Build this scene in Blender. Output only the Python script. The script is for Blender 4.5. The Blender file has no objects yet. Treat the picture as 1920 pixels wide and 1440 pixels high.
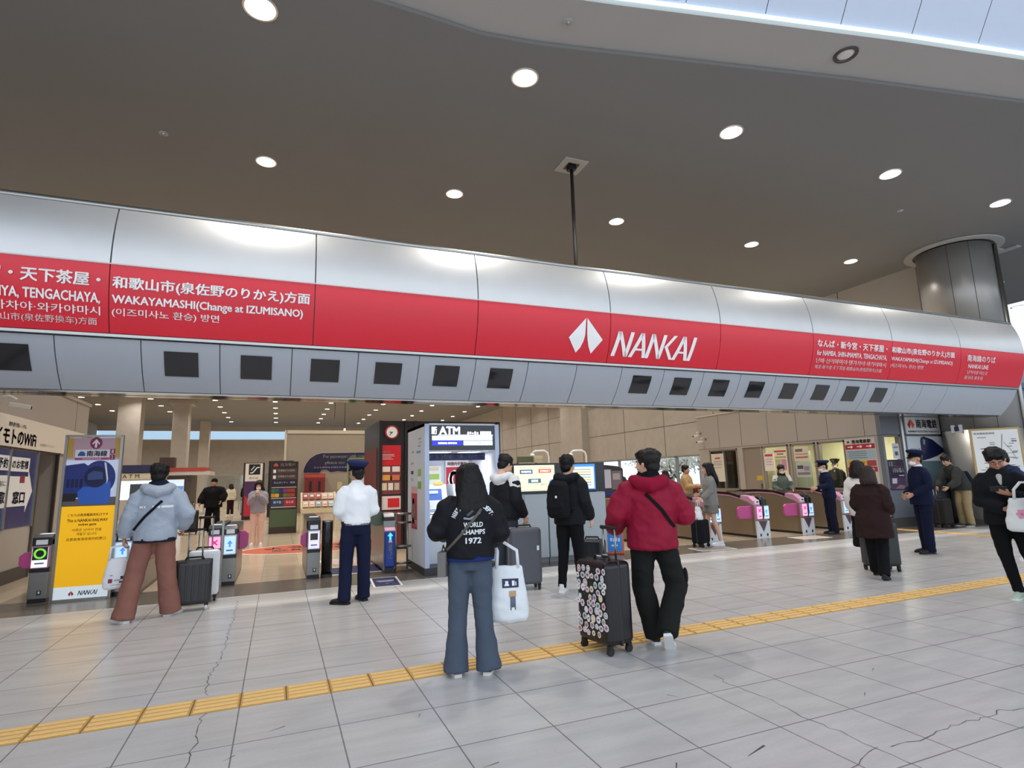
import bpy, bmesh, math, random
from mathutils import Vector, Matrix, Euler, noise

random.seed(7)
SC = bpy.context.scene
COL = SC.collection
R = math.radians
V = Vector

# ------------------------------------------------------------------ camera, world, exposure
cam_d = bpy.data.cameras.new('camera')
cam_d.sensor_width = 36.0
cam_d.lens = 36.0 * 1058.0 / 1920.0
cam_d.clip_end = 300
cam_o = bpy.data.objects.new('camera', cam_d)
COL.objects.link(cam_o)
_f = 1058.0
_vx = V((3560 - 960, 825 - 720, _f)); _vy = V((521 - 960, 908 - 720, _f))
_ex = _vx.normalized(); _ey = (_vy - _ex * _vy.dot(_ex)).normalized(); _ez = _ex.cross(_ey)
# rows = world axes in (right, down, forward) camera coordinates
_cx = V((_ex.x, _ey.x, _ez.x)); _cy = V((_ex.y, _ey.y, _ez.y)); _cz = V((_ex.z, _ey.z, _ez.z))
_m = Matrix((( _cx.x, -_cy.x, -_cz.x, 0), (_cx.y, -_cy.y, -_cz.y, 0), (_cx.z, -_cy.z, -_cz.z, 1.5), (0, 0, 0, 1)))
cam_o.matrix_world = _m
SC.camera = cam_o

w = bpy.data.worlds.new('daylight'); SC.world = w
w.use_nodes = True
_bg = w.node_tree.nodes['Background']
_bg.inputs[0].default_value = (0.80, 0.89, 1.0, 1)
_bg.inputs[1].default_value = 1.75
SC.view_settings.view_transform = 'Standard'
SC.view_settings.look = 'None'
SC.view_settings.exposure = 0.16
SC.view_settings.gamma = 1.0
SC.view_settings.use_curve_mapping = False

# ------------------------------------------------------------------ materials
def lin(c):
    if isinstance(c, str):
        c = tuple(int(c[i:i + 2], 16) / 255 for i in (1, 3, 5))
    else:
        c = tuple(x / 255 for x in c)
    return tuple(x / 12.92 if x <= .04045 else ((x + .055) / 1.055) ** 2.4 for x in c)

_mats = {}
def mat(key, c, rough=.6, metal=0.0, var=0.0, vscale=8.0, bump=0.0, bscale=60.0, emit=0.0, spec=.5, trans=0.0, alpha=1.0, coat=0.0):
    k = (key, c if isinstance(c, str) else tuple(c), rough, metal, emit)
    if k in _mats: return _mats[k]
    m = bpy.data.materials.new(key); m.use_nodes = True
    nt = m.node_tree; b = nt.nodes['Principled BSDF']
    col = (*lin(c), 1)
    b.inputs['Base Color'].default_value = col
    b.inputs['Roughness'].default_value = rough
    b.inputs['Metallic'].default_value = metal
    b.inputs['Specular IOR Level'].default_value = spec
    if coat: b.inputs['Coat Weight'].default_value = coat
    if trans:
        b.inputs['Transmission Weight'].default_value = trans
    if alpha < 1: b.inputs['Alpha'].default_value = alpha
    if emit:
        b.inputs['Emission Color'].default_value = col
        b.inputs['Emission Strength'].default_value = emit
    if var or bump:
        tc = nt.nodes.new('ShaderNodeTexCoord')
        if var:
            n = nt.nodes.new('ShaderNodeTexNoise'); n.inputs['Scale'].default_value = vscale; n.inputs['Detail'].default_value = 5
            nt.links.new(tc.outputs['Object'], n.inputs['Vector'])
            mx = nt.nodes.new('ShaderNodeMix'); mx.data_type = 'RGBA'
            mx.inputs['A'].default_value = (*[x * (1 - var) for x in col[:3]], 1)
            mx.inputs['B'].default_value = (*[min(1, x * (1 + var)) for x in col[:3]], 1)
            nt.links.new(n.outputs['Fac'], mx.inputs['Factor'])
            nt.links.new(mx.outputs['Result'], b.inputs['Base Color'])
        if bump:
            n2 = nt.nodes.new('ShaderNodeTexNoise'); n2.inputs['Scale'].default_value = bscale; n2.inputs['Detail'].default_value = 4
            nt.links.new(tc.outputs['Object'], n2.inputs['Vector'])
            bp = nt.nodes.new('ShaderNodeBump'); bp.inputs['Strength'].default_value = bump; bp.inputs['Distance'].default_value = .01
            nt.links.new(n2.outputs['Fac'], bp.inputs['Height'])
            nt.links.new(bp.outputs['Normal'], b.inputs['Normal'])
    _mats[k] = m
    return m

def cloth(c, var=.12, bump=.25, bscale=140, rough=.9):
    return mat('cloth', c, rough, var=var, vscale=5, bump=bump, bscale=bscale, spec=.2)
def paint(c, rough=.5): return mat('paint', c, rough)
def glow(c, s): return mat('glow', c, .5, emit=s)
M_WHITE = paint('#f2f2f2'); M_BLACK = paint('#141416', .4); M_STEEL = mat('brushed_steel', '#a9a9a6', .35, 1.0, var=.06, vscale=30)
M_DARKSTEEL = mat('dark_steel', '#5d5a56', .4, .9); M_CHROME = mat('chrome', '#d8d8d8', .15, 1.0)
M_RUBBER = mat('rubber', '#1b1b1c', .7); M_NAVYINK = paint('#1c2350'); M_REDINK = paint('#c8202c'); M_GREYINK = paint('#8c8c8c')
M_DKGREY = paint('#3a3a3c')

# ------------------------------------------------------------------ mesh builder
class MB:
    def __init__(s): s.v = []; s.f = []; s.mi = []
    def add(s, vs, fs, m=0, T=None):
        n = len(s.v)
        for p in vs:
            p = V(p)
            s.v.append(T @ p if T is not None else p)
        for f in fs:
            s.f.append([i + n for i in f]); s.mi.append(m)
        return s
    def box(s, x0, x1, y0, y1, z0, z1, m=0, T=None):
        vs = [(x0, y0, z0), (x1, y0, z0), (x1, y1, z0), (x0, y1, z0), (x0, y0, z1), (x1, y0, z1), (x1, y1, z1), (x0, y1, z1)]
        fs = [(0, 3, 2, 1), (4, 5, 6, 7), (0, 1, 5, 4), (1, 2, 6, 5), (2, 3, 7, 6), (3, 0, 4, 7)]
        return s.add(vs, fs, m, T)
    def prism(s, pts, d, m=0, T=None):
        """closed outline pts (3-D) extruded by vector d"""
        d = V(d); n = len(pts); a = [V(p) for p in pts]; b = [p + d for p in a]
        fs = [list(range(n - 1, -1, -1)), list(range(n, 2 * n))]
        fs += [(i, (i + 1) % n, n + (i + 1) % n, n + i) for i in range(n)]
        return s.add(a + b, fs, m, T)
    def tube(s, pts, rad, ref=None, n=12, m=0, T=None, cap=True):
        pts = [V(p) for p in pts]; N = len(pts)
        rad = [r if isinstance(r, (tuple, list)) else (r, r) for r in (rad if isinstance(rad, (list, tuple)) and len(rad) == N else [rad] * N)]
        vs = []
        prev = None
        for i, p in enumerate(pts):
            t = (pts[min(i + 1, N - 1)] - pts[max(i - 1, 0)]).normalized()
            if ref is not None: rv = V(ref)
            elif prev is not None: rv = prev
            else: rv = V((1, 0, 0)) if abs(t.x) < .8 else V((0, 1, 0))
            sd = rv - t * rv.dot(t)
            if sd.length < 1e-4: sd = V((0, 1, 0)) - t * t.y
            sd.normalize(); prev = sd
            bx = t.cross(sd)
            for k in range(n):
                a = 2 * math.pi * k / n
                vs.append(p + sd * (rad[i][0] * math.cos(a)) + bx * (rad[i][1] * math.sin(a)))
        fs = []
        for i in range(N - 1):
            for k in range(n):
                fs.append((i * n + k, i * n + (k + 1) % n, (i + 1) * n + (k + 1) % n, (i + 1) * n + k))
        if cap:
            fs.append(list(range(n - 1, -1, -1))); fs.append([(N - 1) * n + k for k in range(n)])
        return s.add(vs, fs, m, T)
    def ell(s, c, r, n=14, m=0, T=None):
        c = V(c); r = r if isinstance(r, (tuple, list)) else (r, r, r)
        nr = max(4, n // 2); vs = [c + V((0, 0, -r[2]))]
        for i in range(1, nr):
            ph = -math.pi / 2 + math.pi * i / nr
            for k in range(n):
                a = 2 * math.pi * k / n
                vs.append(c + V((r[0] * math.cos(ph) * math.cos(a), r[1] * math.cos(ph) * math.sin(a), r[2] * math.sin(ph))))
        vs.append(c + V((0, 0, r[2]))); L = len(vs) - 1
        fs = [(0, 1 + (k + 1) % n, 1 + k) for k in range(n)]
        for i in range(nr - 2):
            for k in range(n):
                fs.append((1 + i * n + k, 1 + i * n + (k + 1) % n, 1 + (i + 1) * n + (k + 1) % n, 1 + (i + 1) * n + k))
        b = 1 + (nr - 2) * n
        fs += [(b + k, b + (k + 1) % n, L) for k in range(n)]
        return s.add(vs, fs, m, T)
    def lathe(s, prof, c=(0, 0, 0), n=24, m=0, sx=1, sy=1, T=None, solid=True):
        c = V(c); vs = []
        for (r, z) in prof:
            for k in range(n):
                a = 2 * math.pi * k / n
                vs.append(c + V((r * math.cos(a) * sx, r * math.sin(a) * sy, z)))
        N = len(prof)
        fs = [(i * n + k, i * n + (k + 1) % n, (i + 1) * n + (k + 1) % n, (i + 1) * n + k) for i in range(N - 1) for k in range(n)]
        if solid:
            if prof[0][0] > .001: fs.append(list(range(n - 1, -1, -1)))
            if prof[-1][0] > .001: fs.append([(N - 1) * n + k for k in range(n)])
        return s.add(vs, fs, m, T)
    def grid(s, fn, nu, nv, m=0):
        vs = [fn(i / nu, j / nv) for j in range(nv + 1) for i in range(nu + 1)]
        fs = [(j * (nu + 1) + i, j * (nu + 1) + i + 1, (j + 1) * (nu + 1) + i + 1, (j + 1) * (nu + 1) + i) for j in range(nv) for i in range(nu)]
        return s.add(vs, fs, m)
    def mesh(s, name='mesh', smooth=False):
        me = bpy.data.meshes.new(name)
        me.from_pydata([tuple(p) for p in s.v], [], s.f)
        for i, p in enumerate(me.polygons):
            p.material_index = s.mi[i]; p.use_smooth = smooth
        me.update()
        return me

def link(name, me, mats, parent=None, loc=None, rot=None, bevel=0.0, smooth=None):
    o = bpy.data.objects.new(name, me)
    COL.objects.link(o)
    if not isinstance(mats, (list, tuple)): mats = [mats]
    if len(me.materials) == 0:
        for m in mats: me.materials.append(m)
    if parent is not None: o.parent = parent
    if loc is not None: o.location = loc
    if rot is not None: o.rotation_euler = rot
    if bevel:
        b = o.modifiers.new('bevel', 'BEVEL'); b.width = bevel; b.segments = 2; b.limit_method = 'ANGLE'; b.angle_limit = R(40)
    return o

def obj(name, mb, mats, parent=None, loc=None, rot=None, bevel=0.0, smooth=False):
    return link(name, mb.mesh(name, smooth), mats, parent, loc, rot, bevel)

def tag(o, label, cat, group=None, kind=None):
    o['label'] = label; o['category'] = cat
    if group: o['group'] = group
    if kind: o['kind'] = kind
    return o
def thing(name, label, cat, loc=(0, 0, 0), rz=0.0, group=None, scale=1.0):
    o = bpy.data.objects.new(name, None); COL.objects.link(o)
    o.location = loc; o.rotation_euler = (0, 0, rz); o.scale = (scale,) * 3
    o.empty_display_size = .1
    return tag(o, label, cat, group)
def struct(name, mb, mats, **k):
    o = obj(name, mb, mats, **k); o['kind'] = 'structure'; return o
def dup(root, loc, label=None, group=None, rz=None):
    r = root.copy(); COL.objects.link(r); r.location = loc
    if rz is not None: r.rotation_euler = (0, 0, rz)
    if label: r['label'] = label
    if group: r['group'] = group
    for ch in list(root.children):
        c = ch.copy(); COL.objects.link(c); c.parent = r
        for g in list(ch.children):
            d = g.copy(); COL.objects.link(d); d.parent = c
    return r

# flat panels and lettering -----------------------------------------------------------
AX = {'front': (V((1, 0, 0)), V((0, 0, 1))), 'left': (V((0, -1, 0)), V((0, 0, 1))), 'right': (V((0, 1, 0)), V((0, 0, 1))), 'floor': (V((1, 0, 0)), V((0, 1, 0)))}
def panel(name, o, face, w_, h_, t, m, parent=None, bevel=0.0):
    """box whose visible face is centred on o and looks along u x v"""
    u, v = AX[face] if isinstance(face, str) else face
    n = u.cross(v); o = V(o)
    mb = MB()
    c = [o - u * w_ / 2 - v * h_ / 2, o + u * w_ / 2 - v * h_ / 2, o + u * w_ / 2 + v * h_ / 2, o - u * w_ / 2 + v * h_ / 2]
    mb.prism([p - n * t for p in c], n * t)
    return obj(name, mb, m, parent, bevel=bevel)
def poly(name, pts, o, face, m, t=.003, parent=None):
    u, v = AX[face] if isinstance(face, str) else face
    n = u.cross(v); o = V(o)
    mb = MB(); mb.prism([o + u * a + v * b for a, b in pts], n * t)
    return obj(name, mb, m, parent)

def glyphs(s, bold=0.0, res=2, shear=0.0, spacing=1.0, align='LEFT', lead=1.0):
    cu = bpy.data.curves.new('text', 'FONT')
    cu.body = s; cu.resolution_u = res; cu.shear = shear; cu.space_character = spacing; cu.align_x = align; cu.space_line = lead
    o = bpy.data.objects.new('text', cu); COL.objects.link(o)
    dg = bpy.context.evaluated_depsgraph_get()
    me = bpy.data.meshes.new_from_object(o.evaluated_get(dg))
    bpy.data.objects.remove(o); bpy.data.curves.remove(cu)
    if bold and len(me.vertices):      # heavier weight: the glyphs laid over themselves with small shifts
        k = bold * .75; bm = bmesh.new()
        for dx, dy in ((0, 0), (k, 0), (-k, 0), (0, k * .8), (0, -k * .8)):
            n = len(bm.verts); bm.from_mesh(me); bm.verts.ensure_lookup_table()
            for v in bm.verts[n:]: v.co.x += dx; v.co.y += dy; v.co.z += dx * 1e-3
        bm.to_mesh(me); bm.free()
    return me
def text(name, s, o, face, w_, h_, m, parent=None, bold=.0, res=2, shear=0, fn=None, off=.004, spacing=1.0, align='LEFT', lead=1.0):
    """lettering fitted to a w_ x h_ box whose centre is o; fn(a, b) maps sign coordinates to space for curved signs"""
    me = glyphs(s, bold, res, shear, spacing, align, lead)
    vs = me.vertices
    if not len(vs): return None
    x0 = min(p.co.x for p in vs); x1 = max(p.co.x for p in vs); y0 = min(p.co.y for p in vs); y1 = max(p.co.y for p in vs)
    sx = w_ / max(1e-6, x1 - x0); sy = (h_ / max(1e-6, y1 - y0)) if h_ else sx
    if fn is None:
        u, v = AX[face] if isinstance(face, str) else face
        n = u.cross(v); o = V(o)
    for p in vs:
        a = (p.co.x - (x0 + x1) / 2) * sx; b = (p.co.y - (y0 + y1) / 2) * sy
        p.co = fn(a, b) if fn else o + u * a + v * b + n * off
    me.name = name
    return link(name, me, m, parent)

# ------------------------------------------------------------------ organic surfaces: overlapping lofts fused into one skin
def fuse(mb, voxel, smooth=4, wr=0.0, wscale=9.0, seed=0.0, aniso=(1, 1, .5)):
    me = mb.mesh('skin')
    o = bpy.data.objects.new('skin', me); COL.objects.link(o)
    r = o.modifiers.new('r', 'REMESH'); r.mode = 'VOXEL'; r.voxel_size = voxel; r.adaptivity = 0
    if smooth:
        sm = o.modifiers.new('s', 'SMOOTH'); sm.factor = .5; sm.iterations = smooth
    dg = bpy.context.evaluated_depsgraph_get()
    out = bpy.data.meshes.new_from_object(o.evaluated_get(dg))
    bpy.data.objects.remove(o); bpy.data.meshes.remove(me)
    if wr:
        ns = [v.normal.copy() for v in out.vertices]
        for v, n in zip(out.vertices, ns):
            p = v.co
            q = V((p.x * wscale * aniso[0] + seed, p.y * wscale * aniso[1] + seed, p.z * wscale * aniso[2] * 2 - seed))
            h = noise.noise(q) + .5 * noise.noise(q * 2.3)
            fold = 1 - abs(noise.noise(V((p.x * wscale * .6 + seed * 2, p.y * wscale * .6, p.z * wscale * 1.1 + p.x * 4)))) * 2
            v.co = p + n * (wr * (h * .8 + fold * .5))
    for p in out.polygons: p.use_smooth = True
    out.update()
    return out
def join_meshes(ms):
    bm = bmesh.new()
    for me in ms:
        bm.from_mesh(me)
    out = bpy.data.meshes.new('joined'); bm.to_mesh(out); bm.free()
    for p in out.polygons: p.use_smooth = True
    return out

# ------------------------------------------------------------------ people
SKIN = {'light': '#d9ab8e', 'mid': '#c4957a', 'tan': '#b5846a'}
def lerp(a, b, t): return a + (b - a) * t

def hand_mesh(wrist, d, palm, side, curl, vox):
    """palm, four unequal fingers and a thumb; d = where the fingers point, palm = the direction the palm faces, side = +1 right hand"""
    d = V(d).normalized(); palm = V(palm); palm = (palm - d * palm.dot(d)).normalized()
    across = d.cross(palm) * side            # towards the thumb
    mb = MB(); wr = V(wrist)
    mb.tube([wr - d * .03, wr + d * .012, wr + d * .045, wr + d * .088], [(.026, .02), (.029, .018), (.039, .015), (.038, .0125)], ref=across, n=12)
    mb.ell(wr + d * .035 + across * .022 + palm * .008, (.017, .017, .017), 10)
    for k, (off, L) in enumerate(((.029, .070), (.010, .079), (-.009, .073), (-.027, .057))):
        p = wr + d * (.082 - .004 * abs(k - 1)) + across * off
        dr = (d + across * (.10 * (1 - k))).normalized(); pts = [p - dr * .012, p]; ang = curl * .55
        for seg in (.44, .31, .25):
            dd = (dr * math.cos(ang) + palm * math.sin(ang)).normalized()
            p = p + dd * (L * seg); pts.append(p); ang += curl
        mb.tube(pts, [.0092, .0092, .0086, .0078, .006], n=8)
        mb.ell(pts[-1], .006, 8)
    th = (d * .62 + across * .72 + palm * .28).normalized()
    a = wr + d * .018 + across * .020
    b = a + th * .042; th2 = (d * .86 + across * .22 + palm * (.25 + .3 * curl)).normalized(); c = b + th2 * .032; e = c + (th2 + palm * .2 * curl).normalized() * .022
    mb.tube([a, b, c, e], [.0135, .0115, .0100, .0075], n=8); mb.ell(e, .0075, 8)
    return fuse(mb, vox, 2)

def head_mesh(vox, skin, lip):
    mb = MB()
    mb.ell((0, -.014, .030), (.0755, .094, .084), 20)
    mb.ell((0, .026, -.030), (.060, .064, .084), 18)
    mb.ell((0, .046, -.086), (.036, .038, .028), 14)
    mb.ell((0, .012, -.07), (.055, .055, .045), 14)
    mb.tube([(0, .082, .012), (0, .097, -.012), (0, .108, -.034)], [(.007, .008), (.010, .010), (.0135, .011)], n=10)
    for s in (-1, 1):
        mb.ell((s * .012, .094, -.037), (.008, .009, .007), 8)
        mb.ell((s * .030, .079, .014), (.023, .010, .007), 10)
        mb.ell((s * .036, .060, -.035), (.024, .022, .022), 10)
        mb.tube([(s * .072, -.004, -.028), (s * .080, -.012, .004), (s * .077, -.020, .022)], [(.007, .013), (.008, .018), (.006, .011)], ref=(1, 0, 0), n=10)
    mb.ell((0, .0905, -.0645), (.0225, .0075, .0050), 12); mb.ell((0, .0890, -.0745), (.019, .0075, .0055), 12)
    mb.tube([(0, -.018, -.04), (0, -.026, -.11), (0, -.036, -.19)], [.052, .052, .060], n=16)
    me = fuse(mb, vox, 2)
    me.materials.append(skin); me.materials.append(lip)
    for p in me.polygons:
        c = p.center
        if c.y > .083 and abs(c.x) < .023 and -.0805 < c.z < -.0590: p.material_index = 1
    return me

def hair_mat(c):
    m = mat('hair', c, .50, bump=.55, bscale=1.0, spec=.28); nt = m.node_tree
    if 'Mapping' not in nt.nodes:
        n = [x for x in nt.nodes if x.type == 'TEX_NOISE'][0]; mp = nt.nodes.new('ShaderNodeMapping'); mp.inputs['Scale'].default_value = (130, 130, 9)
        tc = [x for x in nt.nodes if x.type == 'TEX_COORD'][0]; nt.links.new(tc.outputs['Object'], mp.inputs['Vector']); nt.links.new(mp.outputs['Vector'], n.inputs['Vector'])
    return m
def hair_mesh(style, vox, seed):
    mb = MB(); rn = random.Random(seed)
    short = style in ('short', 'fringe', 'under_cap', 'crop')
    if style == 'under_cap':
        mb.ell((0, -.030, .012), (.081, .086, .060), 18); mb.ell((0, -.062, -.035), (.058, .040, .045), 14)
    elif style == 'crop':
        mb.ell((0, -.024, .044), (.080, .094, .078), 18); mb.ell((0, -.060, -.02), (.066, .046, .052), 14)
    else:
        mb.ell((0, -.024, .048), (.091, .102, .086), 20)
        mb.ell((0, -.058, -.020), (.073, .056, .070), 16)
        for s in (-1, 1): mb.ell((s * .071, -.010, .022), (.016, .045, .040), 10)
        for k in range(34):
            a = rn.uniform(0, 6.28); r = rn.uniform(.02, .085)
            c = V((math.cos(a) * r * .93, -.024 + math.sin(a) * r * 1.04, .046 + .070 * math.sqrt(max(0, 1 - (r / .092) ** 2))))
            mb.ell(c, (rn.uniform(.016, .032), rn.uniform(.018, .036), rn.uniform(.014, .030)), 8)
    if style == 'fringe':
        for k in range(9):
            x = -.064 + .016 * k
            mb.tube([(x * .8, .03, .108), (x, .068, .082), (x * 1.08, .080 - abs(x) * .35, .048 + rn.uniform(-.012, .008))], [(.017, .014), (.015, .010), (.008, .006)], ref=(1, 0, 0), n=8)
    if style in ('bob', 'long', 'waist'):
        drop = {'bob': -.16, 'long': -.33, 'waist': -.43}[style]
        bk = -.098 if style == 'bob' else -.165
        mb.tube([(0, -.045, .05), (0, -.080, -.06), (0, lerp(-.09, bk, .6), lerp(-.06, drop, .45)), (0, bk, lerp(-.06, drop, .75)), (0, bk, drop)], [(.092, .08), (.108, .074), (.114, .066), (.106, .054), (.070, .028)] if style == 'bob' else [(.092, .08), (.118, .072), (.148, .062), (.150, .046), (.105, .026)], ref=(1, 0, 0), n=18)
        for s in (-1, 1):
            mb.tube([(s * .058, .040, .085), (s * .082, .030, .03), (s * .089, .004, -.07), (s * .086, -.022, max(drop, -.24))], [(.026, .03), (.022, .036), (.024, .038), (.016, .022)], ref=(1, 0, 0), n=10)
        for k in range(6):
            x = -.055 + .022 * k
            mb.tube([(x * .7, .05, .106), (x, .078, .076), (x * 1.25, .074, .046)], [(.018, .014), (.014, .010), (.008, .006)], ref=(1, 0, 0), n=8)
    return fuse(mb, vox, 2, wr=.0045, wscale=30, seed=seed, aniso=(1.6, 1.6, .3))

def person(label, loc, face, H=1.70, skin='light', hair=('short', '#17120f'), top=None, low=None, shoe=('#e8e8e6', '#f4f4f2'),
           legs=None, arms=None, lean=(0, 0), head=(0, 0), lod=1.0, hands=None, extra=(), hip=(0, 0, 0), twist=0, group=None, roll=0):
    s = H / 1.70; root = thing('person', label, 'person', loc, R(face), group, s)
    seed = (hash(label) % 97) / 7.0 if False else sum(map(ord, label)) % 97 / 7.0
    vx = lambda v: v * lod
    mskin = mat('skin', SKIN[skin], .55, var=.06, vscale=30, spec=.35); mlip = mat('lip', '#b4706a', .5)
    top = top or {}; low = low or {}
    hp = V(hip); P = V((0, 0, .95)) + hp; LN = V((lean[0], lean[1], 0))
    def spine(z):
        t = max(0, min(1.15, (z - .95) / .51)); return P + LN * (t ** 1.2) + V((0, 0, (z - .95) * (1 - .28 * min(1, LN.length) ** 2)))
    tw = R(twist); sx = V((math.cos(tw), math.sin(tw), 0))
    def side(z): return (V((1, 0, 0)).lerp(sx, max(0, min(1, (z - .95) / .4)))).normalized()
    # joints ----
    Ls = {}; A = {}
    legs = legs or {}; arms = arms or {}; hands = hands or {}
    for n, sg in (('R', 1), ('L', -1)):
        d = legs.get(n, {})
        h = P + V((sg * .088, 0, -.03))
        Ls[n] = (h, V(d.get('knee', (sg * .095, .012, .50))), V(d.get('ankle', (sg * .10, -.015, .085))), d.get('toe', -8 * sg), d.get('pitch', 0))
        d = arms.get(n, {})
        sh = spine(1.385) + sx * (sg * .152)
        def nar(v, k): return V((v[0] * k if abs(v[0]) > .17 else v[0], v[1], v[2]))
        el = nar(d['elbow'], .83) if 'elbow' in d else sh + V((sg * .050, -.025, -.26))
        wr = nar(d['wrist'], .88) if 'wrist' in d else el + V((sg * .01, .055, -.245))
        A[n] = (sh, el, wr)
    # body: one continuous skin ------------------------------------------------
    mb = MB(); bz = [.84, .95, 1.05, 1.18, 1.30, 1.40, 1.455]
    mb.tube([spine(z) for z in bz], [(.130, .080), (.140, .090), (.115, .078), (.125, .085), (.135, .09), (.115, .075), (.055, .055)], ref=sx, n=18)
    for n in 'RL':
        h, k, a, toe, pit = Ls[n]
        mb.tube([h + V((0, 0, .05)), h.lerp(k, .45), k, k.lerp(a, .35) + V((0, -.012, 0)), a], [.085, .070, .050, .052, .036], n=12)
        sh, el, wr = A[n]
        mb.tube([sh, sh.lerp(el, .5), el, el.lerp(wr, .4), wr], [.052, .046, .038, .038, .027], n=10)
    me = [fuse(mb, vx(.018), 3)]; me[0].materials.append(mskin); me[0].materials.append(mlip)
    NB = spine(1.47) + V((0, -.005, 0)); hd = NB + V((0, .025, .125))
    Hm = Matrix.Translation(hd) @ Euler((R(head[1]), R(roll), R(head[0])), 'ZYX').to_matrix().to_4x4() @ Matrix.Scale(1.07, 4)
    hm = head_mesh(max(.005, vx(.0052)), mskin, mlip); hm.transform(Hm); me.append(hm)
    for n, sg in (('R', 1), ('L', -1)):
        sh, el, wr = A[n]; d = hands.get(n, {})
        fd = V(d.get('dir', (wr - el).normalized())); pf = V(d.get('palm', (-sg, .2, 0)))
        me.append(hand_mesh(wr, fd, pf, sg, d.get('curl', .45), vx(.0042) if lod < 1.6 else .008))
    for m_ in me[1:]:
        if not len(m_.materials): m_.materials.append(mskin)
    body = join_meshes(me); body.materials.append(mskin); body.materials.append(mlip)
    link('body', body, [mskin], root)
    # eyes and brows
    if lod < 1.7:
        for sg in (-1, 1):
            e = MB(); e.ell((sg * .030, .0785, .0015), (.0125, .006, .0058), 10, 0); e.ell((sg * .030, .0832, .0015), (.0052, .0028, .0052), 8, 1)
            m_ = e.mesh('eye', True); m_.transform(Hm); link('eye', m_, [mat('eye_white', '#e9e4de', .3), mat('iris', '#1d120c', .2)], root)
            e = MB(); e.tube([(sg * .014, .0885, .0195), (sg * .030, .0885, .0245), (sg * .047, .0760, .0195)], [(.004, .003), (.0045, .003), (.002, .002)], n=6)
            m_ = e.mesh('eyebrow', True); m_.transform(Hm); link('eyebrow', m_, cloth(hair[1]), root)
    # hair
    if hair[0] != 'none':
        hmsh = hair_mesh(hair[0], vx(.0075), seed); hmsh.transform(Hm)
        link('hair', hmsh, hair_mat(hair[1]), root)
    # lower garment ------------------------------------------------------------
    kind = low.get('kind', 'trousers'); lc = low.get('c', '#1b1b1e'); mb = MB()
    if kind in ('trousers', 'shorts'):
        fit = {'slim': (.094, .070, .060, .052), 'straight': (.098, .082, .078, .078), 'wide': (.106, .098, .102, .112), 'flare': (.100, .080, .082, .108), 'cargo': (.104, .100, .096, .088)}[low.get('fit', 'straight')]
        mb.tube([spine(1.04), spine(.97), spine(.90), spine(.83)], [(.142, .104), (.158, .116), (.166, .124), (.145, .112)], ref=(1, 0, 0), n=20)
        for n in 'RL':
            h, k, a, toe, pit = Ls[n]
            up = h + V((0, 0, .06))
            if kind == 'shorts':
                e = h.lerp(k, low.get('len', .72)); mb.tube([up, h.lerp(e, .4), e], [.095, .112, .125], n=16)
            else:
                dn = (a - k).normalized(); e = a + dn * low.get('hem', .035)
                f = fit
                mb.tube([up, h.lerp(k, .45), k, k.lerp(a, .5), e], [f[0] * .95, f[0] * .98, f[1], f[2], f[3]], n=16)
        gname = 'shorts' if kind == 'shorts' else 'trousers'
    else:
        zb = low.get('len', .45); fl_ = low.get('flare', .20)
        kx = (Ls['R'][1] + Ls['L'][1]) / 2
        mb.tube([spine(1.04), spine(.95), spine(.80), V((kx.x, kx.y * .8, lerp(.8, zb, .5))), V((kx.x, kx.y, zb))], [(.155, .11), (.175, .13), (.185, .14), (.19 + (fl_ - .19) * .5, .16), (fl_, fl_ * .85)], ref=(1, 0, 0), n=24)
        gname = 'skirt'
    link(gname, fuse(mb, vx(.014), 3, low.get('wr', .006), 8, seed, (1, 1, .7)), cloth(lc), root)
    # upper garment ------------------------------------------------------------
    b = top.get('bulk', .02); hem = top.get('hem', .86); mb = MB(); hf = top.get('flare', 0.0)
    prof = [(hem, .158 + hf, .116 + hf), (max(hem + .03, .93), .160 + hf * .6, .118 + hf * .6), (1.06, .148, .112), (1.18, .158, .118), (1.28, .168, .118), (1.35, .165, .108), (1.405, .135, .090), (1.445, .095, .078), (1.475, .072, .070)]
    prof = [p for i, p in enumerate(prof) if i == 0 or p[0] > hem + .02]
    pts = []; rad = []
    for z, a_, b_ in prof:
        c = spine(z)
        if z < .9 and 'sway' in top: c = c + V(top['sway']) * ((.9 - z) / .5)
        pts.append(c); k = b if z < 1.3 else b * (.7 if z < 1.4 else .35)
        rad.append((a_ + k, b_ + k))
    mb.tube(pts, rad, ref=sx, n=26)
    sl = top.get('sleeve', .0)
    for n in 'RL':
        sh, el, wr = A[n]; b2 = b * .45 + sl * .8
        e = el.lerp(wr, top.get('cuff', .96)); inw = spine(1.36); dn = (el - sh).normalized()
        mb.tube([inw.lerp(sh, .45), sh.lerp(inw, .10) + dn * .012, sh.lerp(el, .22) + (sh - inw) * .02, sh.lerp(el, .55), el, el.lerp(wr, .5), e], [(.060 + b * .3), (.066 + b * .45), (.066 + b2), .060 + b2, .053 + b2, .050 + b2, .040 + b2 * .7], n=16)
        mb.ell(el, .052 + b2, 12)
    if top.get('collar'):
        mb.tube([spine(1.44), spine(1.50) + V((0, .005, 0))], [(.085, .085), (.072, .075)], ref=sx, n=18)
    mtop = cloth(top.get('c', '#222222'), bump=top.get('bump', .25), bscale=top.get('bs', 140), rough=top.get('rough', .9))
    tname = top.get('name', 'jacket')
    jk = link(tname, fuse(mb, vx(.0125), 3, top.get('wr', .009), top.get('ws', 8), seed), mtop, root)
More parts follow.
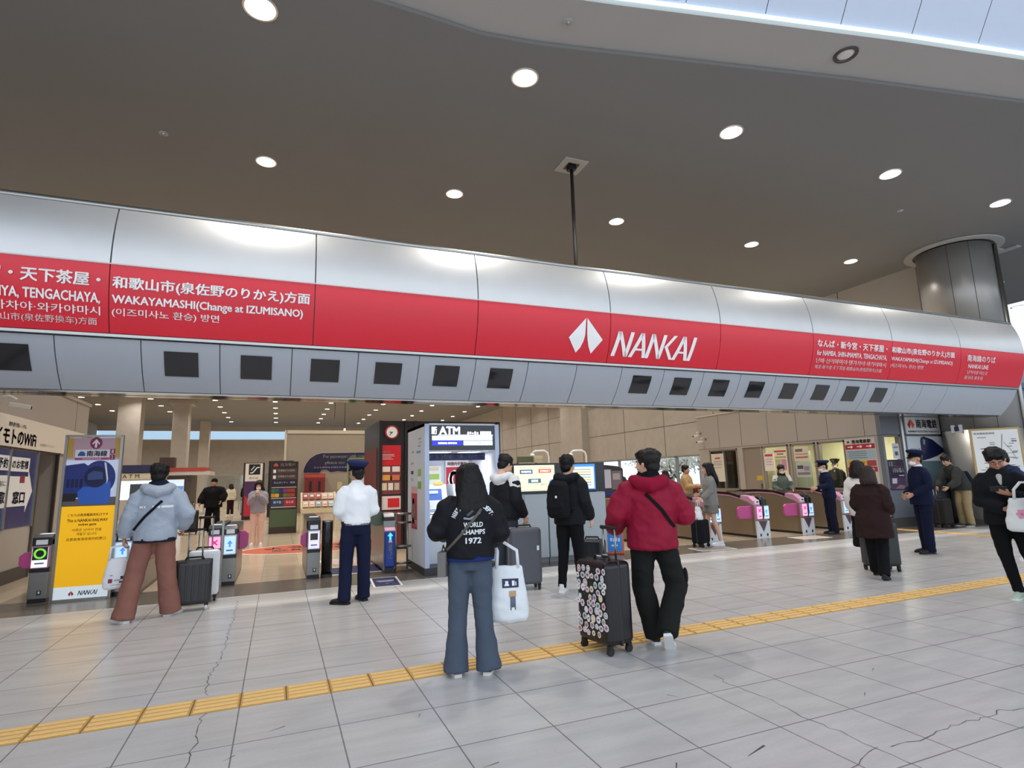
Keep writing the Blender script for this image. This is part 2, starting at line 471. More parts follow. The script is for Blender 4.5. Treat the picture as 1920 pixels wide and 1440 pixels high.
    if top.get('hood'):
        mb = MB(); c = NB + V((0, -.075, -.03))
        mb.tube([NB + V((-.115, .05, -.035)), NB + V((-.125, -.03, -.015)), NB + V((-.085, -.105, -.045)), NB + V((0, -.135, -.07)), NB + V((.085, -.105, -.045)), NB + V((.125, -.03, -.015)), NB + V((.115, .05, -.035))], [(.03, .045), (.045, .06), (.06, .075), (.07, .09), (.06, .075), (.045, .06), (.03, .045)], ref=(0, 0, 1), n=14)
        mb.ell(NB + V((0, -.10, -.10)), (.12, .055, .085), 14)
        link('hood', fuse(mb, vx(.012), 3, .006, 10, seed + 3), cloth(top['hood'] if isinstance(top['hood'], str) else top['c'], bump=top.get('bump', .25)), root)
    if top.get('hemband'):
        mb = MB(); c = spine(hem + .0)
        mb.tube([spine(hem - .02), spine(hem + .035)], [(.160 + b + hf, .113 + b + hf)] * 2, ref=(1, 0, 0), n=26)
        link('hem_band', fuse(mb, vx(.012), 2), cloth(top['hemband']), root)
    if top.get('scarf'):
        mb = MB()
        for dz, rr in ((-.012, .092), (.018, .086), (.042, .078)):
            q = [NB + V((math.cos(a) * rr, math.sin(a) * rr * .95 + .008, dz - .01 + .015 * math.sin(a * 2 + dz * 90))) for a in [2 * math.pi * k / 12 for k in range(13)]]
            mb.tube(q, .025, n=8)
        link('scarf', fuse(mb, vx(.011), 2, .005, 14, seed), cloth(top['scarf']), root)
    # shoes --------------------------------------------------------------------
    for n in 'RL':
        h, k, a, toe, pit = Ls[n]
        T = Matrix.Translation(a) @ Euler((R(pit), 0, R(toe)), 'ZYX').to_matrix().to_4x4() @ Matrix.Translation((0, 0, -.085))
        mb = MB()
        mb.tube([(0, -.062, .042), (0, -.03, .046), (0, .05, .045), (0, .11, .036), (0, .165, .030), (0, .188, .026)], [(.028, .03), (.037, .040), (.040, .040), (.047, .032), (.042, .024), (.022, .014)], ref=(1, 0, 0), n=14)
        mb.tube([(0, -.012, .04), (0, -.012, .105)], [(.038, .052), (.040, .050)], ref=(1, 0, 0), n=14)
        m_ = fuse(mb, vx(.009), 2); m_.transform(T); so = link('shoe', m_, mat('shoe', shoe[0], .55), root)
        mb = MB(); out = [(-.030, -.070), (.030, -.070), (.040, -.03), (.040, .06), (.050, .12), (.040, .18), (.015, .20), (-.015, .20), (-.040, .18), (-.050, .12), (-.040, .06), (-.040, -.03)]
        mb.prism([(x, y, 0) for x, y in out], (0, 0, .026)); m_ = mb.mesh('sole'); m_.transform(T)
        so2 = link('sole', m_, mat('sole', shoe[1], .6), so)
    # head gear and other worn things -------------------------------------------
    for e in extra:
        if e == 'mask':
            mb = MB(); mb.ell((0, .050, -.056), (.058, .056, .046), 16); m_ = fuse(mb, .007, 1, .002, 30); m_.transform(Hm); link('face_mask', m_, cloth('#f2f3f4', bump=.05), root)
        elif e[0] == 'cap':
            mb = MB(); mb.lathe([(.088, .038), (.090, .075), (.096, .090)], n=28, sx=.96, sy=1.10, m=1)
            Tc = Matrix.Translation((0, -.012, .088)) @ Euler((R(7), 0, 0)).to_matrix().to_4x4()
            mb.lathe([(.092, -.004), (.108, .010), (.126, .036), (.127, .050), (.110, .062), (.05, .068), (.0, .069)], n=32, sx=.97, sy=1.12, T=Tc)
            m_ = mb.mesh('cap', True); m_.transform(Matrix.Translation((0, -.008, 0))); m_.transform(Hm)
            cp = link('cap', m_, [cloth(e[1], bump=.1), cloth('#0d0f1c', bump=.1)], root)
            mb = MB(); a0 = [R(20 + 140 * i / 12) for i in range(13)]
            o_ = [(math.cos(a) * .088, math.sin(a) * .100 - .01, .047) for a in a0]; i_ = [(math.cos(a) * .094, math.sin(a) * .145 - .01, .047 - .028 * math.sin(a)) for a in reversed(a0)]
            mb.prism(o_ + i_, (0, 0, .005)); m_ = mb.mesh('visor', False); m_.transform(Hm); link('visor', m_, mat('visor', '#0c0c10', .25), cp)
            mb = MB(); mb.ell((0, .104, .092), (.014, .006, .018), 10); m_ = mb.mesh('badge', True); m_.transform(Hm); link('badge', m_, mat('badge_gold', '#b89a4c', .35, .8), cp)
        elif e[0] == 'beanie':
            mb = MB(); mb.ell((0, -.016, .050), (.090, .106, .083), 20); mb.tube([(0, -.016, .022), (0, -.016, .052)], [(.092, .108)] * 2, ref=(1, 0, 0), n=22)
            m_ = fuse(mb, vx(.009), 2, .002, 40); m_.transform(Hm); link('knit_cap', m_, cloth(e[1]), root)
        elif e == 'glasses':
            mb = MB()
            for sg in (-1, 1):
                q = [(sg * .031 + math.cos(a) * .021, .0945 - abs(sg * .031 + math.cos(a) * .021) * .12, .001 + math.sin(a) * .016) for a in [2 * math.pi * k / 14 for k in range(15)]]
                mb.tube(q, .0016, n=6); mb.tube([(sg * .053, .088, .006), (sg * .076, .03, .006), (sg * .080, -.012, .002)], .0016, n=6)
            mb.tube([(-.010, .094, .004), (.010, .094, .004)], .0015, n=6)
            m_ = mb.mesh('spectacles', True); m_.transform(Hm); link('spectacles', m_, mat('frame', '#1c1614', .3), root)
        elif e[0] == 'strap':       # shoulder strap across the body: list of (x, z, front/back sign)
            mb = MB()
            q = []
            for (x, z, sg) in e[2]:
                c = spine(z); q.append(c + sx * x + V((0, sg * ((.124 + b) * math.sqrt(max(.02, 1 - (x / (.225 + b)) ** 2)) + .014), 0)))
            mb.tube(q, [(e[3], .005)] * len(q), ref=(0, 0, 1) if False else None, n=8)
            link('shoulder_strap', mb.mesh('strap', True), cloth(e[1]), root)
        elif e[0] == 'collar':
            mb = MB(); mb.tube([spine(1.455), spine(1.505) + V((0, .004, 0))], [(.082, .080), (.066, .068)], ref=sx, n=18)
            link('shirt_collar', fuse(mb, vx(.009), 2), cloth(e[1]), root)
        elif e[0] == 'yoke':       # contrast shoulder panels
            for n in 'RL':
                sh, el, wr = A[n]; mb = MB()
                mb.tube([sh - (el - sh).normalized() * .035 + V((0, 0, .012)), sh.lerp(el, .28) + V((0, 0, .006)), sh.lerp(el, .5)], [(.066 + b * .45), (.070 + b * .5), (.064 + b * .55)], n=16)
                link('shoulder_panel', fuse(mb, vx(.012), 2), cloth(e[1]), root)
        elif e[0] == 'shirt':       # shirt front showing between open lapels
            mb = MB(); mb.tube([spine(1.26) + V((0, .094 + b, 0)), spine(1.32) + V((0, .090 + b, 0)), spine(1.39) + V((0, .074 + b * .6, 0)), spine(1.46) + V((0, .060, 0))], [(.006, .016), (.022, .018), (.034, .022), (.042, .02)], ref=sx, n=12)
            link('shirt_front', fuse(mb, vx(.01), 2), cloth(e[1]), root)
        elif e[0] == 'pocket':     # cargo pocket on the thigh
            n = e[2]; h, k, a, toe, pit = Ls[n]; sg = 1 if n == 'R' else -1
            c = h.lerp(k, .80) + V((sg * .105, 0, 0)); mb = MB(); mb.ell(c, (.022, .065, .08), 12)
            link('cargo_pocket', fuse(mb, .012, 1), cloth(e[1]), root)
    bpy.context.view_layer.update()
    W = root.matrix_world.copy()
    return {'root': root, 'W': {n: W @ A[n][2] for n in 'RL'}, 'E': {n: W @ A[n][1] for n in 'RL'}, 'S': {n: W @ A[n][0] for n in 'RL'}, 'M': W, 'b': b, 'spine': spine,
            'hand': {n: W @ (A[n][2] + V(hands.get(n, {}).get('dir', (A[n][2] - A[n][1]).normalized())).normalized() * .085) for n in 'RL'}}

# ------------------------------------------------------------------ the hall
ZC = 7.5
M_CEIL = mat('ceiling_paint', '#7e7d7c', .8, var=.05, vscale=.6)
M_SOFFIT = mat('soffit_paint', '#aeaca9', .8, var=.03, vscale=.8)
M_WALL = mat('wall_panel', '#aea69c', .75, var=.06, vscale=1.2)
M_WALL2 = mat('wall_stone', '#b0a9a0', .8, var=.14, vscale=2.2, bump=.1, bscale=20)
M_BLOCK = mat('booth_panel', '#aca49c', .6, var=.03, vscale=1.5)
M_GAP = paint('#55504b', .8)
M_BASE = paint('#4a4642', .6)

def floor_mat(name, c, tile, ox, oy, rough, line, var, streak=.13):
    m = bpy.data.materials.new(name); m.use_nodes = True; nt = m.node_tree; b = nt.nodes['Principled BSDF']
    N = nt.nodes.new; L = nt.links.new
    tc = N('ShaderNodeTexCoord'); mp = N('ShaderNodeMapping'); mp.inputs['Location'].default_value = (-ox, -oy, 0)
    L(tc.outputs['Object'], mp.inputs['Vector'])
    br = N('ShaderNodeTexBrick'); br.offset = 0; br.squash = 1
    br.inputs['Scale'].default_value = 1; br.inputs['Brick Width'].default_value = tile; br.inputs['Row Height'].default_value = tile
    br.inputs['Mortar Size'].default_value = line; br.inputs['Mortar Smooth'].default_value = .3; br.inputs['Bias'].default_value = 0
    cl = lin(c)
    br.inputs['Color1'].default_value = (*[x * (1 - var) for x in cl], 1); br.inputs['Color2'].default_value = (*[x * (1 + var) for x in cl], 1)
    br.inputs['Mortar'].default_value = (*[x * .36 for x in cl], 1)
    L(mp.outputs['Vector'], br.inputs['Vector'])
    mp2 = N('ShaderNodeMapping'); mp2.inputs['Scale'].default_value = (1.0, 5.0, 1); mp2.inputs['Rotation'].default_value = (0, 0, R(12)); L(tc.outputs['Object'], mp2.inputs['Vector'])
    nz = N('ShaderNodeTexNoise'); nz.inputs['Scale'].default_value = 1.6; nz.inputs['Detail'].default_value = 5; nz.inputs['Roughness'].default_value = .55; L(mp2.outputs['Vector'], nz.inputs['Vector'])
    rp = N('ShaderNodeMapRange'); rp.inputs['From Min'].default_value = .2; rp.inputs['From Max'].default_value = .8; rp.inputs['To Min'].default_value = 1 - streak; rp.inputs['To Max'].default_value = 1 + streak; L(nz.outputs['Fac'], rp.inputs['Value'])
    gr = N('ShaderNodeTexNoise'); gr.inputs['Scale'].default_value = 45; gr.inputs['Detail'].default_value = 2; L(tc.outputs['Object'], gr.inputs['Vector'])
    rg = N('ShaderNodeMapRange'); rg.inputs['To Min'].default_value = .955; rg.inputs['To Max'].default_value = 1.045; L(gr.outputs['Fac'], rg.inputs['Value'])
    mu = N('ShaderNodeMath'); mu.operation = 'MULTIPLY'; L(rp.outputs['Result'], mu.inputs[0]); L(rg.outputs['Result'], mu.inputs[1])
    mx = N('ShaderNodeVectorMath'); mx.operation = 'SCALE'; L(br.outputs['Color'], mx.inputs[0]); L(mu.outputs['Value'], mx.inputs['Scale'])
    L(mx.outputs['Vector'], b.inputs['Base Color'])
    b.inputs['Roughness'].default_value = rough
    b.inputs['Specular IOR Level'].default_value = .45
    return m
M_FLOOR = floor_mat('hall_tiles', '#c2c0bd', .6, .41, 2.18, .27, .005, .02)
M_FLOOR_IN = floor_mat('gate_tiles', '#c6b49c', .6, .41, 2.18, .16, .003, .03)
M_BAND = floor_mat('dark_band', '#6f665d', .9, .41, 2.18, .22, .002, .05)

f = MB(); f.box(-16, 40, -14, 8.95, -.2, 0); struct('floor', f, M_FLOOR)
f = MB(); f.box(-16, 40, 8.95, 10.02, -.2, 0); struct('floor_band', f, M_BAND)
f = MB(); f.box(-16, 40, 10.02, 66, -.2, 0); struct('floor_inner', f, M_FLOOR_IN)

# lower ceiling with its curved edge over the hall, soffit ring and vault
edge = [(-16, 5.4), (-8, 6.6), (-3.4, 6.95), (-1, 6.75), (.0, 6.55), (.88, 6.38), (1.6, 6.40), (2.33, 6.44), (3.1, 6.34), (3.85, 6.19), (5.46, 5.84), (8.1, 5.28), (11.4, 4.65), (18, 3.3), (25.5, 1.75)]
edge[:5] = [(-16, 3.0), (-8, 5.0), (-3.4, 5.9), (-1, 6.2), (.0, 6.3)]
c = MB(); c.prism([(x, y, ZC) for x, y in edge] + [(25.5, 14.5, ZC), (17.95, 14.5, ZC), (17.95, 66, ZC), (-16, 66, ZC)], (0, 0, .055))
struct('ceiling', c, M_CEIL)
c = MB()
inn = [(x, y - (.78 if x > 2.5 else 1.15)) for x, y in edge]
pts = [(x, y + .3, ZC + .06) for x, y in edge] + [(x, y, ZC + .06) for x, y in reversed(inn)]
c.prism(pts, (0, 0, .08)); struct('ceiling_soffit', c, M_SOFFIT)
# vault above the hall, panel by panel with dark joints, rising towards the far side of the hall
M_VAULT = mat('vault_panel', '#bcc3d2', .6, var=.03)
VQ = [(0, 0), (.45, .9), (.95, 1.8), (1.8, 3.1), (3.2, 4.4), (5.2, 5.3), (8.2, 5.9), (13, 6.2)]
def yb(x):
    for (a, ya), (b_, yb_) in zip(inn, inn[1:]):
        if a <= x <= b_: return ya + (yb_ - ya) * (x - a) / (b_ - a)
    return inn[-1][1]
def vault(x0, x1, lift, m_, nm):
    m = MB(); vs = [(x, yb(x) - .02 - dy, ZC + .155 + dz + lift) for (dy, dz) in VQ for x in (x0, x1)]
    m.add(vs, [(2 * k, 2 * k + 1, 2 * k + 3, 2 * k + 2) for k in range(len(VQ) - 1)]); return struct(nm, m, m_)
for i in range(32):
    x0 = -9.0 + i * 1.15; vault(x0, x0 + 1.14, 0, M_VAULT, 'ceiling_vault')
for i in range(8): vault(-9 + i * 4.6, -9 + (i + 1) * 4.6, .05, M_GAP, 'ceiling_vault_backing')
m = MB(); m.prism([(x, y - .01, ZC + .125) for x, y in inn[6:]] + [(x, y - .06, ZC + .125) for x, y in reversed(inn[6:])], (0, 0, .02))
cove = obj('cove_light', m, glow('#cfeef6', 1.6)); tag(cove, 'thin bluish white light line along the edge of the upper ceiling', 'light')

# walls of the inner concourse
XR = 17.6
def wall_box(name, *a, m=M_WALL): b = MB(); b.box(*a); return struct(name, b, m)
wall_box('wall_right', XR, XR + .3, 10.4, 19.6, 0, ZC)
b = MB(); b.box(XR, XR + .3, 19.6, 47, 2.32, ZC); b.box(XR, XR + .3, 47, 64, 0, ZC); b.box(XR, XR + .3, 30.0, 47, 0, 2.32); b.box(XR, XR + .3, 19.6, 30, 0, .35); struct('wall_window', b, M_WALL2)
b = MB(); b.box(XR - .5, XR, 30.4, 33.2, 0, ZC); struct('trim_pilaster', b, M_WALL2)
b = MB(); b.box(XR - .012, XR, 10.5, 47, 3.80, 3.815); b.box(XR - .012, XR, 10.5, 47, 5.5, 5.515)
for y in (13, 16, 19.5, 23, 26.5, 36, 39, 42, 45): b.box(XR - .012, XR, y, y + .02, 2.34, ZC)
struct('trim_joints', b, M_GAP)
wall_box('wall_back', -16, 18, 64, 64.3, 0, 6.1, m=M_WALL2)
wall_box('wall_far_left', -16.3, -16, 5, 64, 0, ZC)
b = MB(); b.box(-16, 18, 64, 64.3, 6.95, ZC); struct('wall_back_upper', b, M_WALL)
b = MB(); b.box(-16, 18, 64.1, 64.16, 6.1, 6.95); o = obj('window_back', b, glow('#a9cbe8', .8)); o['kind'] = 'structure'
for yy in (64.0,):
    b = MB(); b.box(-16, 18, yy - .05, yy + .1, 6.06, 6.12); struct('trim_sill', b, M_WHITE)
# low partition walls in the concourse
b = MB(); b.box(.33, 6.2, 32, 32.3, 0, 4.12); struct('wall_partition', b, mat('partition', '#a79c8c', .75, var=.05))
b = MB(); b.box(.30, 6.2, 31.95, 32.35, 4.12, 4.30); b.box(.22, .33, 31.95, 32.35, 0, 4.30); struct('trim_partition', b, paint('#d6cbb8'))

# square columns
def column(x, y, wx, wy, label, cap=False):
    t = thing('concourse_column', label, 'column', (x, y, 0))
    b = MB(); b.box(-wx / 2, wx / 2, -wy / 2, wy / 2, 0, ZC); obj('shaft', b, M_WALL2, t, bevel=.03)
    if cap:
        b = MB(); b.box(-wx / 2 - .25, wx / 2 + .25, -wy / 2 - .25, wy / 2 + .25, ZC - .28, ZC - .01); obj('capital', b, M_WALL, t)
    return t
column(-8.9, 42.6, 1.26, 1.2, 'widest square concrete column rising behind the yellow sign board')
column(-6.47, 45.6, .98, 1.2, 'square concrete column with a flared capital behind the man in pale blue fleece', True)
column(-6.5, 59.6, .80, 1.2, 'farthest square concrete column behind the red topped booth')

# downlights -----------------------------------------------------------------------
M_LENS = glow('#fff4e0', 13.0); M_LENS2 = glow('#fff1da', 11.0); M_RING = mat('ring', '#d9d4cc', .3, .6)
def downlight(x, y, r, label, power, group=None, ring=True, spread=125):
    t = thing('ceiling_downlight', label, 'light', (x, y, ZC), group=group)
    b = MB(); b.lathe([(r * 1.16, .0), (r * 1.14, -.014), (r * 1.0, -.014), (r * .98, .0)], n=28, solid=False); obj('trim_ring', b, M_RING, t)
    b = MB(); b.lathe([(r * .1, -.020), (r * .6, -.018), (r * .98, -.013), (r * .98, -.008), (.01, -.008)], n=28); ln = obj('lens', b, M_LENS, t, smooth=True)
    if power:
        l = bpy.data.lights.new('lamp', 'AREA'); l.shape = 'DISK'; l.size = r * 1.6; l.energy = power * .75; l.color = (1, .94, .86); l.spread = R(spread); l.specular_factor = .25
        lo = bpy.data.objects.new('lamp', l); COL.objects.link(lo); lo.parent = t; lo.location = (0, 0, -.03)
    return t
ordn = ['leftmost', 'second from the left', 'third from the left', 'fourth from the left', 'rightmost']
XA = [-.44, 3.24, 7.27, 11.5, 15.3]
for i, x in enumerate(XA):
    downlight(x, 7.0, .185, ('leftmost', 'second', 'third', 'fourth', 'fifth')[i] + ' bright round downlight from the left in the row nearest the pale soffit', 70)
for i, x in enumerate(XA):
    downlight(x, 10.76, .165, ('leftmost', 'second', 'third', 'fourth', 'fifth')[i] + ' round downlight from the left in the row just above the silver sign beam', 110)
proto = downlight(-.44, 14.5, .16, 'small round downlight in the long rows glowing in the ceiling behind the sign beam', 70, 'downlights of the inner concourse')
XI = [-12.2, -8.3, -4.37, -.44, 3.49, 7.42, 11.35, 15.3]
for k in range(1, 14):
    y = 10.76 + 3.765 * k
    for x in XI:
        if x > 12 and y > 40 and y < 0: continue
        if abs(x + .44) < .01 and k == 1: proto.location = (x, y, ZC); continue
        dup(proto, (x, y, ZC))
t = thing('unlit_downlight', 'unlit glass downlight set in the pale soffit above the sign', 'light', (7.55, 4.97, ZC + .06))
b = MB(); b.lathe([(.17, .0), (.165, -.02), (.125, -.02), (.115, .0)], n=24, solid=False); obj('trim_ring', b, M_DARKSTEEL, t); b = MB(); b.lathe([(.0, -.03), (.08, -.022), (.115, -.004), (.0, -.002)], n=20); obj('lens', b, mat('lens', '#d5d3d0', .1), t)
for i, (x, y, z, lb) in enumerate(((3.4, 5.88, ZC + .06, 'tiny round sprinkler head in the pale soffit left of the unlit downlight'), (-2.05, 10.4, ZC, 'small pale ceiling sensor above the left end of the sign beam'), (13.4, 8.05, ZC, 'small pale ceiling sensor between two bright downlights near the round pillar'))):
    t = thing('ceiling_sensor', lb, 'sensor', (x, y, z)); b = MB(); b.lathe([(.07, -.015), (.07, .0), (.0, .0)], n=18); obj('base', b, M_SOFFIT, t); b = MB(); b.ell((0, 0, -.02), (.035, .035, .025), 12); obj('sensor_eye', b, M_STEEL, t)
for i, (x, y, lb) in enumerate(((22.0, 10.6, 'dim oval downlight in the bluish ceiling right of the round pillar'), (26.2, 12.0, 'farther dim downlight in the bluish ceiling right of the round pillar'))):
    t = thing('dim_downlight', lb, 'light', (x, y, ZC)); b = MB(); b.lathe([(.26, -.02), (.26, 0), (.0, 0)], n=24); obj('trim_ring', b, M_RING, t); b = MB(); b.lathe([(.0, -.03), (.2, -.024), (.2, -.015), (0, -.015)], n=20); obj('lens', b, glow('#e8f2ff', 1.2), t)

# ------------------------------------------------------------------ the curved sign beam
KB = 1.15
X0B, X1B = -8.915, 16.62
def quad(z, p):
    (z0, y0), (z1, y1), (z2, y2) = p
    return y0 * (z - z1) * (z - z2) / ((z0 - z1) * (z0 - z2)) + y1 * (z - z0) * (z - z2) / ((z1 - z0) * (z1 - z2)) + y2 * (z - z0) * (z - z1) / ((z2 - z0) * (z2 - z1))
UP = ((4.904, 7.82), (4.131, 7.668), (3.328, 7.889)); LO = ((3.294, 7.944), (2.990, 8.114), (2.705, 8.372))
def yu(z): return quad(z, UP)
def yl(z): return quad(z, LO)
beam = thing('sign_beam', 'long curved silver and red railway sign beam spanning the hall over the ticket gates', 'sign', (4, 8.4, 0))
BI = Matrix.Translation((-4, -8.4, 0))
def bobj(name, mb, m, smooth=False, parent=None):
    me = mb.mesh(name, smooth); me.transform(BI); return link(name, me, m, parent or beam)
def sheet(x0, x1, z0, z1, yf, t=.05, n=14):
    mb = MB(); vs = []
    for i in range(n + 1):
        z = z0 + (z1 - z0) * i / n; y = yf(z)
        vs += [(x0, y, z), (x1, y, z)]
    bk = [(x, y + t, z) for x, y, z in vs]
    mb.add(vs, [(2 * i, 2 * i + 1, 2 * i + 3, 2 * i + 2) for i in range(n)])
    mb.add(bk, [(2 * i + 1, 2 * i, 2 * i + 2, 2 * i + 3) for i in range(n)])
    for s in (0, 1):
        for i in range(n): mb.add([vs[2 * i + s], vs[2 * i + 2 + s], bk[2 * i + 2 + s], bk[2 * i + s]], [(0, 1, 2, 3)])
    for i in (0, n): mb.add([vs[2 * i], vs[2 * i + 1], bk[2 * i + 1], bk[2 * i]], [(0, 1, 2, 3)])
    return mb
M_SILVER = mat('silver_panel', '#c4c4c3', .37, .6, var=.05, vscale=3, bump=.02, bscale=90)
M_REDP = mat('red_panel', '#d82535', .42, var=.04, vscale=30)
M_LOWP = mat('grey_panel', '#adb2ba', .45, .1, var=.03, vscale=4)
seams = [.359 + 2.3 * k for k in range(-4, 8)] + [X1B]
seams = [s for s in seams if s < X1B - .2] + [X1B]
for a, b_ in zip(seams, seams[1:]):
    bobj('silver_panel', sheet(a + .008, b_ - .008, 4.145, 4.895, yu), M_SILVER, True)
    bobj('red_panel', sheet(a + .006, b_ - .006, 3.340, 4.127, yu), M_REDP, True)
m = MB(); m.tube([(X0B, 7.85, 4.927), (X1B, 7.85, 4.927)], .042, n=12); bobj('top_rail', m, M_STEEL, True)
for z, tname in ((4.136, 'trim_strip'),):
    m = MB(); m.box(X0B, X1B, yu(z) - .006, yu(z) + .03, z - .008, z + .008); bobj(tname, m, paint('#c9b3b2'))
m = MB(); m.box(X0B, X1B, 7.889, 7.97, 3.299, 3.333); bobj('trim_strip', m, M_STEEL)
lseam = [KB * (-2.17 + .754 * i) for i in range(-6, 20)] ; lseam = [s for s in lseam if s < X1B - .3] + [X1B]
for a, b_ in zip(lseam, lseam[1:]):
    bobj('lower_panel', sheet(a + .006, b_ - .006, 2.714, 3.289, yl), M_LOWP, True)
for i in [-1] + list(range(1, 7)) + list(range(9, 17)):
    xc = KB * (-2.17 + .754 * (i + .5)); s = sheet(xc - .189, xc + .189, 2.894, 3.174, lambda z: yl(z) - .012, .02, 6)
    bobj('display_screen', s, mat('dark_screen', '#26272a', .12, coat=.3), True)
# closed body behind the panels, end cap and mirrored soffit strip
prof = [(yu(4.895 - 1.555 * i / 12) + .03, 4.895 - 1.555 * i / 12) for i in range(13)] + [(yl(3.289 - .584 * i / 8) + .03, 3.289 - .584 * i / 8) for i in range(9)] + [(9.0, 2.72), (9.15, 2.95), (9.15, 4.7), (9.0, 4.895)]
m = MB(); m.prism([(X0B, y, z) for y, z in prof], (X1B - X0B + .012, 0, 0)); bobj('carcass', m, paint('#6d6a66'))
m = MB(); m.box(X0B, X1B, 8.40, 8.56, 2.69, 2.715); m.box(X0B, X1B, 8.60, 8.76, 2.69, 2.715); bobj('soffit_strip', m, mat('mirror_strip', '#8b8782', .12, 1.0))
prof2 = [(y - .03 if i < 22 else y, z) for i, (y, z) in enumerate(prof)]
m = MB(); m.prism([(X1B - .02, y, z) for y, z in prof2], (.035, 0, 0)); bobj('end_cap', m, M_SILVER)
# lettering follows the curve of the red band
M_LET = paint('#f4f2f0', .5)
def on_beam(cx, cz):
    def fn(a, b): z = cz + b; return V((cx + a - 4, yu(z) - .012 - 8.4, z))
    return fn
def btext(s, x0, x1, z0, z1, bold=.012, shear=0, m=M_LET, res=2, spacing=1.0):
    K = KB
    x0, x1, z0, z1 = x0 * K, x1 * K, 1.5 + (z0 - 1.5) * K, 1.5 + (z1 - 1.5) * K
    return text('lettering', s, None, None, x1 - x0, z1 - z0, m, beam, bold, res, shear, on_beam((x0 + x1) / 2, (z0 + z1) / 2), spacing=spacing)
btext('なんば・新今宮・天下茶屋・', -3.55, -1.76, 3.54, 3.68, .038)
btext('for NAMBA, SHIN-IMAMIYA, TENGACHAYA,', -3.55, -1.76, 3.365, 3.48, .040)
btext('난바·신이마미야·텐가차야·와카야마시', -3.55, -1.76, 3.26, 3.345, .014)
btext('难波·新今宫·天下茶屋·和歌山市(泉佐野换车)方面', -3.55, -1.79, 3.155, 3.235, .004)
btext('和歌山市(泉佐野のりかえ)方面', -1.66, .26, 3.52, 3.665, .038)
btext('WAKAYAMASHI(Change at IZUMISANO)', -1.66, .19, 3.365, 3.475, .040)
btext('(이즈미사노 환승) 방면', -1.66, -.67, 3.255, 3.345, .014)
btext('なんば・新今宮・天下茶屋・', 8.40, 10.16, 3.56, 3.69, .034)
btext('for NAMBA, SHIN-IMAMIYA, TENGACHAYA,', 8.40, 10.16, 3.41, 3.51, .02)
btext('난바·신이마미야·텐가차야·와카야마시', 8.40, 10.16, 3.30, 3.38, .004)
btext('难波·新今宫·天下茶屋·和歌山市(泉佐野换车)方面', 8.40, 10.08, 3.195, 3.27, .003)
btext('和歌山市(泉佐野のりかえ)方面', 10.28, 12.10, 3.55, 3.68, .034)
btext('WAKAYAMASHI(Change at IZUMISANO)', 10.28, 12.05, 3.41, 3.50, .018)
btext('(이즈미사노 환승) 방면', 10.28, 11.2, 3.30, 3.38, .004)
btext('南海線のりば', 12.5, 13.42, 3.53, 3.66, .02)
btext('NANKAI LINE', 12.55, 13.2, 3.40, 3.48, .018)
btext('난카이센 타는곳', 12.55, 13.2, 3.29, 3.36, .004)
btext('南海线 乘车处', 12.5, 13.1, 3.19, 3.26, .004)
# emblem and italic wordmark
EMB = [[(-.006, .25), (-.285, -.055), (-.14, -.265), (-.075, -.19), (-.03, -.09), (-.012, .0)], [(.014, .25), (.30, -.055), (.12, -.265), (.065, -.17), (.035, -.07), (.020, .02)]]
WORD = [  # strokes of the italic capitals N A N K A I
    [((0, 0), (.16, 1)), ((.16, 1), (.36, 0)), ((.36, 0), (.52, 1))],
    [((.50, 0), (.82, 1)), ((.82, 1), (.90, 0)), ((.62, .28), (.88, .28))],
    [((.98, 0), (1.14, 1)), ((1.14, 1), (1.34, 0)), ((1.34, 0), (1.50, 1))],
    [((1.82, 1), (1.54, .50)), ((1.54, .50), (1.72, 0))],
    [((1.80, 0), (2.10, 1)), ((2.10, 1), (2.18, 0)), ((1.90, .28), (2.16, .28))],
    [((2.28, 0), (2.44, 1))]]
def word_mesh(wd=.105):
    mb = MB()
    for L_ in WORD:
        for (a, b_) in L_:
            a = V((*a, 0)); b_ = V((*b_, 0)); d = (b_ - a)
            n_ = 6; hw = V((wd, 0, 0)) if abs(d.y) > .2 else V((0, wd * .75, 0))
            for i in range(n_):
                p = a.lerp(b_, i / n_); q = a.lerp(b_, (i + 1) / n_)
                mb.add([p, p + hw, q + hw, q], [(0, 1, 2, 3)])
    return mb
def emblem_fn(fn, s): 
    out = []
    for half in EMB:
        mb = MB(); n = len(half)
        mb.add([fn(a * s, b_ * s) for a, b_ in half], [list(range(n))]); out.append(mb)
    return out
for mb in emblem_fn(on_beam(3.93 * KB - .02, 1.5 + 1.95 * KB), 1.16 * KB / 1.25): obj('emblem', mb, M_LET, beam)
def word_on(fn, w_, h_, m, parent):
    mb = word_mesh(); mb.v = [fn((p.x - 1.27) / 2.54 * w_, (p.y - .5) * h_) for p in mb.v]
    return obj('lettering', mb, m, parent)
word_on(on_beam(5.10 * KB, 1.5 + 1.865 * KB), 1.50 * KB, .345 * KB, M_LET, beam)
# stay rod
t = thing('stay_rod', 'thin grey steel rod hanging from a square ceiling plate down to the sign beam', 'rod', (5.08, 8.95, 4.895))
m = MB(); m.tube([(0, 0, 0), (0, 0, ZC - 4.895)], .035, n=12); obj('rod', m, M_DARKSTEEL, t, smooth=True)
m = MB(); m.box(-.25, .25, -.25, .25, ZC - 4.895 - .02, ZC - 4.895); obj('ceiling_plate', m, M_SOFFIT, t)
m = MB(); m.box(-.12, .12, -.12, .12, ZC - 4.895 - .028, ZC - 4.895 - .018); m.box(-.07, .07, -.07, .07, ZC - 5.0, ZC - 4.895 - .02); obj('socket', m, M_BLACK, t)

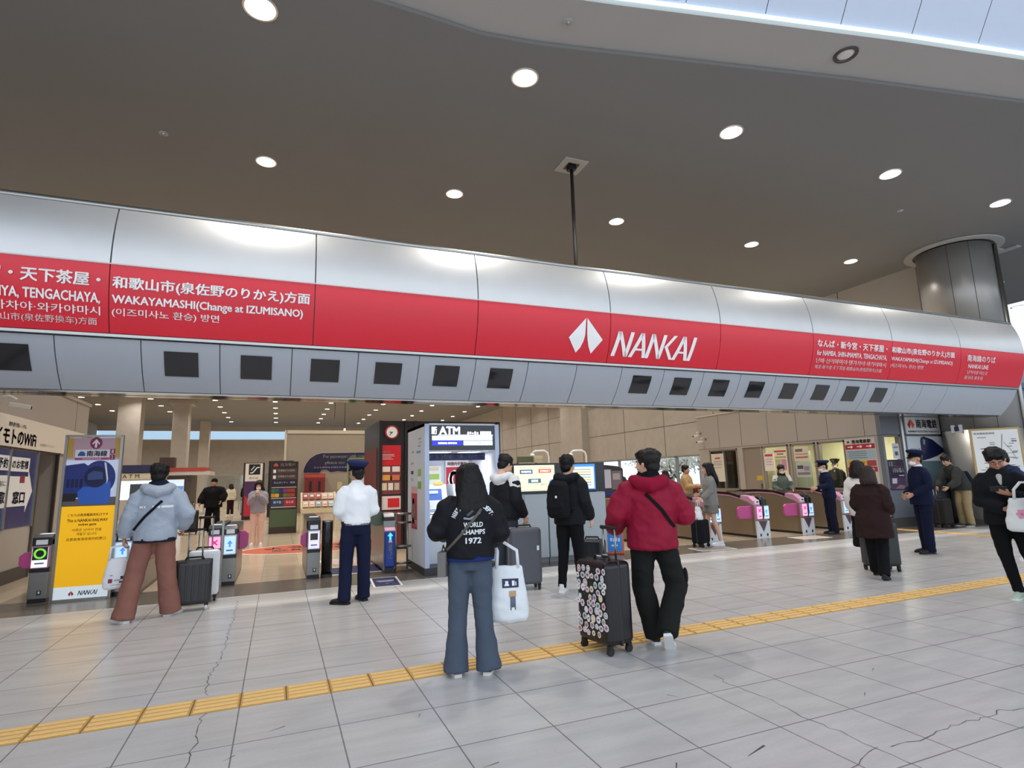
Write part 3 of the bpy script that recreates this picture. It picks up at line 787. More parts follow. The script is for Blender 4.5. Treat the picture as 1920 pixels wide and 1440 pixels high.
# ------------------------------------------------------------------ round pillar
PC = V((17.4, 9.25, 0)); PR = .86
t = thing('round_pillar', 'big round metal clad pillar at the right end of the sign beam', 'pillar', PC)
M_CLAD = mat('cladding', '#9a9894', .38, .4, var=.05, vscale=2)
for (z0, z1) in ((0, 2.42), (2.43, 5.0), (5.01, ZC - .06)):
    m = MB(); m.lathe([(PR, z0), (PR, z1)], n=48); obj('cladding', m, M_CLAD, t, smooth=False)
for o_ in t.children:
    for p in o_.data.polygons: p.use_smooth = len(p.vertices) == 4
for a in (R(200), R(232), R(285)):
    m = MB(); d = V((math.cos(a), math.sin(a), 0)); m.tube([d * PR, d * PR + V((0, 0, ZC - .06))], .008, n=6); obj('seam', m, M_GAP, t)
m = MB(); m.lathe([(PR + .28, ZC - .01), (PR + .28, ZC - .05), (PR + .07, ZC - .05), (PR + .07, ZC - .01)], n=48, solid=False); obj('ceiling_ring', m, M_SOFFIT, t)
m = MB(); m.lathe([(PR + .012, 0), (PR + .012, .14), (PR, .145)], n=48, solid=False); obj('skirting', m, M_BASE, t)
d = V((.35, -.94, 0)); m = MB(); m.tube([d * (PR + .03), d * (PR + .03) + V((0, 0, ZC - .1))], .07, n=14); obj('corner_tube', m, M_STEEL, t, smooth=True)
m = MB(); m.box(.95, 1.5, -.6, -.35, ZC - .04, ZC - .005); m.box(1.28, 1.5, -.9, -.6, ZC - .04, ZC - .005); obj('ceiling_plate', m, M_SOFFIT, t)
# map board on the pillar
nv = V((-.72, -.69, 0)).normalized(); uv = V((-nv.y, nv.x, 0)); uv = V((0, 0, 1)).cross(nv)
bo = PC + nv * (PR + .05) + uv * .0
t = thing('map_board', 'framed white railway line map on the round pillar', 'map', (bo.x, bo.y, 0))
lo = lambda a, z, off=0: uv * a + nv * off + V((0, 0, z))
FM = (uv, V((0, 0, 1)))
panel('frame', lo(0, 1.80), FM, 1.02, 1.24, .05, mat('wood_frame', '#b89a63', .5), t)
panel('map_sheet', lo(0, 1.80, .004), FM, .93, 1.14, .004, mat('paper', '#eceae6', .5), t)
def line(name, pts, wd, m, parent, fn):
    mb = MB()
    for a, b_ in zip(pts, pts[1:]):
        a = V((*a, 0)); b_ = V((*b_, 0)); nn = (b_ - a).normalized(); nn = V((-nn.y, nn.x, 0)) * wd / 2
        mb.add([fn(*(q.xy)) for q in (a - nn, b_ - nn, b_ + nn, a + nn)], [(0, 1, 2, 3)])
    return obj(name, mb, m, parent)
mf = lambda a, b_: lo(a * .84, 1.80 + b_ * .88, .009)
line('map_line', [(.17, .52), (.10, .05), (.02, -.25), (-.02, -.6)], .02, M_GREYINK, t, mf)
line('map_line', [(.17, .3), (.34, .05), (.42, -.2)], .012, M_GREYINK, t, mf)
line('map_line', [(-.4, .12), (-.2, .12), (-.12, -.02), (.08, -.02)], .02, paint('#3b3b40'), t, mf)
line('map_line', [(.10, -.02), (.3, -.02), (.45, -.02)], .012, M_GREYINK, t, mf)
rn = random.Random(3)
for i in range(26):
    a = rn.choice((-.42, -.3, .3, .4, -.05)) + rn.uniform(-.05, .05); z = rn.uniform(-.55, .45)
    line('station_name', [(a - .06, z), (a + .06, z)], .016, paint('#50505a'), t, mf)
text('heading', '南海電鉄路線図', lo(-.22, 2.29, .006), FM, .42, .05, M_BLACK, t)

# ------------------------------------------------------------------ tactile strips, floor marks
M_CRACK = paint('#5f5c58', .9)
M_YEL = mat('tactile_yellow', '#cfa04e', .55, var=.08, vscale=20)
def strip(name, x0, y0, n, ax):
    mb = MB()
    for i in range(n):
        a0 = i * .3 + .004; a1 = (i + 1) * .3 - .004
        bx = (lambda p0, p1, q0, q1, z, m: mb.box(x0 + p0, x0 + p1, y0 + q0, y0 + q1, 0, z, m)) if ax == 'x' else (lambda p0, p1, q0, q1, z, m: mb.box(x0 + q0, x0 + q1, y0 + p0, y0 + p1, 0, z, m))
        bx(a0, a1, .003, .297, .003, 0); bx(a1, a1 + .008, .0, .30, .0015, 2)
        for k in range(4):
            c = .042 + .072 * k; bx(a0 + .012, a1 - .012, c - .017, c + .017, .0085, 1)
    return struct(name, mb, [M_YEL, mat('tactile_rib', '#ecc888', .5, var=.06, vscale=20), M_CRACK])
strip('floor_tactile_strip', -4.99, 4.58, 60, 'x')
strip('floor_tactile_branch', 13.95, 7.0, 9, 'y')
def crack(pts, wd, seed, name='floor_crack'):
    rn = random.Random(seed); q = []
    for a, b_ in zip(pts, pts[1:]):
        a = V((*a, 0)); b_ = V((*b_, 0)); n = max(2, int((b_ - a).length / .05))
        for i in range(n):
            q.append(a.lerp(b_, i / n) + V((rn.uniform(-.018, .018), rn.uniform(-.018, .018), 0)))
    mb = MB()
    for a, b_ in zip(q, q[1:]):
        n = (b_ - a); n = V((-n.y, n.x, 0)).normalized() * wd * rn.uniform(.35, .9)
        mb.add([a - n + V((0, 0, .0008)), b_ - n + V((0, 0, .0008)), b_ + n + V((0, 0, .0008)), a + n + V((0, 0, .0008))], [(0, 1, 2, 3)])
    return struct(name, mb, M_CRACK)
crack([(-.44, 8.6), (-.42, 7.8), (-.42, 6.6), (-.41, 5.9), (-.45, 5.45), (-.43, 5.0), (-.40, 4.89)], .0045, 1)
crack([(-.40, 4.57), (-.42, 4.38), (-.40, 4.1), (-.40, 3.6), (-.42, 3.0)], .0045, 2)
crack([(3.09, 3.65), (3.04, 3.4), (3.08, 3.13), (3.04, 2.82), (3.06, 2.6), (3.05, 2.37), (3.04, 1.9)], .0035, 3)
crack([(4.6, 2.38), (4.36, 2.33), (4.16, 2.37), (4.02, 2.34), (3.79, 2.37), (3.39, 2.33), (3.07, 2.36)], .004, 4)
crack([(3.07, 2.36), (2.8, 2.30), (2.5, 2.22), (2.2, 2.2)], .003, 5)
for i, (x, y, a, l) in enumerate(((2.46, 2.62, .3, .09), (1.96, 2.66, .9, .05), (2.55, 3.45, 2.2, .04), (3.7, 2.9, .6, .04), (.05, 4.1, .4, .05), (-.2, 3.8, .7, .04), (.9, 3.9, 1.2, .03), (1.1, 3.1, .2, .05), (4.2, 3.2, .5, .04))):
    m = MB(); d = V((math.cos(a), math.sin(a), 0)) * l; n = V((-d.y, d.x, 0)) * .08; p = V((x, y, .0009))
    m.add([p - d - n * .2, p + d - n, p + d + n, p - d + n * .2], [(0, 1, 2, 3)]); struct('floor_scuff', m, paint('#4c4a47', .9))
# printed mats and stickers on the floor
def decal(name, label, cat, cx, cy, w_, h_, bg, rim=None, rz=0):
    t = thing(name, label, cat, (cx, cy, .0), R(rz))
    if rim: panel('border', (0, 0, .002), 'floor', w_, h_, .0015, rim, t); panel('sheet', (0, 0, .003), 'floor', w_ - .06, h_ - .06, .001, bg, t)
    else: panel('sheet', (0, 0, .003), 'floor', w_, h_, .002, bg, t)
    return t
M_NAVY = paint('#262a55', .45)
t = decal('floor_sticker', 'navy floor sticker with white rim in front of the blue gate post', 'sticker', 1.56, 9.0, .42, .82, M_NAVY, M_WHITE, -4)
text('lettering', 'IC専用', (0, -.2, .003), 'floor', .22, .09, M_WHITE, t, .02); line('lettering', [(-.13, .08), (.13, .08)], .03, M_WHITE, t, lambda a, b_: V((a, b_, .0045))); line('lettering', [(-.1, .0), (.1, .0)], .02, M_WHITE, t, lambda a, b_: V((a, b_, .0045)))
t = decal('floor_mat', 'dark navy printed floor mat lying between the black post and the blue gate', 'mat', 1.27, 10.5, .95, .95, M_NAVY)
line('edge_line', [(-.47, -.44), (.47, -.44)], .06, M_WHITE, t, lambda a, b_: V((a, b_, .0045))); line('edge_line', [(-.47, .42), (-.1, .42)], .05, M_WHITE, t, lambda a, b_: V((a, b_, .0045)))
text('lettering', 'IC  IC', (0, -.1, .003), 'floor', .5, .16, M_WHITE, t, .02)
M_CORAL = paint('#c9604a', .35)
t = thing('floor_emblem', 'big oval coral red floor graphic with cream writing beyond the gates', 'floor graphic', (.9, 14.6, 0))
q = [(math.cos(a) * 1.75, math.sin(a) * 1.05) for a in [2 * math.pi * k / 48 for k in range(48)]]
poly('rim', q, (0, 0, .001), 'floor', paint('#ead9c0', .4), .001, t)
poly('oval', [(a * .95, b_ * .92) for a, b_ in q], (0, 0, .0022), 'floor', M_CORAL, .001, t)
text('lettering', 'ようこそ', (-.2, .3, .0035), 'floor', 1.9, .38, paint('#e9c9b0'), t, .02); text('lettering', '空港線 特急', (.1, -.25, .0035), 'floor', 2.2, .42, paint('#ead9c0'), t, .03)
for i, (x, y, lb) in enumerate(((8.06, 9.28, 'white framed floor sticker at the feet of the woman in grey shorts'), (11.1, 9.6, 'pale floor sticker in front of the navy uniformed gate officer'))):
    t = decal('floor_sticker', lb, 'sticker', x, y, .8, .5, paint('#8a8078') if i == 0 else paint('#c9b9a5'), M_WHITE, -6)
t = decal('floor_notice', 'printed white and navy notice strips stuck on the inner floor beyond the mat', 'floor notice', 1.25, 11.75, .9, .7, paint('#e6d5cc'))
for k in range(3): line('lettering', [(-.38, -.2 + .2 * k), (.32, -.2 + .2 * k)], .06, M_NAVY if k else M_REDINK, t, lambda a, b_: V((a, b_, .0045)))

# ------------------------------------------------------------------ wifi rental booth on the left
b = MB(); XW = -4.1
b.box(XW - 3, XW, 2.0, 12.95, 0, 3.38); b.box(XW - 3, XW, 13.95, 15.65, 0, 3.38); b.box(XW - 3, XW, 12.95, 13.95, 2.22, 3.38); b.box(XW - 3, XW - .5, 12.95, 13.95, 0, 2.22)
struct('wall_left_booth', b, M_BLOCK)
b = MB(); b.box(XW - .45, XW + .03, 2, 15.7, 3.38, 3.44); struct('trim_cornice', b, M_WALL)
b = MB(); b.box(XW, XW + .02, 2, 12.95, 0, .22); b.box(XW, XW + .02, 13.95, 15.65, 0, .22); struct('baseboard_left', b, M_BASE)
b = MB(); b.box(XW - .48, XW - .4, 12.97, 13.93, 0, 2.2); o = struct('door_1', b, mat('dark_door', '#4a453f', .6))
b = MB()
for y in (12.93, 13.9): b.box(XW - .02, XW + .03, y, y + .06, 0, 2.24)
b.box(XW - .02, XW + .03, 11.0, 14.0, 2.2, 2.25); struct('trim_door', b, M_DARKSTEEL)
for y in (9.2, 10.9, 14.8): 
    b = MB(); b.box(XW, XW + .003, y, y + .012, .22, 3.38); struct('trim_joint', b, M_GAP)
t = thing('shop_sign', 'white shop sign band reading wifi over the blue panels', 'sign', (XW, 11.5, 0))
panel('sign_board', (.045, .1, 2.475), 'right', 7.4, .50, .045, paint('#e9e0d2'), t)
text('lettering', 'イモトのWiFi', (.045, .32, 2.39), 'right', 1.62, .25, M_BLACK, t, .05)
text('lettering', '海外旅行用レンタル', (.045, .3, 2.585), 'right', .7, .075, M_BLACK, t, .02)
text('lettering', 'お受取カウンター', (.045, 1.7, 2.33), 'right', .75, .055, M_GREYINK, t)
for i, (y0, y1, lb) in enumerate(((9.9, 11.72, 'nearer blue glass panel with white reservation notices under the wifi sign'), (11.77, 12.88, 'blue glass panel with a white arrow tip beside the dark doorway'))):
    t = thing('window_graphic', lb, 'panel', (XW, (y0 + y1) / 2, 0)); hw = (y1 - y0) / 2
    panel('pane', (.012, 0, 1.54), 'right', y1 - y0, 1.28, .012, paint('#27336e', .25), t)
    b = MB(); b.box(-.0, .03, hw - .005, hw + .045, .88, 2.2); obj('mullion', b, M_STEEL, t)
    if i == 0:
        panel('notice', (.016, hw - .45, 1.96), 'right', .9, .24, .003, M_WHITE, t); text('lettering', 'ご予約', (.016, hw - .3, 1.96), 'right', .5, .17, M_NAVYINK, t, .03)
        panel('notice', (.016, hw - .45, 1.50), 'right', .9, .52, .003, M_WHITE, t); text('lettering', '当日受取', (.016, hw - .42, 1.41), 'right', .78, .20, M_NAVYINK, t, .04); text('lettering', 'ネットの前に', (.016, hw - .4, 1.63), 'right', .7, .09, M_BLACK, t)
    else:
        panel('notice', (.016, -.16, 1.95), 'right', .78, .24, .003, M_WHITE, t); text('lettering', 'のお客様', (.016, -.16, 1.95), 'right', .66, .15, M_NAVYINK, t, .03)
        poly('arrow', [(-hw, -.25), (.22, -.25), (.22, -.36), (.46, 0), (.22, .36), (.22, .25), (-hw, .25)], (.014, 0, 1.5), 'right', M_WHITE, .003, t)
        text('lettering', '窓口', (.018, -.1, 1.40), 'right', .5, .21, M_NAVYINK, t, .05); panel('badge', (.019, -.02, 1.70), 'right', .2, .12, .003, paint('#93343c'), t)

def cctv(loc, rz, label, dn=.0):
    t = thing('security_camera', label, 'camera', loc, R(rz))
    m = MB(); m.tube([(0, 0, 0), (0, .14, .05), (0, .24, 0)], .014, n=8); obj('bracket', m, M_WHITE, t, smooth=True)
    m = MB(); m.box(-.035, .035, .15, .42, -.10, -.03, T=Matrix.Rotation(R(-8), 4, 'X')); obj('camera_housing', m, paint('#dcd8d0'), t, bevel=.008)
    m = MB(); m.lathe([(.03, 0), (.03, .012), (0, .012)], n=16, T=Matrix.Translation((0, .415, -.122)) @ Matrix.Rotation(R(-98), 4, 'X')); obj('lens', m, M_BLACK, t)
    m = MB(); m.lathe([(.045, 0), (.045, .02), (0, .02)], n=16, T=Matrix.Rotation(R(-90), 4, 'X')); obj('mount', m, M_STEEL, t)
    return t
cctv((XW + .02, 11.0, 2.93), -70, 'white security camera arm at the top of the wifi sign band')
cctv((-4.05, 15.2, 2.62), -100, 'white security camera on a curved arm above the yellow sign board')

# ------------------------------------------------------------------ yellow sign board
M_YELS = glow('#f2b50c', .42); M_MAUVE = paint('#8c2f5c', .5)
t = thing('sign_board', 'tall freestanding yellow sign board with a blue train picture', 'sign', (-2.46, 9.80, 0), R(-3)); t.scale = (.86, 1, 1)
W2 = .39
b = MB()
for s in (-1, 1): b.box(s * W2 - .02, s * W2 + .02, -.03, .03, 0, 2.27)
b.box(-W2, W2, -.03, .03, 2.24, 2.27); b.box(-W2, W2, -.03, .03, 0, .03); obj('frame', b, M_STEEL, t)
panel('backing', (0, -.005, 1.13), 'front', .75, 2.2, .03, paint('#d8d8da'), t)
panel('heading_panel', (0, -.008, 2.08), 'front', .74, .30, .004, paint('#c9a6b4'), t)
for s in (-1, 1): panel('side_patch', (s * .33, -.010, 2.09), 'front', .08, .28, .003, paint('#c9a24c'), t)
m = MB(); m.lathe([(.085, 0), (.085, .004), (0, .004)], n=28, T=Matrix.Translation((.02, -.008, 2.155)) @ Matrix.Rotation(R(90), 4, 'X')); obj('roundel', m, M_MAUVE, t)
poly('arrow', [(-.015, -.06), (.015, -.06), (.015, .015), (.045, -.02), (.055, 0), (0, .06), (-.055, 0), (-.045, -.02), (-.015, .015)], (.02, -.0125, 2.15), 'front', M_WHITE, .002, t)
panel('name_plate', (-.02, -.011, 2.005), 'front', .48, .11, .003, paint('#ece8ea'), t)
text('lettering', '南海線', (.045, -.011, 2.005), 'front', .29, .085, M_NAVYINK, t, .035)
poly('train_mark', [(-.05, -.03), (.05, -.03), (.05, .01), (.02, .035), (-.02, .035), (-.05, .0)], (-.17, -.0125, 2.0), 'front', paint('#1e5d9c'), .002, t)
panel('stripe', (-.02, -.011, 1.93), 'front', .48, .032, .003, paint('#b4477c'), t)
text('lettering', 'NANKAI LINE', (-.02, -.011, 1.93), 'front', .26, .018, M_WHITE, t)
for k, z in enumerate((2.035, 1.95)):
    panel('platform_tile', (.265, -.011, z), 'front', .07, .07, .003, M_MAUVE, t); text('lettering', str(k + 1), (.265, -.011, z), 'front', .026, .048, M_WHITE, t, .04)
# the train picture: layered print
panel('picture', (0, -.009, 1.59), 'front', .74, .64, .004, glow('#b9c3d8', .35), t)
TB, TD, TL = paint('#24357f', .35), paint('#131c4a', .3), paint('#3566c8', .35)
fr = lambda z: (0, -.0095 - z, 1.59)
poly('picture_print', [(-.37, -.32), (.37, -.32), (.37, -.2), (-.37, -.22)], fr(.0005), 'front', paint('#6b625e'), .001, t)
poly('picture_print', [(-.37, -.2), (-.37, .25), (-.12, .28), (.0, .2), (0, -.2)], fr(.001), 'front', TB, .001, t)
q = [(.10 + math.cos(a) * .235, .065 + math.sin(a) * .25) for a in [2 * math.pi * k / 32 for k in range(32)]]
poly('picture_print', q, fr(.002), 'front', TB, .001, t)
poly('picture_print', [(-.14, -.29), (.26, -.30), (.285, -.22), (.275, .0), (.19, .06), (.10, -.06), (-.10, -.05), (-.18, -.12)], fr(.003), 'front', TL, .001, t)
q = [(.06 + math.cos(a) * .165, .085 + math.sin(a) * .15) for a in [2 * math.pi * k / 28 for k in range(28)]]
poly('picture_print', q, fr(.004), 'front', TD, .001, t)
poly('picture_print', [(-.05, .04), (.16, .05), (.15, .15), (.02, .17), (-.06, .12)], fr(.005), 'front', paint('#3b4f86'), .001, t)
poly('picture_print', [(.16, .29), (.19, .28), (.235, .05), (.22, -.02), (.21, .06)], fr(.006), 'front', paint('#dfe6f4'), .001, t)
for k in range(4): poly('picture_print', [(-.34 + .06 * k, -.06), (-.30 + .06 * k, -.06), (-.30 + .06 * k, .06), (-.34 + .06 * k, .06)], fr(.002), 'front', TD, .001, t)
poly('picture_print', [(-.37, -.25), (-.2, -.25), (-.18, -.14), (-.37, -.14)], fr(.0025), 'front', paint('#17171c'), .001, t)
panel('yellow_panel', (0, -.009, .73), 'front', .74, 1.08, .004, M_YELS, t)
for s, z, w_, h_, bo in (('こちらは南海電鉄改札口です', 1.15, .56, .040, .02), ('This is NANKAI RAILWAY', 1.075, .56, .042, .03), ('ticket gate', 1.015, .25, .045, .03), ('이쪽은 난카이 전철', .945, .40, .038, .005), ('개찰구 입니다', .89, .28, .038, .005), ('这里是南海电铁的检票口', .82, .54, .040, .006)):
    text('lettering', s, (0, -.009, z), 'front', w_, h_, paint('#5a4106'), t, bo)
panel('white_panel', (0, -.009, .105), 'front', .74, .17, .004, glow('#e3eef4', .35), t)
pl = lambda a, b_: V((.06 + a, -.0135, .10 + b_))
for mb in emblem_fn(lambda a, b_: V((-.135 + a, -.0135, .10 + b_)), .13): obj('emblem', mb, paint('#b8303a'), t)
word_on(lambda a, b_: V((.09 + a, -.0135, .10 + b_)), .27, .06, M_NAVYINK, t)
b = MB(); b.box(-.36, .36, -.06, .09, 0, .018); obj('base_plate', b, M_STEEL, t)

# ------------------------------------------------------------------ ticket gates
M_GST = mat('gate_steel', '#8f8f8d', .32, .85, var=.05, vscale=12); M_GSIDE = mat('gate_side', '#94846f', .34, .45, var=.06, vscale=6)
M_PINK = mat('flap_pink', '#c94f8e', .35); M_PINKL = paint('#c98fae', .4); M_GBLK = paint('#1b1c20', .3)
DISP = {'green': ('#e9dfe6', 1.0), 'pink': ('#ee9fc4', .9), 'blue': ('#a9c8ee', .9), 'dark': ('#d8d2dd', .7)}
def display(t, x, y, z, w_, h_, kind):
    """pictogram screen on a gate front"""
    b = MB(); b.box(x - w_ / 2 - .012, x + w_ / 2 + .012, y - .03, y + .05, z - h_ / 2 - .015, z + h_ / 2 + .015); hd = obj('display_housing', b, M_PINKL if kind in ('green', 'pink') else paint('#c9cfe0'), t, bevel=.006)
    panel('screen', (x, y - .032, z), 'front', w_, h_, .004, glow(*DISP[kind]), hd)
    if kind == 'pink':
        for a in (45, -45):
            d = V((math.cos(R(a)), 0, math.sin(R(a)))) * w_ * .34; n = V((-d.z, 0, d.x)) * .2; c = V((x, y - .038, z + h_ * .18))
            m = MB(); m.add([c - d - n, c + d - n, c + d + n, c - d + n], [(0, 1, 2, 3)]); obj('pictogram', m, glow('#e0206c', .9), hd)
    elif kind == 'green':
        m = MB(); m.lathe([(w_ * .26, 0), (w_ * .40, 0), (w_ * .40, .002), (w_ * .26, .002)], n=24, solid=False, T=Matrix.Translation((x, y - .037, z + h_ * .2)) @ Matrix.Rotation(R(90), 4, 'X')); obj('pictogram', m, glow('#6ec23c', .9), hd)
        panel('pictogram', (x, y - .034, z + h_ * .2), 'front', w_ * .96, w_ * .96, .002, M_BLACK, hd)
    elif kind == 'blue':
        poly('pictogram', [(-.012, -.05), (.012, -.05), (.012, .0), (.04, .0), (0, .05), (-.04, .0), (-.012, .0)], (x, y - .034, z + .02), 'front', glow('#3f7fd0', .9), .002, hd)
    else:
        panel('pictogram', (x, y - .034, z + h_ * .2), 'front', w_ * .72, w_ * .66, .002, paint('#3f3c3c', .2), hd)
    line('pictogram', [(x - w_ * .3, z - h_ * .3), (x + w_ * .3, z - h_ * .3)], h_ * .08, paint('#6d86b0'), hd, lambda a, b_: V((a, y - .038, b_)))
    return hd
def gate_column(t, x, w_, kind, h=.90, L=1.7):
    """one slim gate cabinet: steel foot, black head, ticket slot and pictogram"""
    b = MB(); b.box(x - w_ / 2, x + w_ / 2, 0, L, .05, .42); b.box(x - w_ / 2, x + w_ / 2, .02, L, .42, h - .06); obj('cabinet', b, M_GST, t, bevel=.008)
    b = MB(); b.box(x - w_ / 2 + .005, x + w_ / 2 - .005, .01, L - .01, 0, .05); obj('plinth', b, M_GBLK, t)
    b = MB(); b.box(x - w_ / 2 - .002, x + w_ / 2 + .002, -.006, .05, .40, .47); obj('black_band', b, M_GBLK, t)
    display(t, x, 0, .60, w_ * .80, .26, kind)
    b = MB(); b.prism([(x - w_ / 2, .0, .755), (x - w_ / 2, .0, h - .04), (x - w_ / 2, .09, h), (x - w_ / 2, .35, h), (x - w_ / 2, .35, .755)], (w_, 0, 0)); hd = obj('reader_head', b, M_GBLK, t, bevel=.006)
    panel('ticket_label', (x, -.004, .80), 'front', w_ * .6, .065, .004, M_WHITE, hd)
    panel('card_pad', (x, .20, h + .004), 'floor', w_ * .7, .13, .004, glow('#c7dcf2', .8), hd)
    b = MB(); b.box(x - w_ / 2, x + w_ / 2, .35, L, h - .07, h - .02); obj('top_cover', b, M_GBLK, t)
    panel('sticker', (x + .02, -.003, .13), 'front', .05, .06, .003, M_GBLK, t); panel('sticker', (x + .02, -.005, .135), 'front', .02, .03, .002, M_WHITE, t)
def flap(t, x0, x1, y, z=.60, h=.26):
    s = 1 if x1 > x0 else -1
    b = MB(); b.prism([(x0, y, z - h / 2), (x1 - s * .05, y, z - h / 2 + .01), (x1, y, z - h / 2 + .06), (x1, y, z + h / 2 - .05), (x1 - s * .06, y, z + h / 2), (x0, y, z + h / 2)], (0, .05, 0)); return obj('flap', b, M_PINK, t, bevel=.012)
t = thing('ticket_gate', 'slim ticket gate with green circle display at the far left by the yellow sign board', 'ticket gate', (-2.98, 9.88, 0)); gate_column(t, 0, .22, 'green', .90); flap(t, -.10, -.26, .06, .56, .22)
t = thing('ticket_gate', 'ticket gate half hidden between the yellow sign board and the man in pale blue fleece', 'ticket gate', (-1.98, 9.90, 0)); gate_column(t, -.05, .24, 'blue', .90); gate_column(t, .14, .12, 'dark', .88); flap(t, .20, .36, .10, .62, .22)
t = thing('ticket_gate', 'double ticket gate with a pink cross display and a blue arrow display', 'ticket gate', (-.76, 9.97, 0)); gate_column(t, -.105, .19, 'pink', .90); gate_column(t, .105, .19, 'blue', .88)
b = MB(); b.box(-.014, .014, -.02, .05, 0, .97); obj('divider', b, M_STEEL, t); flap(t, .20, .34, .5, .62, .3)
t = thing('ticket_gate', 'single ticket gate with a dark screen standing beside a black post', 'ticket gate', (.565, 9.92, 0)); gate_column(t, 0, .20, 'dark', .95); flap(t, -.10, -.20, .10, .60, .24)
t = thing('black_post', 'rounded glossy black post beside the single ticket gate', 'post', (.775, 9.98, 0))
m = MB(); m.lathe([(.085, 0), (.085, .86), (.08, .885), (0, .89)], n=24); obj('shell', m, mat('gloss_black', '#151517', .18, coat=.3), t, smooth=True); m = MB(); m.lathe([(.09, 0), (.09, .05)], n=24, solid=False); obj('foot_ring', m, M_DKGREY, t); m = MB(); m.lathe([(.086, .87), (.089, .88), (.086, .89)], n=24, solid=False); obj('top_ring', m, M_STEEL, t)
t = thing('ticket_gate', 'blue fronted card gate with a glowing arrow beside the cash machine booth', 'ticket gate', (1.76, 9.78, 0))
b = MB(); b.box(-.10, .10, .05, 1.75, .05, .84); obj('cabinet', b, M_GST, t, bevel=.008); b = MB(); b.box(-.075, .075, -.01, .3, 0, .09); obj('plinth', b, M_GBLK, t)
b = MB(); b.box(-.085, .085, -.03, .06, .09, .67); fb = obj('blue_front', b, mat('gate_blue', '#1d3f9e', .3), t, bevel=.03)
poly('glow_arrow', [(-.016, -.06), (.016, -.06), (.016, -.0), (.045, -.0), (0, .055), (-.045, 0), (-.016, 0)], (0, -.032, .60), 'front', glow('#39b6ff', 2.2), .002, fb)
text('lettering', 'IC専用ゲート', (0, -.031, .36), (V((0, 0, -1)), V((1, 0, 0))), .30, .06, M_WHITE, fb, .03)
poly('pictogram', [(-.03, -.02), (.03, -.02), (.02, .02), (-.02, .02)], (0, -.032, .515), 'front', M_WHITE, .002, fb)
b = MB(); b.prism([(-.09, -.03, .69), (-.09, .10, .78), (-.09, .22, .78), (-.09, .22, .67), (-.09, -.03, .67)], (.18, 0, 0)); obj('card_shelf', b, M_PINKL, t, bevel=.006)
b = MB(); b.prism([(-.095, .08, .80), (-.095, .08, .90), (-.095, .16, .97), (-.095, .34, .97), (-.095, .34, .80)], (.19, 0, 0)); rh = obj('reader_head', b, M_GBLK, t, bevel=.01); panel('card_pad', (0, .24, .974), 'floor', .13, .1, .004, M_PINKL, rh)
m = MB(); m.lathe([(.0, -.03), (.13, -.03), (.13, .03), (0, .03)], n=24, T=Matrix.Translation((-.17, .30, .88)) @ Matrix.Rotation(R(90), 4, 'X')); obj('swing_disc', m, paint('#56624e', .4), t)
t = thing('steel_railing', 'low brushed steel railing between the blue gate and the cash machine booth', 'railing', (2.02, 10.12, 0))
m = MB()
for x in (-.10, .10): m.tube([(x, 0, 0), (x, 0, .93)], .018, n=10); 
obj('post', m, M_STEEL, t, smooth=True)
for z in (.93, .78, .38, .10):
    m = MB(); m.tube([(-.14, 0, z), (.165, 0, z)], .02, n=10); obj('rail', m, M_STEEL, t, smooth=True)

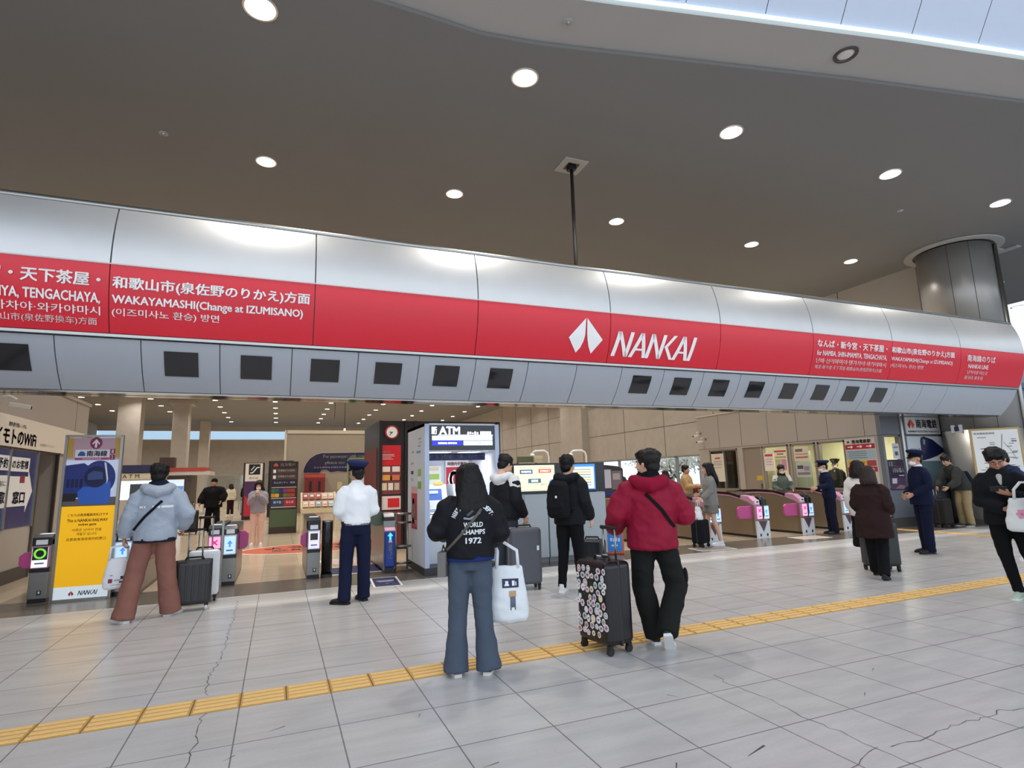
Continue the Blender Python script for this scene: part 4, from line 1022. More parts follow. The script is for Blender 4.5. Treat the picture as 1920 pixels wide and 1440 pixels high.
# right bank of double gates
def big_gate(x, label, d1, d2, left_flap=True):
    t = thing('ticket_gate', label, 'ticket gate', (x, 10.12, 0)); L = 2.3; w_ = .40; hw = w_ / 2
    TOP = [(L, .875), (1.9, .945), (1.3, .965), (.80, .945), (.52, .885), (.22, .80), (.06, .72)]
    P = [(.06, .05), (L, .05)] + TOP
    b = MB(); b.prism([(-hw, y, z) for y, z in P], (w_, 0, 0)); obj('cabinet', b, M_GSIDE, t, bevel=.01)
    b = MB(); b.box(-hw + .02, hw - .02, .03, L - .02, 0, .05); obj('plinth', b, M_GBLK, t)
    b = MB(); T_ = [(.50, .90), (.80, .965), (1.3, .985), (1.9, .965), (L, .90), (L, .955), (1.9, 1.02), (1.3, 1.04), (.8, 1.02), (.50, .955)]
    b.prism([(-hw - .02, y, z) for y, z in T_], (w_ + .04, 0, 0)); obj('arched_top', b, mat('top_brown', '#2a1a17', .25, coat=.3), t)
    b = MB(); b.prism([(-hw - .012, y, z - .018) for y, z in TOP[:5]] + [(-hw - .012, y, z + .016) for y, z in reversed(TOP[:5])], (w_ + .024, 0, 0)); obj('pink_fascia', b, M_PINKL, t)
    b = MB(); b.prism([(-hw + .005, .04, .72), (-hw + .005, .08, .83), (-hw + .005, .22, .93), (-hw + .005, .46, .95), (-hw + .005, .46, .72)], (hw - .02, 0, 0)); h1 = obj('reader_head', b, M_PINKL, t, bevel=.01)
    panel('ticket_slot', (-hw / 2, .045, .80), 'front', .12, .10, .02, M_WHITE, h1); panel('ticket_slot', (-hw / 2, .038, .80), 'front', .05, .03, .02, M_GBLK, h1)
    b = MB(); b.prism([(.015, .05, .62), (.015, .05, .84), (.015, .14, .92), (.015, .5, .92), (.015, .5, .62)], (hw - .02, 0, 0)); obj('reader_head', b, M_GBLK, t, bevel=.01)
    display(t, -hw / 2, .03, .56, .15, .27, d1); display(t, hw / 2, .03, .56, .15, .27, d2)
    if left_flap: flap(t, -.13, -.62, .12, .57, .29)
    flap(t, .16, .30, .10, .57, .24)
    b = MB(); b.tube([(0, .02, .40), (0, -.02, .50), (0, -.02, .85), (.01, .1, .98)], .016, n=8); obj('guard_bar', b, M_GBLK, t, smooth=True)
    for s in (-1, 1):
        b = MB(); b.prism([(s * .19, .02, .0), (s * .19, .02, .37), (s * .14, .02, .37), (0, .02, .12), (0, .02, 0)], (0, .04, 0)); fp = obj('front_plate', b, paint('#d9dde2', .4), t)
        panel('sticker', (s * .10, .018, .06), 'front', .045, .06, .003, M_GBLK, fp)
    b = MB(); b.prism([(-.13, .035, .36), (.13, .035, .36), (0, .035, .12)], (0, .03, 0)); obj('kick_panel', b, paint('#5a3f44'), t)
    return t
big_gate(7.55, 'double ticket gate mostly hidden behind the person in crimson jacket', 'blue', 'blue', False)
big_gate(8.92, 'double ticket gate directly behind the woman in grey shorts', 'blue', 'blue', False)
big_gate(10.33, 'double ticket gate with bright magenta flap and white notched front plate', 'pink', 'blue')
big_gate(11.75, 'double ticket gate with pale pink flap beside the navy uniformed officer', 'pink', 'blue')
big_gate(13.15, 'ticket gate nearest the booth windows, behind the woman in dark brown coat', 'blue', 'blue', False)

# ------------------------------------------------------------------ ticket machine kiosk with clock
M_KBLK = mat('kiosk_black', '#241d1d', .3); M_RED = mat('poster_red', '#d3202a', .4); M_MAROON = mat('maroon', '#6e2a2c', .45)
t = thing('ticket_kiosk', 'black kiosk with a red rimmed clock and red posters behind the cash machine booth', 'kiosk', (2.08, 13.0, 0))
b = MB(); b.box(0, 2.95, .05, 2.4, 0, 2.87); obj('body', b, M_KBLK, t)
b = MB(); b.box(-.012, .0, .3, 2.3, .1, 2.25); obj('side_panel', b, M_MAROON, t)
for x in (0, .58, .80, 2.86): 
    b = MB(); b.box(x, x + .07, -.01, .06, 0, 2.87); obj('pilaster', b, M_KBLK, t)
cl = (.28, .03, 2.60)
m = MB(); m.lathe([(.155, 0), (.155, .05), (.125, .06), (.0, .06)], n=36, T=Matrix.Translation((cl[0], .04, cl[2])) @ Matrix.Rotation(R(90), 4, 'X')); ck = obj('clock_rim', m, mat('clock_red', '#b5282c', .35), t)
m = MB(); m.lathe([(.122, .061), (.122, .066), (0, .066)], n=36, T=Matrix.Translation((cl[0], .04, cl[2])) @ Matrix.Rotation(R(90), 4, 'X')); obj('clock_face', m, paint('#f0ede8'), ck)
for a, L_, w_ in ((R(200), .085, .012), (R(170), .06, .014)):
    m = MB(); d = V((math.cos(a), 0, math.sin(a))); n = V((-d.z, 0, d.x)) * w_ / 2; c = V((cl[0], -.032, cl[2]))
    if L_ > .08: d = V((math.cos(R(232)), 0, math.sin(R(232)))); n = V((-d.z, 0, d.x)) * w_ / 2
    m.prism([c - n - d * .015, c + d * L_ - n, c + d * L_ + n, c + n - d * .015], (0, .004, 0)); obj('clock_hand', m, M_BLACK, ck)
panel('red_poster', (.28, .04, 2.08), 'front', .44, .46, .02, M_RED, t)
text('lettering', 'お得なきっぷ', (.20, .038, 2.16), 'front', .28, .05, M_WHITE, t, .03)
for k, wd in enumerate((.26, .28, .20, .25)): line('lettering', [(.08, 2.10 - .035 * k), (.08 + wd, 2.10 - .035 * k)], .012, paint('#f2c4c0'), t, lambda a, b_: V((a, .034, b_)))
panel('fare_board', (.28, .04, 1.72), 'front', .44, .24, .02, paint('#86383f'), t)
for i in range(2):
    for k in range(2): panel('fare_card', (.17 + .22 * i, .035, 1.77 - .19 * k), 'front', .17, .12, .02, paint(('#f2e3cf', '#efe3d8', '#e9a54a', '#d4764b')[i + 2 * k]), t)
panel('machine_front', (.28, .04, 1.36), 'front', .44, .30, .02, paint('#7e3a3a'), t)
for i in range(3): panel('leaflet', (.13 + .14 * i, .032, 1.38), 'front', .11, .16, .02, paint(('#e8d6b4', '#ece6dc', '#cdb8a2')[i]), t)
panel('red_notice', (.28, .04, 1.02), 'front', .44, .30, .02, paint('#e9d6d0'), t); panel('red_notice', (.34, .034, 1.02), 'front', .26, .20, .02, M_RED, t)
b = MB(); b.box(.06, .5, -.0, .06, .1, .84); obj('lower_panel', b, M_MAROON, t)
panel('framed_poster', (.74, .04, 1.65), 'front', .15, 1.25, .03, paint('#cfc6bf'), t); panel('pictogram', (.735, .036, 2.18), 'front', .12, .16, .03, M_BLACK, t)
panel('red_poster', (2.72, .04, 2.0), 'front', .26, .62, .02, M_RED, t); line('lettering', [(2.64, 2.1), (2.8, 2.1)], .03, M_WHITE, t, lambda a, b_: V((a, .034, b_))); line('lettering', [(2.64, 1.98), (2.76, 1.98)], .02, M_WHITE, t, lambda a, b_: V((a, .034, b_)))

# ------------------------------------------------------------------ cash machine booth
M_ATMW = mat('atm_white', '#d9dde4', .35); M_ATMG = mat('atm_grey', '#8f97a6', .4)
t = thing('cash_machine_booth', 'white cash machine booth with an illuminated ATM sign', 'cash machine booth', (2.2, 9.14, 0))
W_, D_, H_ = 1.30, 1.38, 2.43
b = MB(); b.box(0, .07, 0, D_, .12, H_); b.box(W_ - .07, W_, 0, D_, .12, H_); b.box(0, W_, D_ - .06, D_, .12, H_); b.box(0, W_, 0, D_, H_ - .05, H_); b.box(.07, W_ - .07, .0, D_, 1.97, 2.0); obj('shell', b, M_ATMW, t)
b = MB(); b.box(-.005, W_ + .005, .005, D_, 0, .12); obj('plinth', b, M_DKGREY, t)
for x in (0, W_ - .07): panel('edge_post', (x + .035, -.004, 1.27), 'front', .075, 2.3, .02, mat('atm_edge', '#b9c6e0', .3), t)
hd = panel('sign_box', (W_ / 2, -.005, 2.19), 'front', W_ - .15, .42, .05, paint('#33353b', .3), t)
text('lettering', 'ATM', (.42, -.008, 2.31), 'front', .36, .135, glow('#f2f5ff', 1.2), hd, .05)
text('lettering', '銀行', (.155, -.008, 2.31), (V((1, 0, 0)), V((0, 0, 1))), .09, .13, glow('#f2f5ff', 1.2), hd, .03)
line('lettering', [(.22, 2.235), (1.19, 2.235)], .012, glow('#f2f5ff', 1.2), hd, lambda a, b_: V((a, -.009, b_)))
[panel('lettering', (.745 + .042 * i, -.007, 2.266 + .006 * (i % 2)), 'front', .03, .05 - .012 * (i % 3), .003, glow('#e8ecff', 1.1), hd) for i in range(5)]; panel('lit_strip', (1.06, -.007, 2.268), 'front', .2, .065, .003, glow('#cfd8ff', 1.0), hd)
panel('lit_panel', (W_ / 2, -.007, 2.185), 'front', 1.06, .075, .004, glow('#dfeaf6', 1.1), hd)
panel('lit_panel', (.38, -.007, 2.10), 'front', .52, .075, .004, glow('#2a36d8', 1.0), hd); panel('lit_panel', (.92, -.007, 2.10), 'front', .52, .075, .004, glow('#dcebf8', 1.1), hd)
text('lettering', '硬貨取扱 紙幣専用', (.38, -.010, 2.10), 'front', .32, .03, glow('#f2f5ff', 1.0), hd, .02); text('lettering', 'ご利用案内', (.92, -.010, 2.10), 'front', .16, .026, M_NAVYINK, hd)
bn = panel('banner', (.60, .25, 1.885), 'front', 1.06, .125, .02, paint('#1d2356'), t); text('lettering', '預け入れ・お引き出し・お振込・キャッシング', (.60, .245, 1.885), 'front', 1.0, .068, M_WHITE, bn, .02)
panel('interior_back', (W_ / 2, 1.28, 1.05), 'front', 1.16, 1.85, .03, mat('atm_in', '#cdd3dc', .4), t)
for x in (.38, .92):
    panel('interior_lamp', (x, .5, 1.965), (V((1, 0, 0)), V((0, -1, 0))), .34, .3, .01, glow('#f4f7ff', 2.5), t)
    l = bpy.data.lights.new('lamp', 'AREA'); l.size = .3; l.energy = 4; l.color = (.92, .95, 1); o = bpy.data.objects.new('lamp', l); COL.objects.link(o); o.parent = t; o.location = (x, .45, 1.94)
# posters inside
def poster(t, x, y, z, w_, h_, c, lines=(), face='front', nm='poster'):
    p = panel(nm, (x, y, z), face, w_, h_, .004, paint(c), t)
    return p
for x, z, w_, h_, c in ((.19, 1.70, .20, .16, '#e8e6e0'), (.20, 1.50, .22, .20, '#e9e9e4'), (.48, 1.58, .26, .36, '#dfe3d4'), (.47, 1.56, .20, .10, '#9db85c'), (.20, 1.71, .14, .10, '#e8cf2f'), (.46, 1.70, .2, .06, '#d9c9a8')):
    poster(t, x, 1.24 - (.004 if w_ < .21 else 0) - (.004 if w_ < .15 else 0), z, w_, h_, c)
p = poster(t, .92, 1.24, 1.55, .46, .62, '#f3efee'); text('lettering', '時間内手数料', (.92, 1.236, 1.79), 'front', .38, .07, paint('#b3262f'), p, .03)
panel('red_field', (.92, 1.236, 1.50), 'front', .44, .46, .003, paint('#bb2430'), p); text('lettering', '0', (.86, 1.232, 1.50), 'front', .25, .36, M_WHITE, p, .08); text('lettering', '円', (1.05, 1.232, 1.36), 'front', .09, .1, M_WHITE, p, .03)
# two machines
for x0, nm in ((.08, 'machine'), (.70, 'machine')):
    b = MB(); b.prism([(x0, .42, .06), (x0, .42, .86), (x0, .50, .92), (x0, .66, 1.02), (x0, .80, 1.42), (x0, 1.2, 1.42), (x0, 1.2, .06)], (.50, 0, 0)); mc = obj('machine', b, M_ATMW, t, bevel=.012)
    SL = (V((1, 0, 0)), V((0, .33, .945)).normalized())
    panel('screen', (x0 + .25, .735, 1.25), SL, .30, .20, .01, glow('#33508f', .9), mc); panel('screen_glow', (x0 + .25, .730, 1.29), SL, .16, .05, .006, glow('#9cb4d8', .9), mc)
    panel('keypad', (x0 + .25, .59, .985), (V((1, 0, 0)), V((0, .85, .53)).normalized()), .28, .08, .012, M_ATMG, mc)
    panel('slot', (x0 + .14, .49, .905), SL, .14, .05, .012, M_DKGREY, mc); panel('slot', (x0 + .38, .49, .905), SL, .1, .05, .012, M_DKGREY, mc)
    panel('lock', (x0 + .25, .418, .55), 'front', .02, .12, .006, M_DKGREY, mc); panel('orange_tag', (x0 + .35, .79, 1.44), SL, .16, .05, .01, paint('#e2a52c'), mc)
b = MB(); b.box(.60, .68, .5, 1.2, .06, 1.0); obj('divider', b, M_ATMG, t); panel('leaflet_rack', (.035 + .1, .40, .95), 'front', .1, .35, .05, paint('#e3cfd2'), t)
# outside of the left side wall: stickers and the red zero poster
sw = (V((0, -1, 0)), V((0, 0, 1)))
p = panel('side_poster', (-.003, .78, .98), sw, .44, .60, .003, paint('#b8323c'), t); panel('side_poster', (-.006, .78, 1.34), sw, .44, .12, .003, paint('#d8aeb4'), t)
text('lettering', '0', (-.006, .82, .98), sw, .26, .50, M_WHITE, p, .05); text('lettering', '円', (-.006, .62, .78), sw, .09, .1, M_WHITE, p)
for y, z, w_, h_, c in ((.38, 1.42, .24, .12, '#86b04c'), (.38, 1.63, .24, .12, '#9fc062'), (.38, 1.52, .24, .07, '#e8ece8'), (.95, 1.64, .18, .06, '#2f3550'), (.95, 1.52, .2, .05, '#b9bcc4'), (.45, 1.98, .3, .04, '#5fa6d8'), (.95, 1.80, .2, .04, '#aab0bb'), (.9, 2.0, .16, .03, '#9aa0ad'), (.35, 2.14, .2, .025, '#b0b6c2'), (.35, 2.2, .2, .025, '#a0a6b4'), (.4, 2.08, .2, .025, '#a9afbc')):
    panel('bank_sticker', (-.003, y, z), sw, w_, h_, .002, paint(c), t)

# ------------------------------------------------------------------ grey cabinets and screens
M_CAB = mat('cabinet_grey', '#a9b0b4', .5, var=.02)
for i, (x0, x1, lb) in enumerate(((3.60, 4.53, 'left pale grey two door cabinet under the yellowish screen'), (4.55, 5.74, 'right pale grey two door cabinet behind the boy with the backpack'))):
    t = thing('storage_cabinet', lb, 'cabinet', ((x0 + x1) / 2, 9.42, 0), group=None); hw = (x1 - x0) / 2
    b = MB(); b.box(-hw, hw, .02, .5, .08, 1.20); obj('carcass', b, M_CAB, t); b = MB(); b.box(-hw, hw, .04, .5, 0, .08); obj('plinth', b, paint('#77777a'), t)
    for s in (-1, 1):
        b = MB(); b.box(min(0, s * hw) + .004, max(0, s * hw) - .004, 0, .02, .09, 1.19); d = obj('door', b, M_CAB, t, bevel=.003)
        b = MB(); b.box(s * .05 - .012, s * .05 + .012, -.018, 0, .52, .64); obj('handle', b, M_STEEL, d)
t = thing('display_monitor', 'left black monitor showing a yellowish ticket notice on the grey cabinet', 'monitor', (4.36, 9.50, 1.20))
b = MB(); b.box(-.49, .48, -.08, 0, .01, .55); obj('bezel', b, M_GBLK, t, bevel=.006)
b = MB(); b.box(-.3, .3, -.03, .15, 0, .02); obj('stand', b, M_GBLK, t)
sc = panel('screen', (-.075, -.083, .285), 'front', .80, .46, .004, glow('#d9d3b4', .9), t)
panel('caption', (-.24, -.086, .40), 'front', .25, .075, .003, glow('#3d5578', .8), sc); text('lettering', '南海線特急', (-.24, -.087, .40), 'front', .2, .04, glow('#dfe3ea', .8), sc, .02)
panel('caption', (.13, -.086, .41), 'front', .25, .07, .003, glow('#d0463a', .8), sc); text('lettering', '空港線急行', (.13, -.087, .41), 'front', .2, .04, glow('#f1dcd6', .8), sc, .02)
panel('caption', (-.08, -.086, .235), 'front', .25, .075, .003, glow('#3d5f6c', .8), sc); text('lettering', '高野線', (-.08, -.087, .235), 'front', .14, .045, glow('#dfe3ea', .8), sc, .02)
text('lettering', 'きっぷのご案内です', (.02, -.086, .17), 'front', .4, .03, glow('#5a5f58', .6), sc); poly('pictogram', [(-.05, -.02), (0, -.06), (.05, -.02), (.05, .02), (0, .06), (-.05, .02)], (.26, -.087, .20), 'front', glow('#3f86cf', .9), .002, sc)
line('rule', [(-.4, .075), (.3, .075)], .008, glow('#9a9478', .7), sc, lambda a, b_: V((a, -.088, b_))); line('rule', [(-.4, .47), (.3, .47)], .006, glow('#9a9478', .7), sc, lambda a, b_: V((a, -.088, b_)))
t = thing('display_monitor', 'right black monitor with a blue edged notice behind the boy with the backpack', 'monitor', (5.29, 9.50, 1.20))
b = MB(); b.box(-.44, .46, -.08, 0, .01, .55); obj('bezel', b, M_GBLK, t, bevel=.006); b = MB(); b.box(-.3, .3, -.03, .15, 0, .02); obj('stand', b, M_GBLK, t)
sc = panel('screen', (-.08, -.083, .285), 'front', .66, .47, .004, glow('#3c82d8', .9), t); panel('notice_page', (-.05, -.086, .27), 'front', .54, .40, .003, glow('#d6d6cd', .9), sc)
for k in range(7): line('lettering', [(-.22 + .05 * (k % 2), .42 - .048 * k), (.16, .42 - .048 * k)], .02, glow(('#8fa39a', '#c9b24c', '#8c9089')[k % 3], .7), sc, lambda a, b_: V((a, -.090, b_)))
t = thing('standing_sign', 'low orange framed standing sign with a blue sheet beside the grey cabinet', 'sign', (6.02, 9.62, 0), R(-25))
panel('frame', (0, 0, .22), 'front', .34, .44, .02, paint('#d0623c'), t); panel('sheet', (0, -.004, .235), 'front', .27, .35, .004, paint('#2e86d8'), t); [panel('lettering', (-.07 + .05 * i, -.006, .28 - .01 * (i % 2)), 'front', .03, .06, .003, paint('#d5e4f2'), t) for i in range(4)]; line('lettering', [(-.07, .17), (.05, .17)], .03, paint('#cfe2f4'), t, lambda a, b_: V((a, -.009, b_)))
b = MB(); b.box(-.17, .17, .0, .22, 0, .02); obj('foot', b, M_DKGREY, t)
for x, lb in ((8.75, 'left white hooked lamp post above the cabinet screens'), (10.25, 'right white hooked lamp post by the concrete pilaster')):
    t = thing('hook_lamp', lb, 'lamp', (x, 18.0, 0)); m = MB(); m.tube([(0, 0, 0), (0, 0, 2.2), (-.04, 0, 2.34), (-.16, 0, 2.41), (-.5, 0, 2.40), (-.62, 0, 2.34)], .035, n=10); obj('pole', m, M_WHITE, t, smooth=True)
    m = MB(); m.lathe([(.09, -.05), (.05, .02), (.0, .03)], n=14, T=Matrix.Translation((-.62, 0, 2.30))); obj('lamp_head', m, M_WHITE, t)
t = thing('stall_board', 'olive green board with a cream box above the cabinet screens', 'board', (7.95, 18.2, 0)); panel('board', (0, 0, 2.12), 'front', .62, .20, .05, paint('#5e6a50'), t); panel('sign_box', (.5, 0, 2.13), 'front', .32, .24, .1, paint('#d8cdb4'), t); b = MB(); b.box(-.3, -.25, .03, .09, 0, 2.05); b.box(.4, .45, .03, .09, 0, 2.05); obj('post', b, M_DKGREY, t)
t = thing('photo_machine', 'dark rounded photo display stand with posters left of the person in crimson jacket', 'stand', (8.80, 14.0, 0))
b = MB(); b.prism([(-.48, 0, 0), (.36, 0, 0), (.36, 0, 1.66), (.18, 0, 1.75), (-.2, 0, 1.79), (-.48, 0, 1.76)], (0, .5, 0)); obj('body', b, paint('#332a2e'), t); panel('poster', (-.22, -.004, 1.40), 'front', .34, .52, .004, paint('#b7b6c6'), t); panel('poster', (.14, -.004, 1.36), 'front', .34, .52, .004, paint('#6d6468'), t); panel('poster', (.13, -.008, 1.46), 'front', .24, .18, .003, paint('#a39c98'), t); panel('blue_band', (-.10, -.006, .98), 'front', .74, .13, .004, paint('#1d2770'), t); panel('white_panel', (-.1, -.004, .6), 'front', .7, .5, .004, paint('#b9bfd4'), t)

# ------------------------------------------------------------------ station office booth on the right
XO = 14.52
M_GLASS = bpy.data.materials.new('glass'); M_GLASS.use_nodes = True
nt = M_GLASS.node_tree; nt.nodes.clear(); o_ = nt.nodes.new('ShaderNodeOutputMaterial'); mx = nt.nodes.new('ShaderNodeMixShader'); tr = nt.nodes.new('ShaderNodeBsdfTransparent'); gl = nt.nodes.new('ShaderNodeBsdfGlossy'); gl.inputs['Roughness'].default_value = .03
tr.inputs[0].default_value = (.93, .96, .95, 1)
mx.inputs[0].default_value = .07; nt.links.new(tr.outputs[0], mx.inputs[1]); nt.links.new(gl.outputs[0], mx.inputs[2]); nt.links.new(mx.outputs[0], o_.inputs[0])
H0, H1 = .90, 2.29
wins = [(15.10, 16.45, .89), (12.98, 14.02, .78), (12.02, 12.90, .92), (11.06, 11.94, .92)]
door = (14.08, 14.86)
b = MB(); T1 = XO + .12
b.box(XO, T1, 10.121, 17.0, H1, 3.53)
cuts = sorted(wins + [(door[0], door[1], 0.0)]); y = 10.121
for (a, c_, zb) in cuts:
    b.box(XO, T1, y, a, 0, H1); b.box(XO, T1, a, c_, 0, zb) if zb > .01 else None; y = c_
b.box(XO, T1, y, 17.0, 0, H1)
b.box(T1, XR, 16.88, 16.998, 0, 3.529)
struct('wall_right_booth', b, M_BLOCK)
b = MB(); b.box(XO - .03, XR, 9.98, 17.02, 3.53, 3.58); struct('trim_ledge', b, paint('#c9bfb0'))
b = MB()
for yj in (10.45, 11.55, 12.6, 13.7, 14.85, 15.9): b.box(XO - .003, XO, yj, yj + .012, 2.36, 3.53)
b.box(XO - .003, XO, 10, 17, 2.34, 2.352); struct('trim_booth_joints', b, M_GAP)
b = MB(); b.box(XO - .008, XO, 10.0, 17.0, 0, .2); struct('baseboard_right', b, M_BASE)
for i, (a, c_, zb) in enumerate(wins):
    b = MB()
    for yy in (a, c_ - .05): b.box(XO - .02, XO + .1, yy, yy + .05, zb, H1)
    b.box(XO - .02, XO + .1, a, c_, H1 - .05, H1); b.box(XO - .04, XO + .12, a, c_, zb, zb + .05)
    if i == 0: b.box(XO - .02, XO + .1, (a + c_) / 2 - .02, (a + c_) / 2 + .02, zb, H1)
    fr_ = obj('window_%d' % (i + 1), b, mat('win_frame', '#8d8378', .45, .3)); fr_['kind'] = 'structure'
    b = MB(); b.box(XO + .05, XO + .056, a + .05, c_ - .05, zb + .05, H1 - .05); obj('pane', b, M_GLASS, fr_)
b = MB(); b.box(XO + .04, XO + .09, door[0], door[1], 0, H1); d = struct('door_2', b, mat('booth_door', '#8f8377', .5))
b = MB(); b.box(XO - .02, XO + .04, door[0] + .08, door[0] + .13, .95, 1.1); obj('door_handle', b, M_STEEL, d)
panel('door_label', (XO + .038, door[0] + .17, 1.28), 'left', .24, .15, .004, paint('#c8a63a'), d)
# interior of the office
b = MB(); b.box(XO + .12, XR - .02, 10.12, 16.88, .0, .02); struct('floor_office', b, paint('#8a8378'))
b = MB(); b.box(XO + .12, XR - .02, 10.1, 14.05, 2.75, 2.8); struct('ceiling_office', b, paint('#e8e4d0'))
b = MB(); b.box(XR - .06, XR - .02, 10.1, 16.88, 0, 2.8); b.box(XO + .12, XR, 14.9, 15.0, 0, 2.8); struct('wall_office', b, paint('#cfc9a8'))
for yy in (11.2, 13.2):
    t = thing('office_light', 'long ceiling light panel inside the station office', 'light', (16.0, yy, 2.75), group='office ceiling lights'); b = MB(); b.box(-.6, .6, -.15, .15, -.05, 0); obj('diffuser', b, glow('#fff6cf', 5), t)
    l = bpy.data.lights.new('lamp', 'AREA'); l.shape = 'RECTANGLE'; l.size = 1.2; l.size_y = .3; l.energy = 60; l.color = (1, .95, .75); o = bpy.data.objects.new('lamp', l); COL.objects.link(o); o.parent = t; o.location = (0, 0, -.07)
t = thing('office_shelf', 'grey locker with a green notice inside the office window', 'locker', (15.6, 13.75, 0)); b = MB(); b.box(-.4, .4, -.3, .3, .02, 2.1); obj('body', b, paint('#6c7466'), t); panel('notice', (-.405, .0, 1.5), 'left', .2, .5, .004, paint('#d2d6c8'), t)
t = thing('office_desk', 'desk with papers behind the dark office window', 'desk', (15.4, 15.8, 0)); b = MB(); b.box(-.35, .4, -.6, .6, .85, .9); obj('desk_top', b, paint('#8d8478'), t); b = MB(); b.box(-.3, .3, -.55, .55, .02, .85); obj('pedestal', b, paint('#5d564e'), t)
t = thing('paper_stack', 'white papers on the desk inside the dark office window', 'papers', (15.3, 15.35, .9)); b = MB(); b.box(-.12, .12, -.2, .2, 0, .12); obj('sheets', b, paint('#b9b2a4'), t)
t = thing('desk_printer', 'small white printer on the desk inside the dark office window', 'printer', (15.3, 15.75, .9)); b = MB(); b.box(-.15, .15, -.14, .14, 0, .2); obj('case', b, paint('#a39d94'), t, bevel=.02); b = MB(); b.box(-.16, -.14, -.1, .1, .1, .16); obj('slot', b, M_GBLK, t)
# notices on the office front
def notice(label, y, z, w_, h_, bg, rows, off=.0, cat='notice', nm='paper_notice'):
    t = thing(nm, label, cat, (XO - .028 - off, y, z))
    panel('sheet', (0, 0, 0), 'left', w_, h_, .004, paint(bg), t)
    for (a0, a1, zz, hh, c) in rows:
        panel('print', (-.004, -(a0 + a1) / 2 * w_, zz * h_), 'left', (a1 - a0) * w_, hh * h_, .002, paint(c), t)
    return t
notice('large pale notice with a red heading on the dark office window', 16.05, 1.66, .62, .98, '#d8cfc2', [(-.2, .22, .34, .05, '#b4443c'), (-.35, .35, .22, .02, '#8d857c'), (-.35, .3, .16, .02, '#9a9288'), (-.35, .35, .1, .02, '#8d857c'), (-.35, .25, .0, .02, '#9a9288')])
t = notice('small white and red notice left of the tall colour timetable poster', 13.74, 1.78, .38, .56, '#e8dcd6', [(-.4, .4, .38, .12, '#c4484c'), (-.35, .35, .15, .04, '#caa6a2'), (-.35, .3, .0, .04, '#b9aaa6'), (-.35, .35, -.15, .04, '#b9aaa6')])
t = notice('tall colour timetable poster in yellow, green and pink on the office window', 13.28, 1.62, .50, 1.08, '#e9dfc4', [(-.45, .45, .44, .05, '#c0455e'), (-.25, .25, .36, .03, '#6b5f58'), (-.42, .42, .27, .05, '#a9b06a'), (-.42, -.02, .08, .26, '#b3b886'), (.03, .42, .05, .32, '#c98fae'), (-.42, -.02, -.2, .2, '#a4ab70'), (-.45, .45, -.39, .12, '#d9b23c'), (-.4, -.3, -.39, .1, '#b04a3a')])
t = notice('pair of brown printed notices on the office window above the masked clerk', 12.50, 1.98, .52, .42, '#d9cdbd', [(-.4, .1, .25, .2, '#7a6a5c'), (-.42, .42, -.02, .1, '#b7a48e'), (-.42, .42, -.25, .12, '#b7695c')])
t = notice('grey printed notice on the office window behind the masked clerk', 12.48, 1.50, .52, .42, '#b9b8bb', [(-.4, .0, .2, .25, '#4f4d52'), (.05, .4, .1, .3, '#8b8890'), (-.42, .42, -.25, .18, '#7d7a80')])
t = thing('direction_board', 'tall office front board with red arrow bands and railway name', 'sign', (XO - .03, 10.62, 0))
panel('board', (0, 0, 1.62), 'left', .86, 1.36, .03, paint('#cfc8bf'), t)
for mb in emblem_fn(lambda a, b_: V((-.006, .32 - a, 2.22 + b_)), .14): obj('emblem', mb, M_BLACK, t)
text('lettering', '南海電鉄駅', (-.003, -.06, 2.22), 'left', .55, .105, M_BLACK, t, .03)
for z in (2.08, 1.47):
    panel('red_band', (-.003, 0, z), 'left', .84, .13, .003, paint('#b42c38'), t)
    for k in range(3):
        poly('arrow', [(-.08, -.012), (.03, -.012), (.01, -.035), (.035, -.035), (.08, 0), (.035, .035), (.01, .035), (.03, .012), (-.08, .012)], (-.007, .27 - .27 * k, z), 'left', M_WHITE, .002, t)
panel('blue_field', (-.003, 0, 1.86), 'left', .84, .26, .003, paint('#a9b9c0'), t)
for k in range(4): panel('print', (-.005, .10 - .03 * (k % 2), 1.95 - .055 * k), 'left', .52, .018, .002, paint('#6c7a84'), t)
panel('yellow_field', (-.003, .13, 1.63), 'left', .54, .17, .003, paint('#e0b53c'), t); panel('red_field', (-.003, -.28, 1.63), 'left', .26, .15, .003, paint('#a8484c'), t)
text('lettering', '空港線のりば', (-.005, .13, 1.65), 'left', .46, .05, paint('#7c5312'), t, .01)
for (y, z, w_, h_, c) in ((-.25, 1.28, .28, .16, '#d9d2b0'), (-.25, 1.09, .26, .14, '#6b5a54'), (-.05, 1.05, .1, .2, '#cfcfcf'), (-.25, .95, .24, .1, '#8a6a60'), (.2, 1.15, .3, .35, '#bcb5ab')): panel('leaflet', (-.005, y, z), 'left', w_, h_, .004, paint(c), t)

